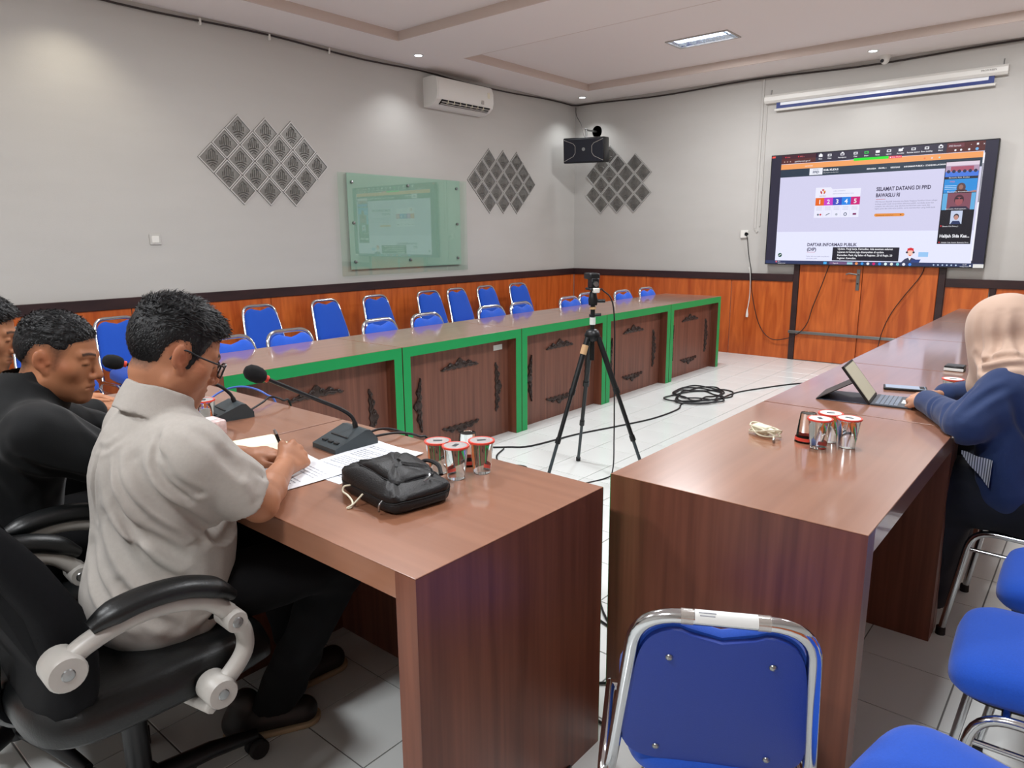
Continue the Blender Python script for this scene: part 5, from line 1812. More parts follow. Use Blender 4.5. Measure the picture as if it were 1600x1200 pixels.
        F = F[(F >= 0).all(1)]
        return V, F


def np_object(name, V, F, material, parent, colors=None):
    L = root_loc(parent) if parent is not None else Vector((0, 0, 0))
    V = V - np.array(L)[None, :]
    me = bpy.data.meshes.new(name)
    me.vertices.add(len(V))
    me.vertices.foreach_set('co', V.astype(f4).ravel())
    me.loops.add(F.size)
    me.loops.foreach_set('vertex_index', F.astype(np.int32).ravel())
    me.polygons.add(len(F))
    k = F.shape[1]
    me.polygons.foreach_set('loop_start', np.arange(0, F.size, k, dtype=np.int32))
    me.polygons.foreach_set('loop_total', np.full(len(F), k, np.int32))
    me.update(calc_edges=True)
    me.validate()
    me.shade_smooth()
    if colors is not None:
        at = me.color_attributes.new('Col', 'FLOAT_COLOR', 'POINT')
        at.data.foreach_set('color', np.concatenate([colors, np.ones((len(colors), 1))], 1).astype(f4).ravel())
    me.materials.append(M[material] if isinstance(material, str) else material)
    return link(name, me, parent)


def attr_mat(name, rough, spec=0.4, bump=0.0, bscale=400, sss=0.0):
    m = mat(name, (128, 128, 128), rough, spec=spec, bump=bump, bscale=bscale)
    nt = m.node_tree
    a = nt.nodes.new('ShaderNodeAttribute')
    a.attribute_name = 'Col'
    b = nt.nodes['Principled BSDF']
    nt.links.new(a.outputs['Color'], b.inputs['Base Color'])
    if sss:
        b.inputs['Subsurface Weight'].default_value = sss
        b.inputs['Subsurface Radius'].default_value = (0.012, 0.005, 0.003)
        b.inputs['Subsurface Scale'].default_value = 1.0
    return m


attr_mat('skin', 0.5, 0.35, 0.12, 500)
mat('hair_black', (15, 15, 17), 0.5, spec=0.35, bump=0.35, bscale=300)
mat('shirt_grey', (170, 164, 157), 0.85, var=0.03, vscale=120, bump=0.25, bscale=700, sheen=0.1)
mat('jacket_black', (10, 12, 14), 0.85, spec=0.3, bump=0.2, bscale=600, sheen=0.1)
mat('trouser_black', (9, 9, 11), 0.9, spec=0.25, bump=0.2, bscale=600)
mat('shoe_leather', (34, 31, 30), 0.5)
mat('shoe_sole', (170, 150, 120), 0.6)
mat('navy_cloth', (26, 48, 92), 0.8, bump=0.25, bscale=600, sheen=0.15)
mat('hijab_cloth', (190, 162, 144), 0.85, bump=0.2, bscale=700, sheen=0.2)
mat('skirt_dark', (20, 24, 34), 0.85, var=0.3, vscale=14)


def rot_head(yaw_deg, pitch_deg, roll_deg=0.0):
    """columns: right, forward, up. yaw clockwise from +Y seen from above, pitch down"""
    y, p, r = math.radians(yaw_deg), math.radians(pitch_deg), math.radians(roll_deg)
    fwd = np.array([math.sin(y) * math.cos(p), math.cos(y) * math.cos(p), -math.sin(p)])
    right = np.array([math.cos(y), -math.sin(y), 0.0])
    upv = np.cross(right, fwd)
    r2 = right * math.cos(r) + upv * math.sin(r)
    u2 = upv * math.cos(r) - right * math.sin(r)
    return np.stack([r2, fwd, u2], 1)


def e_sd(x, y, z, c, r):
    px, py, pz = (x - f4(c[0])) / f4(r[0]), (y - f4(c[1])) / f4(r[1]), (z - f4(c[2])) / f4(r[2])
    k0 = np.sqrt(px * px + py * py + pz * pz)
    k1 = np.sqrt((px / f4(r[0])) ** 2 + (py / f4(r[1])) ** 2 + (pz / f4(r[2])) ** 2) + f4(1e-6)
    return k0 * (k0 - 1) / k1


def r_sd(x, y, z, a, b, ra, rb):
    ba = [b[i] - a[i] for i in range(3)]
    L2 = sum(q * q for q in ba)
    px, py, pz = x - f4(a[0]), y - f4(a[1]), z - f4(a[2])
    t = np.clip((px * f4(ba[0]) + py * f4(ba[1]) + pz * f4(ba[2])) / f4(L2), 0, 1)
    return np.sqrt((px - t * f4(ba[0])) ** 2 + (py - t * f4(ba[1])) ** 2 + (pz - t * f4(ba[2])) ** 2) - (f4(ra) + f4(rb - ra) * t)


def sub(d, e, k):
    return -smin(-d, e, k)


def skull(ax, y, z, fat=1.0):
    d = e_sd(ax, y, z, (0, -0.010, 0.030), (0.076, 0.097, 0.088))
    d = smin(d, e_sd(ax, y, z, (0, 0.020, -0.036), (0.062 * fat, 0.068, 0.084)), 0.03)
    return d


def head_sd(x, y, z, fat=1.0, jaw=1.0, nose=1.0):
    ax = np.abs(x)
    d = skull(ax, y, z, fat)
    d = smin(d, r_sd(ax, y, z, (0.048 * fat, 0.000, -0.062), (0.014, 0.066, -0.098 * jaw), 0.020 * fat, 0.018), 0.025)
    d = smin(d, e_sd(ax, y, z, (0, 0.076, -0.100 * jaw), (0.020, 0.016, 0.016)), 0.02)
    d = smin(d, e_sd(ax, y, z, (0.046, 0.048, -0.020), (0.022 * fat, 0.022, 0.022)), 0.025)
    d = smin(d, r_sd(ax, y, z, (0.012, 0.086, 0.021), (0.044, 0.068, 0.023), 0.0095, 0.009), 0.014)
    d = sub(d, e_sd(ax, y, z, (0.031, 0.101, 0.003), (0.018, 0.016, 0.0125)), 0.012)
    d = smin(d, e_sd(ax, y, z, (0.031, 0.0745, 0.002), (0.0145, 0.0125, 0.0115)), 0.004)
    d = sub(d, r_sd(ax, y, z, (0.020, 0.0895, -0.0035), (0.043, 0.0815, -0.0035), 0.0012, 0.0012), 0.003)
    d = smin(d, r_sd(ax, y, z, (0, 0.084, 0.014), (0, 0.1055 * nose, -0.030), 0.0080, 0.0118), 0.010)
    d = smin(d, e_sd(ax, y, z, (0.0130, 0.0945, -0.036), (0.0085, 0.010, 0.0085)), 0.006)
    d = sub(d, e_sd(ax, y, z, (0.0075, 0.100, -0.0455), (0.0035, 0.0045, 0.0045)), 0.003)
    d = smin(d, e_sd(ax, y, z, (0, 0.078, -0.067), (0.030, 0.018, 0.024)), 0.015)
    d = smin(d, r_sd(ax, y, z, (0, 0.0955, -0.060), (0.023, 0.083, -0.0655), 0.0055, 0.003), 0.004)
    d = smin(d, r_sd(ax, y, z, (0, 0.0935, -0.0730), (0.019, 0.084, -0.0690), 0.0068, 0.003), 0.004)
    d = sub(d, r_sd(ax, y, z, (0, 0.1025, -0.0660), (0.026, 0.0865, -0.0675), 0.0020, 0.0014), 0.003)
    # ear: a tilted flaring shell with a hollow
    c, s_ = math.cos(0.42), math.sin(0.42)
    ex, ey = ax - f4(0.0760), y + f4(0.010)
    ex, ey = ex * f4(c) + ey * f4(s_), -ex * f4(s_) + ey * f4(c)
    ez = z + f4(0.006)
    ey2, ez2 = ey * f4(0.96) + ez * f4(0.22), ez * f4(0.96) - ey * f4(0.22)
    ear = e_sd(ex, ey2, ez2, (0.003, -0.003, 0.003), (0.0080, 0.0168, 0.0275))
    ear = smin(ear, e_sd(ex, ey2, ez2, (0.002, 0.005, -0.028), (0.006, 0.009, 0.010)), 0.008)
    d = smin(d, ear, 0.006)
    d = sub(d, e_sd(ex, ey2, ez2, (0.0140, 0.000, -0.002), (0.0085, 0.0085, 0.0130)), 0.004)
    d = sub(d, r_sd(ex, ey2, ez2, (0.0125, -0.012, -0.004), (0.0125, 0.002, 0.024), 0.0026, 0.0024), 0.004)
    d = smin(d, e_sd(ex, ey2, ez2, (0.004, 0.0135, -0.006), (0.0045, 0.0045, 0.006)), 0.004)
    return d


def poly_sd(px, py, pts):
    """signed distance to a polygon, negative inside"""
    d = None
    inside = np.zeros(np.broadcast(px, py).shape, bool)
    n = len(pts)
    for i in range(n):
        x0, y0 = pts[i]
        x1, y1 = pts[(i + 1) % n]
        ex, ey = x1 - x0, y1 - y0
        wx, wy = px - f4(x0), py - f4(y0)
        t = np.clip((wx * f4(ex) + wy * f4(ey)) / f4(ex * ex + ey * ey), 0, 1)
        q = (wx - t * f4(ex)) ** 2 + (wy - t * f4(ey)) ** 2
        d = q if d is None else np.minimum(d, q)
        cond = ((py >= y0) != (py >= y1))
        if abs(ey) > 1e-9:
            xi = x0 + (py - f4(y0)) * f4(ex / ey)
            inside ^= cond & (px < xi)
    d = np.sqrt(d)
    return np.where(inside, -d, d)


HAIR_POLY = [(0.115, 0.072), (0.078, 0.064), (0.052, 0.050), (0.040, 0.018), (0.026, -0.026), (0.010, -0.028), (0.012, 0.006), (0.000, 0.032), (-0.022, 0.030), (-0.038, 0.010), (-0.040, -0.030), (-0.052, -0.056), (-0.085, -0.062), (-0.14, -0.062), (-0.14, 0.16), (0.115, 0.16)]


FADE_POLY = [(0.115, 0.072), (0.078, 0.064), (0.055, 0.056), (0.030, 0.050), (0.000, 0.046), (-0.040, 0.038), (-0.075, 0.020), (-0.095, 0.000), (-0.14, -0.010), (-0.14, 0.16), (0.115, 0.16)]
MID_POLY = [(0.115, 0.072), (0.078, 0.064), (0.055, 0.052), (0.040, 0.030), (0.020, 0.030), (0.000, 0.040), (-0.030, 0.034), (-0.050, 0.000), (-0.075, -0.030), (-0.14, -0.040), (-0.14, 0.16), (0.115, 0.16)]


def add_head(F, R, o, s, **kw):
    o = np.array(o, float)
    B = 0.165 * s

    def fn(x, y, z):
        px, py, pz = (x - f4(o[0])) / f4(s), (y - f4(o[1])) / f4(s), (z - f4(o[2])) / f4(s)
        lx, ly, lz = (px * f4(R[0][i]) + py * f4(R[1][i]) + pz * f4(R[2][i]) for i in range(3))
        return (head_sd(lx, ly, lz, **kw) * f4(s)).astype(f4)
    F.op(fn, o - B, o + B, 0.012)


def to_local(V, R, o, s):
    return ((V - np.array(o)[None, :]) @ np.array(R)) / s


def hair_mesh(R, o, s, T_top, T_side, seed, h=0.0028, poly=HAIR_POLY, tuft=0.0, fat=1.0):
    o = np.array(o, float)
    B = 0.150 * s
    F = Field(o - B, o + B, h)
    x, y, z = F.ax[0][:, None, None], F.ax[1][None, :, None], F.ax[2][None, None, :]
    px, py, pz = (x - f4(o[0])) / f4(s), (y - f4(o[1])) / f4(s), (z - f4(o[2])) / f4(s)
    lx, ly, lz = ((px * f4(R[0][i]) + py * f4(R[1][i]) + pz * f4(R[2][i])).astype(f4) for i in range(3))
    d = skull(np.abs(lx), ly, lz, fat)
    g = -poly_sd(ly, lz, poly)
    topw = np.clip((lz - f4(0.045)) / f4(0.05), 0, 1)
    T = f4(T_side) + f4(T_top - T_side) * topw * topw * (3 - 2 * topw) + f4(tuft) * np.clip((ly - f4(0.03)) / f4(0.06), 0, 1) * topw
    w = np.clip(g / f4(0.016), 0, 1)
    w = w * w * (3 - 2 * w)
    t = T * w - f4(0.006) * (1 - np.clip((g + f4(0.002)) / f4(0.004), 0, 1))
    dd = d - t
    m = np.abs(dd) < 0.02
    I = np.nonzero(m)
    a, b, c = lx[I], ly[I], lz[I]
    amp = 0.0012 + 0.0030 * topw[I]
    dd[I] += (amp * (vnoise(a * 330, b * 70, c * 150, seed) + 0.6 * vnoise(a * 150 + 5, b * 45, c * 80, seed + 1))).astype(f4)
    F.D = (dd * s).astype(f4)
    return F.mesh()


def strands(name, V, R, o, s, n, L_top, L_side, seed, parent, lift=0.5):
    """short tapering blades of hair rooted on the hair mass"""
    r = np.random.RandomState(seed)
    Lc = to_local(V, R, o, s)
    ok = np.nonzero(Lc[:, 2] > -0.05)[0]
    pick = ok[r.randint(0, len(ok), n)]
    P, Q = V[pick], Lc[pick]
    nrm = Q - np.array([0, -0.01, 0.02])[None, :]
    nrm /= np.linalg.norm(nrm, axis=1)[:, None]
    comb = np.stack([0.5 * r.randn(n), 0.9 + 0.3 * r.randn(n), 0.25 * r.randn(n)], 1)
    side = Q[:, 2] < 0.05
    comb[side] = np.stack([0.2 * r.randn(side.sum()), -0.2 + 0.3 * r.randn(side.sum()), -0.9 + 0.1 * r.randn(side.sum())], 1)
    comb -= nrm * (comb * nrm).sum(1)[:, None]
    comb /= np.linalg.norm(comb, axis=1)[:, None] + 1e-6
    up_ = np.clip((Q[:, 2] - 0.04) / 0.05, 0, 1)
    L = (L_side + (L_top - L_side) * up_) * (0.6 + 0.7 * r.rand(n))
    d1 = comb + nrm * (0.25 + lift * up_ * r.rand(n))[:, None]
    d1 /= np.linalg.norm(d1, axis=1)[:, None]
    RT_ = np.array(R).T
    d1w, nw = d1 @ RT_, nrm @ RT_
    sd = np.cross(d1w, nw)
    sd /= np.linalg.norm(sd, axis=1)[:, None] + 1e-6
    w = 0.0011
    a = P - nw * 0.001
    mid = P + d1w * (L * 0.55 * s)[:, None]
    tip = P + d1w * (L * s)[:, None] - nw * (0.18 * L * s)[:, None]
    VV = np.concatenate([a - sd * w, a + sd * w, mid - sd * w * 0.8, mid + sd * w * 0.8, tip], 0)
    i = np.arange(n)
    T1 = np.stack([i, i + n, i + 3 * n], 1)
    T2 = np.stack([i, i + 3 * n, i + 2 * n], 1)
    T3 = np.stack([i + 2 * n, i + 3 * n, i + 4 * n], 1)
    ob = np_object(name, VV, np.concatenate([T1, T2, T3]), 'hair_black', parent)
    return tag(ob, kind='stuff')


def face_colors(V, R, o, s, tone, hairpoly=HAIR_POLY, moustache=0.0, stubble=0.15, fade=0.6):
    Lc = to_local(V, R, o, s)
    x, y, z = np.abs(Lc[:, 0]), Lc[:, 1], Lc[:, 2]
    base = np.array(lin(tone))
    C = np.tile(base, (len(V), 1))
    inhead = (np.linalg.norm(Lc, axis=1) < 0.17)

    def mixc(w, col):
        nonlocal C
        w = np.clip(w, 0, 1)[:, None] * inhead[:, None]
        C = C * (1 - w) + np.array(lin(col))[None, :] * w
    # warm variation
    n = vnoise(V[:, 0] * 40, V[:, 1] * 40, V[:, 2] * 40, 3)[:, None]
    C *= (1 + 0.06 * n)
    dark = tuple(int(q * 0.45) for q in tone)
    red = (min(255, int(tone[0] * 1.0)), int(tone[1] * 0.80), int(tone[2] * 0.78))
    mixc(0.5 * np.exp(-((x - 0.082) / 0.012) ** 2 - ((z + 0.005) / 0.03) ** 2), red)
    mixc(0.35 * np.exp(-(x / 0.02) ** 2 - ((z + 0.034) / 0.016) ** 2) * (y > 0.08), red)
    # lips
    mixc(0.75 * np.exp(-(np.clip(x - 0.014, 0, 1) / 0.006) ** 2 - ((z + 0.0665) / 0.0085) ** 4) * (y > 0.078), (int(tone[0] * 0.78), int(tone[1] * 0.60), int(tone[2] * 0.60)))
    # stubble and the fade of closely cropped hair
    g = -poly_sd(y.astype(f4), z.astype(f4), hairpoly)
    mixc(fade * np.clip((g + 0.003) / 0.022, 0, 1) ** 0.8 * (0.85 + 0.25 * vnoise(V[:, 0] * 300, V[:, 1] * 300, V[:, 2] * 300, 8)), (30, 27, 26))
    mixc(stubble * np.exp(-((z + 0.088) / 0.03) ** 2) * (y > 0.0) * np.clip((y - 0.0) / 0.04, 0, 1), dark)
    if moustache:
        mixc(moustache * np.exp(-((z + 0.0535) / 0.0055) ** 2 - (x / 0.026) ** 4) * (y > 0.075), (28, 24, 22))
        mixc(moustache * np.exp(-((z + 0.088) / 0.014) ** 2 - (x / 0.020) ** 4) * (y > 0.07), (34, 28, 26))
    # brows and lash line
    bx = np.clip((x - 0.012) / 0.034, 0, 1)
    zb = 0.0245 + 0.006 * np.sin(bx * 2.2) - 0.004 * bx
    mixc(0.92 * np.exp(-((z - zb) / 0.0042) ** 4) * (x > 0.011) * (x < 0.050) * (y > 0.05), (26, 23, 22))
    mixc(0.8 * np.exp(-((z + 0.0035) / 0.0022) ** 2) * (x > 0.017) * (x < 0.046) * (y > 0.06), (30, 24, 22))
    return C


def hand(F, wrist, d, n, side, curls, thumb, s=1.0, k=0.010):
    """d: wrist to knuckles, n: out of the back of the hand, side: +1/-1 picks the thumb side; curls: 4 x (a1,a2,a3) degrees"""
    w, d, n = np.array(wrist, float), np.array(d, float), np.array(n, float)
    d /= np.linalg.norm(d)
    n -= d * (n @ d)
    n /= np.linalg.norm(n)
    t = np.cross(d, n) * side        # towards the thumb
    kn = []
    for i in range(4):
        p = w + (d * (0.084 - 0.004 * abs(i - 1) - 0.004 * (i == 3)) + t * (0.031 - 0.0205 * i) - n * 0.003 * (i in (0, 3))) * s
        kn.append(p)
        F.rc(w + t * (0.014 - 0.0095 * i) * s, p, 0.0150 * s, 0.0118 * s, k=0.012 * s, m=0.02)
    F.rc(w + d * 0.045 * s + t * 0.018 * s - n * 0.006 * s, w + d * 0.06 * s - t * 0.018 * s - n * 0.006 * s, 0.0155 * s, 0.0145 * s, k=0.014 * s, m=0.02)
    LEN = [(0.043, 0.026, 0.021), (0.047, 0.030, 0.022), (0.044, 0.028, 0.021), (0.034, 0.021, 0.019)]
    tips = []
    for i in range(4):
        p = kn[i]
        a = 0.0
        rr = [0.0100, 0.0088, 0.0080, 0.0068] if i < 3 else [0.0088, 0.0078, 0.0070, 0.0060]
        sp = (1.5 - i) * 0.05
        for j in range(3):
            a += math.radians(curls[i][j])
            dr = (d * math.cos(a) - n * math.sin(a)) + t * sp
            dr /= np.linalg.norm(dr)
            q = p + dr * LEN[i][j] * s
            F.rc(p, q, rr[j] * s, rr[j + 1] * s, k=0.0035 if j else 0.006, m=0.015)
            p = q
        tips.append(p)
    b = w + (d * 0.022 + t * 0.022 - n * 0.006) * s
    p = b
    for j, (dd, tt, nn, L, r0, r1) in enumerate(thumb):
        dr = d * dd + t * tt + n * nn
        dr /= np.linalg.norm(dr)
        q = p + dr * L * s
        F.rc(p, q, r0 * s, r1 * s, k=0.010 if j == 0 else 0.004, m=0.018)
        p = q
    tips.append(p)
    return tips


def shoe(name, heel, toe, parent):
    h, t = np.array([*heel, 0.0]), np.array([*toe, 0.0])
    lo, hi = np.minimum(h, t) - 0.09, np.maximum(h, t) + 0.09
    lo[2], hi[2] = -0.01, 0.16
    F = Field(lo, hi, 0.005)
    u = (t - h) / np.linalg.norm(t - h)
    F.rc(h + u * 0.03 + [0, 0, 0.045], t - u * 0.05 + [0, 0, 0.036], 0.036, 0.040, k=0.02)
    F.rc(h + u * 0.03 + [0, 0, 0.05], h + u * 0.05 + [0, 0, 0.10], 0.040, 0.042, k=0.03)
    F.plane((0, 0, 0.012), (0, 0, -1))
    sh = np_object(name, *F.mesh(), 'shoe_leather', parent)
    G = Field(lo, hi, 0.005)
    G.rc(h + u * 0.03 + [0, 0, 0.015], t - u * 0.05 + [0, 0, 0.015], 0.044, 0.048, k=0.02)
    G.plane((0, 0, 0.018), (0, 0, 1))
    G.plane((0, 0, 0.001), (0, 0, -1))
    np_object('sole', *G.mesh(), 'shoe_sole', sh)


def legs(parent, hips, knees, ankles, r=(0.088, 0.066, 0.058), material='trouser_black', pelvis=None, seed=3):
    P = np.array(list(hips) + list(knees) + list(ankles))
    F = Field(P.min(0) - 0.13, P.max(0) + 0.13, 0.0062)
    for a, b, c in zip(hips, knees, ankles):
        F.rc(a, b, r[0], r[1] + 0.006, k=0.05)
        F.rc(b, c, r[1], r[2], k=0.03)
    if pelvis is not None:
        F.ell(pelvis[0], pelvis[1], k=0.05)
    F.noise(0.006, (16, 16, 22), seed)
    for c in ankles:
        pass
    F.plane((0, 0, min(c[2] for c in ankles)), (0, 0, -1))
    return np_object('trousers', *F.mesh(), material, parent)
# ------------------------------------------------------------------ man in the grey shirt, writing
TONE1, TONE2, TONE3, TONEW = (172, 118, 88), (164, 110, 78), (182, 126, 92), (186, 138, 112)
m1 = thing('person', 'man in a light grey short-sleeved shirt and black-framed glasses, bent over writing', 'person', (-1.64, 0.66, 0.0))
R1 = rot_head(10, 27, 0)
H1 = np.array((-1.622, 0.724, 1.130))
shR, elR, wrR = (-1.455, 0.680, 0.925), (-1.432, 0.795, 0.790), (-1.628, 0.985, 0.790)
shL, elL, wrL = (-1.800, 0.695, 0.930), (-1.935, 0.850, 0.795), (-1.825, 0.975, 0.783)
F = Field((-2.06, 0.48, 0.70), (-1.34, 1.22, 1.30), 0.003)
F.rc((-1.63, 0.67, 0.76), (-1.63, 0.685, 0.92), 0.08, 0.075, k=0.03)
for a, b, c in ((shR, elR, wrR), (shL, elL, wrL)):
    F.rc((-1.63, 0.685, 0.92), a, 0.05, 0.042, k=0.03)
    F.rc(a, b, 0.046, 0.040, k=0.02)
    e, w = np.array(b), np.array(c)
    F.rc(b, e + (w - e) * 0.35, 0.041, 0.039, k=0.015)
    F.rc(e + (w - e) * 0.35, c, 0.039, 0.026, k=0.012)
F.rc((-1.628, 0.680, 0.97), tuple(H1 + R1 @ np.array([0, -0.022, -0.055])), 0.055, 0.056, k=0.03)
add_head(F, R1, H1, 1.00, fat=1.08)
# writing hand: closed round the pen, thumb side up
tipsR = hand(F, wrR, (-0.42, 0.86, 0.16), (0.72, 0.30, 0.62), -1,
             [(34, 50, 24), (46, 62, 32), (60, 72, 40), (70, 76, 42)],
             [(0.75, 0.55, -0.05, 0.040, 0.0140, 0.0112), (0.78, 0.10, -0.55, 0.032, 0.0108, 0.0095), (0.6, -0.25, -0.75, 0.022, 0.0095, 0.0078)], 1.02)
tipsL = hand(F, wrL, (0.30, 0.95, -0.10), (0.15, -0.05, 1.0), 1,
             [(16, 16, 10), (12, 14, 10), (14, 16, 10), (20, 18, 12)],
             [(0.65, 0.75, -0.1, 0.042, 0.0135, 0.0112), (0.9, 0.40, -0.1, 0.034, 0.0108, 0.0095), (1.0, 0.1, -0.1, 0.024, 0.0095, 0.0078)], 1.0)
V, Q = F.mesh()
C = face_colors(V, R1, H1, 1.00, TONE1, fade=0.9)
body1 = np_object('body', V, Q, 'skin', m1, C)
V, Q = hair_mesh(R1, H1, 1.00, 0.016, 0.0045, 11, tuft=0.008, fat=1.08)
hr = np_object('hair', V, Q, 'hair_black', m1)
strands('hair_strands', V, R1, H1, 1.00, 5200, 0.020, 0.007, 5, hr, 0.6)


def add_glasses(parent, R, o, s):
    g = MB()
    def L(p):
        q = np.array(o) + np.array(R) @ (np.array(p) * s)
        return tuple(q)
    for sd in (-1, 1):
        ring = []
        for k in range(28):
            a = 2 * PI * k / 28
            c, s_ = math.cos(a), math.sin(a)
            ring.append((sd * 0.033 + 0.0255 * math.copysign(abs(c) ** 0.6, c), 0.106 - 0.010 * (abs(sd * 0.033 + 0.0255 * c) / 0.06) ** 2, -0.003 + 0.0175 * math.copysign(abs(s_) ** 0.6, s_)))
        g.tube([L(p) for p in ring], 0.0022 * s, 6, closed=True)
        g.tube(smooth_path([L((sd * 0.058, 0.096, 0.006)), L((sd * 0.074, 0.085, 0.008)), L((sd * 0.080, 0.03, 0.010)), L((sd * 0.083, -0.004, 0.014)), L((sd * 0.083, -0.022, 0.000)), L((sd * 0.081, -0.028, -0.016))], 5), 0.0021 * s, 6)
    g.tube(smooth_path([L((-0.009, 0.1055, 0.002)), L((0, 0.1065, 0.005)), L((0.009, 0.1055, 0.002))], 4), 0.002 * s, 6)
    gl = g.build('eyeglasses', 'black_plastic', parent, 50)
    for sd in (-1, 1):
        ring = []
        for k in range(24):
            a = 2 * PI * k / 24
            c, s_ = math.cos(a), math.sin(a)
            ring.append(L((sd * 0.033 + 0.0250 * math.copysign(abs(c) ** 0.6, c), 0.105 - 0.010 * (abs(sd * 0.033 + 0.0255 * c) / 0.06) ** 2, -0.003 + 0.0170 * math.copysign(abs(s_) ** 0.6, s_))))
        MB().add(ring, [tuple(range(24))]).build('lens', 'lens_glass', gl, fix=False)


add_glasses(m1, R1, H1, 1.00)

S = Field((-2.02, 0.42, 0.44), (-1.30, 0.98, 1.11), 0.0042)
S.ell((-1.660, 0.640, 0.565), (0.190, 0.158, 0.150), k=0.02)
S.ell((-1.645, 0.668, 0.70), (0.172, 0.150, 0.17), k=0.07)
S.ell((-1.632, 0.675, 0.87), (0.188, 0.140, 0.14), k=0.07)
S.rc((-1.78, 0.685, 0.945), (-1.48, 0.672, 0.942), 0.056, 0.056, k=0.06)
S.rc((-1.63, 0.665, 0.955), (-1.628, 0.672, 1.000), 0.090, 0.066, k=0.05)
for a, b, hs in ((shR, elR, 1), (shL, elL, -1)):
    a_, b_ = np.array(a), np.array(b)
    e = a_ + (b_ - a_) * 1.0
    S.rc(a, e, 0.066, 0.070, k=0.045)
# sleeve openings, cut square to the arm
for a, b, c in ((shR, elR, wrR), (shL, elL, wrL)):
    a_, b_, c_ = np.array(a), np.array(b), np.array(c)
    ax = (b_ - a_) / np.linalg.norm(b_ - a_)
    fx = (c_ - b_) / np.linalg.norm(c_ - b_)
    cut = ax * 0.95 + fx * 0.35
    cut /= np.linalg.norm(cut)
    cp = a_ + (b_ - a_) * 0.74

    def fn(x, y, z, cp=cp, cut=cut, b_=b_):
        d = (x - f4(cp[0])) * f4(cut[0]) + (y - f4(cp[1])) * f4(cut[1]) + (z - f4(cp[2])) * f4(cut[2])
        r = np.sqrt((x - f4(b_[0])) ** 2 + (y - f4(b_[1])) ** 2 + (z - f4(b_[2])) ** 2)
        return np.where(r < 0.13, d, -1.0).astype(f4)
    S.op(fn, b_ - 0.14, b_ + 0.14, 0.004, 'i')
    S.rc(cp - cut * 0.025, cp + cut * 0.012, 0.050, 0.060, k=0.005, mode='s', m=0.02)
# collar band standing round the neck
na, nn_ = np.array((-1.628, 0.672, 1.012)), np.array((0.0, 0.42, 0.91))
nn_ /= np.linalg.norm(nn_)


def collar(x, y, z):
    px, py, pz = x - f4(na[0]), y - f4(na[1]), z - f4(na[2])
    sx_ = px * f4(nn_[0]) + py * f4(nn_[1]) + pz * f4(nn_[2])
    rad = np.sqrt(np.maximum((px ** 2 + py ** 2 + pz ** 2) - sx_ ** 2, 0))
    return np.maximum(rad - (f4(0.0830) - f4(0.20) * (sx_ - f4(0.01))), np.abs(sx_ - f4(0.008)) - f4(0.036)).astype(f4)


S.op(collar, na - 0.12, na + 0.12, 0.005)
S.rc(na + nn_ * 0.028, na + nn_ * 0.08, 0.062, 0.064, k=0.003, mode='s', m=0.03)
# folds: back pleat, drag lines from the arm pit, drapes over the waist
S.crease([(-1.640, 0.538, 0.940), (-1.650, 0.520, 0.87), (-1.66, 0.515, 0.78)], 0.009, 0.0087)
S.crease([(-1.595, 0.540, 0.93), (-1.565, 0.545, 0.83), (-1.515, 0.585, 0.70), (-1.475, 0.65, 0.62)], 0.014, 0.0116)
S.crease([(-1.525, 0.575, 0.93), (-1.500, 0.605, 0.86), (-1.470, 0.650, 0.79), (-1.465, 0.70, 0.72)], 0.015, 0.0174)
S.crease([(-1.600, 0.520, 0.80), (-1.560, 0.530, 0.745), (-1.510, 0.560, 0.68), (-1.485, 0.61, 0.63)], 0.016, 0.0159)
S.crease([(-1.560, 0.548, 0.84), (-1.52, 0.575, 0.77), (-1.478, 0.63, 0.70)], 0.012, 0.0101)
S.crease([(-1.485, 0.62, 0.965), (-1.475, 0.640, 0.90), (-1.470, 0.66, 0.86)], 0.010, 0.0101)
S.crease([(-1.68, 0.50, 0.72), (-1.62, 0.492, 0.66), (-1.55, 0.515, 0.60), (-1.50, 0.56, 0.57)], 0.014, 0.0130)
S.crease([(-1.49, 0.66, 0.60), (-1.475, 0.70, 0.56), (-1.50, 0.64, 0.52)], 0.013, 0.0130)
S.crease([(-1.385, 0.70, 0.95), (-1.378, 0.76, 0.86)], 0.012, 0.0072)
S.crease([(-1.42, 0.72, 0.90), (-1.39, 0.76, 0.82)], 0.010, 0.0087)
S.crease([(-1.74, 0.53, 0.95), (-1.74, 0.51, 0.80), (-1.72, 0.50, 0.66)], 0.013, 0.0116)
S.crease([(-1.455, 0.655, 0.985), (-1.415, 0.690, 0.93), (-1.395, 0.735, 0.87)], 0.011, 0.006)
S.crease([(-1.50, 0.615, 0.985), (-1.465, 0.640, 0.93), (-1.43, 0.69, 0.865)], 0.010, 0.007)
S.crease([(-1.385, 0.745, 0.91), (-1.395, 0.785, 0.86), (-1.42, 0.82, 0.83)], 0.009, 0.005)
S.crease([(-1.56, 0.555, 1.00), (-1.60, 0.535, 0.955), (-1.66, 0.53, 0.945)], 0.007, 0.004)
S.crease([(-1.57, 0.545, 0.95), (-1.545, 0.55, 0.88), (-1.51, 0.575, 0.82)], 0.009, 0.007)
S.crease([(-1.55, 0.525, 0.66), (-1.51, 0.55, 0.60), (-1.48, 0.60, 0.55)], 0.012, 0.011)
S.noise(0.006, (9, 9, 7), 21)
S.noise(0.0025, (30, 30, 14), 22)
S.plane((0, 0, 0.470), (0, 0, -1))
np_object('shirt', *S.mesh(), 'shirt_grey', m1)
legs(m1, [(-1.575, 0.70, 0.555), (-1.735, 0.70, 0.555)], [(-1.500, 1.055, 0.535), (-1.785, 1.0, 0.535)], [(-1.665, 0.915, 0.09), (-1.80, 1.10, 0.09)], pelvis=((-1.66, 0.66, 0.555), (0.165, 0.14, 0.075)))
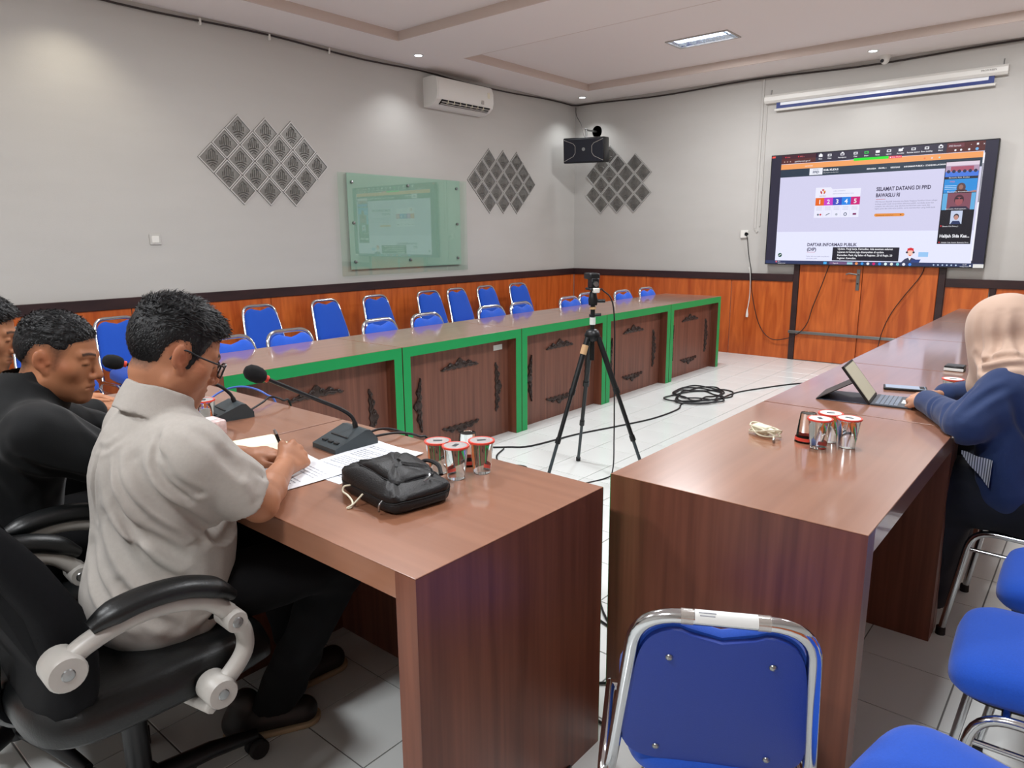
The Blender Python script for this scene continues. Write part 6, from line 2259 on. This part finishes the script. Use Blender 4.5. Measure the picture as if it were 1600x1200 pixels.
shoe('shoe', (-1.745, 0.815), (-1.630, 1.045), m1)
shoe('shoe', (-1.815, 1.00), (-1.80, 1.26), m1)
pen = thing('pen', 'black pen with silver tip held by the man in grey', 'pen', (-1.67, 1.05, 0.76))
gr = (tipsR[0] + tipsR[4]) / 2
pd = np.array((-0.10, -0.28, 0.95))
pd /= np.linalg.norm(pd)
nib = gr - pd * ((gr[2] - 0.7535) / pd[2])
MB().tube([nib + pd * 0.012, nib + pd * 0.098], 0.0050, 10).build('barrel', 'black_plastic', pen, 50)
MB().tube([nib, nib + pd * 0.012], [0.0008, 0.0042], 10).build('nib', 'steel', pen, 50)
MB().tube([nib + pd * 0.098, nib + pd * 0.112], [0.0054, 0.0034], 10).build('cap_tip', 'chrome', pen, 50)

# ------------------------------------------------------------------ man in the black jacket
m2 = thing('person', 'man in a black jacket with short cropped hair, looking at the papers', 'person', (-2.22, 0.45, 0.0))
R2 = rot_head(40, 13, 3)
H2_ = np.array((-2.170, 0.655, 1.072))
F = Field((-2.62, 0.36, 0.66), (-1.86, 1.12, 1.24), 0.003)
F.rc((-2.22, 0.50, 0.74), (-2.21, 0.56, 0.92), 0.08, 0.09, k=0.03)
F.rc((-2.21, 0.575, 0.90), tuple(H2_ + R2 @ np.array([0, -0.024, -0.055])), 0.064, 0.060, k=0.03)
a2 = (((-2.005, 0.545, 0.905), (-1.965, 0.735, 0.765), (-2.10, 0.955, 0.785)), ((-2.415, 0.60, 0.905), (-2.50, 0.80, 0.775), (-2.33, 0.985, 0.785)))
for a, b, c in a2:
    F.rc((-2.21, 0.56, 0.91), a, 0.06, 0.045, k=0.03)
    F.rc(a, b, 0.045, 0.038, k=0.02)
    F.rc(b, c, 0.038, 0.026, k=0.015)
add_head(F, R2, H2_, 1.0, fat=1.10, jaw=0.97)
hand(F, a2[0][2], (-0.55, 0.80, -0.05), (0.2, 0.1, 1.0), -1, [(22, 25, 15)] * 4, [(0.7, 0.7, -0.1, 0.042, 0.0135, 0.0112), (0.9, 0.35, -0.15, 0.034, 0.0108, 0.0095), (1, 0.1, -0.1, 0.024, 0.0095, 0.0078)])
hand(F, a2[1][2], (0.50, 0.84, -0.05), (-0.1, 0.1, 1.0), 1, [(22, 25, 15)] * 4, [(0.7, 0.7, -0.1, 0.042, 0.0135, 0.0112), (0.9, 0.35, -0.15, 0.034, 0.0108, 0.0095), (1, 0.1, -0.1, 0.024, 0.0095, 0.0078)])
V, Q = F.mesh()
C = face_colors(V, R2, H2_, 1.0, TONE2, stubble=0.35, fade=0.82)
np_object('body', V, Q, 'skin', m2, C)
V, Q = hair_mesh(R2, H2_, 1.0, 0.009, 0.0025, 31, fat=1.10, poly=MID_POLY)
hr = np_object('hair', V, Q, 'hair_black', m2)
strands('hair_strands', V, R2, H2_, 1.0, 3600, 0.010, 0.005, 9, hr, 0.5)
S = Field((-2.62, 0.20, 0.44), (-1.84, 1.02, 1.04), 0.005)
S.ell((-2.22, 0.43, 0.56), (0.19, 0.155, 0.15), k=0.02)
S.ell((-2.22, 0.475, 0.70), (0.185, 0.150, 0.17), k=0.07)
S.ell((-2.21, 0.52, 0.84), (0.20, 0.140, 0.13), k=0.07)
S.rc((-2.395, 0.595, 0.905), (-2.03, 0.545, 0.905), 0.070, 0.070, k=0.06)
S.rc((-2.21, 0.55, 0.92), (-2.20, 0.585, 0.985), 0.105, 0.074, k=0.05)
for a, b, c in a2:
    S.rc(a, b, 0.076, 0.064, k=0.05)
    b_, c_ = np.array(b), np.array(c)
    S.rc(b, tuple(b_ + (c_ - b_) * 0.9), 0.062, 0.046, k=0.03)
nb2, nn2 = np.array((-2.203, 0.592, 0.960)), np.array((0.06, 0.45, 0.89))
nn2 /= np.linalg.norm(nn2)


def collar2(x, y, z):
    px, py, pz = x - f4(nb2[0]), y - f4(nb2[1]), z - f4(nb2[2])
    sx_ = px * f4(nn2[0]) + py * f4(nn2[1]) + pz * f4(nn2[2])
    rad = np.sqrt(np.maximum((px ** 2 + py ** 2 + pz ** 2) - sx_ ** 2, 0))
    return np.maximum(np.abs(rad - (f4(0.083) - f4(0.12) * sx_)) - f4(0.006), np.abs(sx_ - f4(0.008)) - f4(0.036)).astype(f4)


S.op(collar2, nb2 - 0.13, nb2 + 0.13, 0.008)
S.crease([(-2.00, 0.50, 0.90), (-1.97, 0.56, 0.82), (-1.93, 0.64, 0.76)], 0.014, 0.008)
S.crease([(-2.08, 0.42, 0.88), (-2.04, 0.44, 0.78), (-2.03, 0.48, 0.68)], 0.016, 0.009)
S.crease([(-2.02, 0.60, 0.98), (-1.95, 0.66, 0.90), (-1.91, 0.72, 0.82)], 0.014, 0.006)
S.noise(0.008, (9, 9, 9), 41)
S.noise(0.003, (28, 28, 18), 42)
S.plane((0, 0, 0.475), (0, 0, -1))
np_object('jacket', *S.mesh(), 'jacket_black', m2)
legs(m2, [(-2.13, 0.46, 0.555), (-2.30, 0.46, 0.555)], [(-2.10, 0.88, 0.545), (-2.34, 0.88, 0.545)], [(-2.12, 0.93, 0.09), (-2.36, 0.95, 0.09)], pelvis=((-2.22, 0.44, 0.555), (0.165, 0.14, 0.075)))
shoe('shoe', (-2.13, 0.86), (-2.08, 1.12), m2)
shoe('shoe', (-2.37, 0.88), (-2.36, 1.14), m2)

# ------------------------------------------------------------------ bearded man at the left edge
m3 = thing('person', 'man with a thin moustache at the left edge, partly hidden behind the man in black', 'person', (-2.90, 0.40, 0.0))
R3 = rot_head(22, 16, 0)
H3 = np.array((-2.855, 0.640, 1.080))
F = Field((-3.28, 0.34, 0.66), (-2.56, 1.10, 1.25), 0.0034)
F.rc((-2.90, 0.46, 0.74), (-2.90, 0.52, 0.92), 0.08, 0.09, k=0.03)
F.rc((-2.89, 0.545, 0.91), tuple(H3 + R3 @ np.array([0, -0.024, -0.055])), 0.060, 0.055, k=0.03)
a3 = (((-2.71, 0.53, 0.91), (-2.66, 0.72, 0.77), (-2.74, 0.93, 0.785)), ((-3.09, 0.55, 0.91), (-3.15, 0.74, 0.775), (-3.02, 0.95, 0.785)))
for a, b, c in a3:
    F.rc((-2.90, 0.53, 0.91), a, 0.06, 0.045, k=0.03)
    F.rc(a, b, 0.045, 0.038, k=0.02)
    F.rc(b, c, 0.038, 0.026, k=0.015)
add_head(F, R3, H3, 1.05, fat=0.98, nose=1.02)
hand(F, a3[0][2], (-0.3, 0.93, -0.05), (0.1, 0.1, 1.0), -1, [(22, 25, 15)] * 4, [(0.7, 0.7, -0.1, 0.042, 0.0135, 0.0112), (0.9, 0.35, -0.15, 0.034, 0.0108, 0.0095), (1, 0.1, -0.1, 0.024, 0.0095, 0.0078)])
hand(F, a3[1][2], (0.3, 0.93, -0.05), (-0.1, 0.1, 1.0), 1, [(22, 25, 15)] * 4, [(0.7, 0.7, -0.1, 0.042, 0.0135, 0.0112), (0.9, 0.35, -0.15, 0.034, 0.0108, 0.0095), (1, 0.1, -0.1, 0.024, 0.0095, 0.0078)])
V, Q = F.mesh()
C = face_colors(V, R3, H3, 1.05, TONE3, moustache=0.85, stubble=0.3, fade=0.9)
np_object('body', V, Q, 'skin', m3, C)
V, Q = hair_mesh(R3, H3, 1.05, 0.018, 0.010, 51, tuft=0.006, fat=0.98)
hr = np_object('hair', V, Q, 'hair_black', m3)
strands('hair_strands', V, R3, H3, 1.05, 2600, 0.018, 0.010, 19, hr, 0.4)
S = Field((-3.28, 0.20, 0.44), (-2.54, 1.02, 1.02), 0.006)
S.ell((-2.90, 0.40, 0.56), (0.18, 0.15, 0.15), k=0.02)
S.ell((-2.90, 0.44, 0.70), (0.175, 0.14, 0.17), k=0.07)
S.ell((-2.90, 0.49, 0.84), (0.19, 0.13, 0.13), k=0.07)
S.rc((-3.07, 0.545, 0.91), (-2.73, 0.525, 0.91), 0.068, 0.068, k=0.06)
S.rc((-2.90, 0.52, 0.92), (-2.895, 0.55, 0.965), 0.10, 0.070, k=0.05)
for a, b, c in a3:
    S.rc(a, b, 0.074, 0.062, k=0.05)
    b_, c_ = np.array(b), np.array(c)
    S.rc(b, tuple(b_ + (c_ - b_) * 0.9), 0.060, 0.045, k=0.03)
S.noise(0.008, (9, 9, 9), 61)
S.plane((0, 0, 0.475), (0, 0, -1))
np_object('jacket', *S.mesh(), 'jacket_black', m3)
legs(m3, [(-2.82, 0.44, 0.555), (-2.98, 0.44, 0.555)], [(-2.80, 0.86, 0.545), (-3.02, 0.86, 0.545)], [(-2.80, 0.92, 0.09), (-3.02, 0.93, 0.09)], pelvis=((-2.90, 0.42, 0.555), (0.16, 0.14, 0.075)))
shoe('shoe', (-2.80, 0.85), (-2.78, 1.11), m3)
shoe('shoe', (-3.02, 0.86), (-3.02, 1.12), m3)

# ------------------------------------------------------------------ woman in the headscarf
wm = thing('person', 'woman in a beige headscarf and navy blouse, hands clasped on the desk', 'person', (0.0, 2.85, 0.0))
RW = rot_head(-48, 14, 0)
HW = np.array((-0.262, 2.880, 1.045))
shl, ell_, wrl = (-0.220, 2.700, 0.898), (-0.300, 2.605, 0.785), (-0.462, 2.850, 0.797)
shr, elr, wrr = (-0.190, 3.050, 0.900), (-0.290, 3.170, 0.795), (-0.430, 2.985, 0.797)
F = Field((-0.62, 2.44, 0.70), (0.14, 3.34, 1.20), 0.0034)
F.rc((-0.02, 2.87, 0.72), (-0.17, 2.88, 0.91), 0.08, 0.085, k=0.03)
F.rc((-0.19, 2.88, 0.92), tuple(HW + RW @ np.array([0, -0.022, -0.055])), 0.056, 0.052, k=0.03)
for a, b, c in ((shl, ell_, wrl), (shr, elr, wrr)):
    F.rc((-0.17, 2.88, 0.90), a, 0.06, 0.04, k=0.03)
    F.rc(a, b, 0.042, 0.034, k=0.02)
    F.rc(b, c, 0.034, 0.023, k=0.015)
add_head(F, RW, HW, 0.97)
hand(F, wrl, (-0.55, 0.78, -0.02), (-0.35, -0.35, 0.85), -1, [(50, 60, 30), (52, 62, 30), (55, 64, 30), (58, 64, 30)], [(0.8, 0.5, -0.2, 0.040, 0.0125, 0.0100), (0.9, 0.1, -0.3, 0.032, 0.0098, 0.0088), (1, -0.2, -0.3, 0.022, 0.0088, 0.0072)], 0.92)
hand(F, wrr, (-0.75, -0.60, 0.02), (-0.30, 0.35, 0.88), 1, [(45, 55, 30)] * 4, [(0.8, 0.5, -0.1, 0.040, 0.0125, 0.0100), (0.9, 0.1, -0.2, 0.032, 0.0098, 0.0088), (1, -0.2, -0.2, 0.022, 0.0088, 0.0072)], 0.92)
V, Q = F.mesh()
np_object('body', V, Q, 'skin', wm, face_colors(V, RW, HW, 0.97, TONEW, stubble=0.0, fade=0.0))
S = Field((-0.56, 2.42, 0.42), (0.30, 3.36, 1.02), 0.0048)
S.ell((0.03, 2.87, 0.57), (0.155, 0.195, 0.15), k=0.02)
S.ell((-0.01, 2.87, 0.72), (0.145, 0.185, 0.17), k=0.07)
S.ell((-0.12, 2.87, 0.84), (0.130, 0.185, 0.12), k=0.07)
S.rc((-0.205, 2.725, 0.900), (-0.18, 3.030, 0.900), 0.060, 0.060, k=0.06)
S.rc((-0.225, 2.700, 0.83), (-0.17, 2.715, 0.57), 0.070, 0.10, k=0.06)
S.rc((-0.17, 2.88, 0.92), (-0.19, 2.88, 0.95), 0.09, 0.065, k=0.05)
for a, b, c in ((shl, ell_, wrl), (shr, elr, wrr)):
    S.rc(a, b, 0.072, 0.060, k=0.05)
    b_, c_ = np.array(b), np.array(c)
    S.rc(b, tuple(b_ + (c_ - b_) * 0.93), 0.058, 0.040, k=0.03)
S.crease([(-0.20, 2.625, 0.93), (-0.26, 2.60, 0.88), (-0.31, 2.555, 0.82)], 0.012, 0.007)
S.crease([(-0.285, 2.66, 0.90), (-0.31, 2.63, 0.86), (-0.33, 2.57, 0.80)], 0.010, 0.007)
S.crease([(-0.35, 2.66, 0.84), (-0.36, 2.63, 0.82), (-0.34, 2.59, 0.77)], 0.009, 0.006)
S.crease([(-0.40, 2.74, 0.84), (-0.42, 2.72, 0.81), (-0.41, 2.70, 0.77)], 0.008, 0.005)
S.crease([(-0.20, 2.63, 0.90), (-0.16, 2.64, 0.80), (-0.08, 2.67, 0.70)], 0.014, 0.009)
S.crease([(-0.14, 2.66, 0.90), (-0.09, 2.68, 0.80), (-0.02, 2.69, 0.70)], 0.014, 0.009)
S.noise(0.007, (10, 10, 10), 71)
S.noise(0.0025, (30, 30, 22), 72)
# keep the sleeves from sinking into the desk

def above_desk(x, y, z):
    inside = np.minimum(np.minimum(f4(-0.325) - x, y - f4(0.0)), f4(0.752) - z)
    return inside.astype(f4) + 0 * x + 0 * y + 0 * z


S.op(above_desk, (-0.6, 2.4, 0.4), (-0.30, 3.4, 0.80), 0.004, 'i')
S.plane((0, 0, 0.475), (0, 0, -1))
np_object('blouse', *S.mesh(), 'navy_cloth', wm)
# headscarf
S = Field((-0.46, 2.58, 0.78), (0.16, 3.20, 1.20), 0.0042)


def scarf_head(x, y, z):
    px, py, pz = x - f4(HW[0]), y - f4(HW[1]), z - f4(HW[2])
    lx, ly, lz = (px * f4(RW[0][i]) + py * f4(RW[1][i]) + pz * f4(RW[2][i]) for i in range(3))
    d = skull(np.abs(lx), ly, lz) - f4(0.024)
    d = smin(d, e_sd(lx, ly, lz, (0, -0.03, -0.09), (0.085, 0.085, 0.07)), 0.05)
    return d.astype(f4)


S.op(scarf_head, HW - 0.2, HW + 0.2, 0.02)
S.rc(tuple(HW + np.array((0.03, -0.005, -0.06))), (-0.17, 2.875, 0.94), 0.085, 0.105, k=0.05)
S.rc((-0.225, 2.770, 0.920), (-0.19, 2.98, 0.925), 0.078, 0.080, k=0.05)
S.rc((-0.20, 2.745, 0.920), (-0.10, 2.745, 0.880), 0.080, 0.090, k=0.05)
S.rc((-0.16, 2.865, 0.95), (-0.04, 2.87, 0.86), 0.115, 0.120, k=0.06)
S.rc((-0.25, 2.89, 0.94), (-0.285, 2.90, 0.87), 0.080, 0.070, k=0.05)
fo = HW + RW @ np.array([0, 0.128, -0.012])
S.ell(tuple(fo), (0.050, 0.062, 0.066), k=0.012, R=RW, mode='s')
# drapery: long folds from the crown down to the shoulder and round the neck
S.crease([(-0.330, 2.800, 1.125), (-0.335, 2.780, 1.06), (-0.325, 2.770, 0.99), (-0.33, 2.76, 0.95)], 0.011, 0.006)
S.crease([(-0.275, 2.765, 1.145), (-0.270, 2.750, 1.06), (-0.265, 2.745, 1.00), (-0.285, 2.735, 0.95)], 0.012, 0.008)
S.crease([(-0.215, 2.765, 1.145), (-0.205, 2.750, 1.06), (-0.185, 2.735, 0.99), (-0.14, 2.725, 0.93)], 0.013, 0.009)
S.crease([(-0.160, 2.790, 1.13), (-0.140, 2.770, 1.04), (-0.105, 2.745, 0.97), (-0.05, 2.735, 0.90)], 0.013, 0.009)
S.crease([(-0.34, 2.79, 0.985), (-0.29, 2.745, 0.965), (-0.22, 2.725, 0.975), (-0.15, 2.73, 1.00)], 0.011, 0.009)
S.crease([(-0.31, 2.75, 0.945), (-0.24, 2.715, 0.945), (-0.17, 2.715, 0.965)], 0.010, 0.007)
S.crease([(-0.10, 2.80, 1.05), (-0.06, 2.76, 0.98), (0.0, 2.75, 0.90)], 0.013, 0.008)
S.noise(0.004, (14, 14, 10), 81)
np_object('headscarf', *S.mesh(), 'hijab_cloth', wm)
legs(wm, [(0.0, 2.755, 0.525), (0.0, 2.96, 0.535)], [(-0.36, 2.755, 0.515), (-0.36, 2.96, 0.52)], [(-0.40, 2.80, 0.07), (-0.40, 2.97, 0.07)], (0.125, 0.108, 0.09), 'skirt_dark', ((0.02, 2.87, 0.55), (0.15, 0.18, 0.08)))
shoe('shoe', (-0.38, 2.80), (-0.60, 2.80), wm)
shoe('shoe', (-0.38, 2.98), (-0.60, 2.98), wm)

# striped cloth end hanging at her side
stripe = bpy.data.materials.new('striped_cloth')
stripe.use_nodes = True
_nt = stripe.node_tree
_w = _nt.nodes.new('ShaderNodeTexWave')
_w.inputs['Scale'].default_value = 45.0
_tc = _nt.nodes.new('ShaderNodeTexCoord')
_nt.links.new(_tc.outputs['Object'], _w.inputs[0])
_r = _nt.nodes.new('ShaderNodeValToRGB')
_r.color_ramp.elements[0].color = (*lin((60, 66, 78)), 1)
_r.color_ramp.elements[1].color = (*lin((190, 196, 204)), 1)
_nt.links.new(_w.outputs[0], _r.inputs[0])
_nt.links.new(_r.outputs[0], _nt.nodes['Principled BSDF'].inputs['Base Color'])
_nt.nodes['Principled BSDF'].inputs['Roughness'].default_value = 0.85
cl = MB()
na_, nb_ = 9, 5
for j in range(nb_):
    for i in range(na_):
        u, v = i / (na_ - 1), j / (nb_ - 1)
        x = -0.305 + 0.085 * u
        z = 0.700 - (0.012 + 0.075 * u) * v - 0.02 * u
        cl.v.append((x, 2.602 + 0.006 * math.sin(u * 9 + v * 2) + 0.03 * max(0, u - 0.4) * 0.2, z))
for j in range(nb_ - 1):
    for i in range(na_ - 1):
        a = j * na_ + i
        cl.f.append((a, a + 1, a + na_ + 1, a + na_))
n0 = len(cl.v)
cl.v += [(x, y + 0.003, z) for x, y, z in cl.v]
cl.f += [tuple(reversed([i + n0 for i in f])) for f in cl.f[:]]
rim = list(range(na_)) + [j * na_ + na_ - 1 for j in range(1, nb_)] + [(nb_ - 1) * na_ + i for i in range(na_ - 2, -1, -1)] + [j * na_ for j in range(nb_ - 2, 0, -1)]
cl.f += [(rim[k], rim[(k + 1) % len(rim)], rim[(k + 1) % len(rim)] + n0, rim[k] + n0) for k in range(len(rim))]
so = cl.build('striped_cloth', stripe, wm, 50)
so['label'] = 'grey and white striped cloth end'
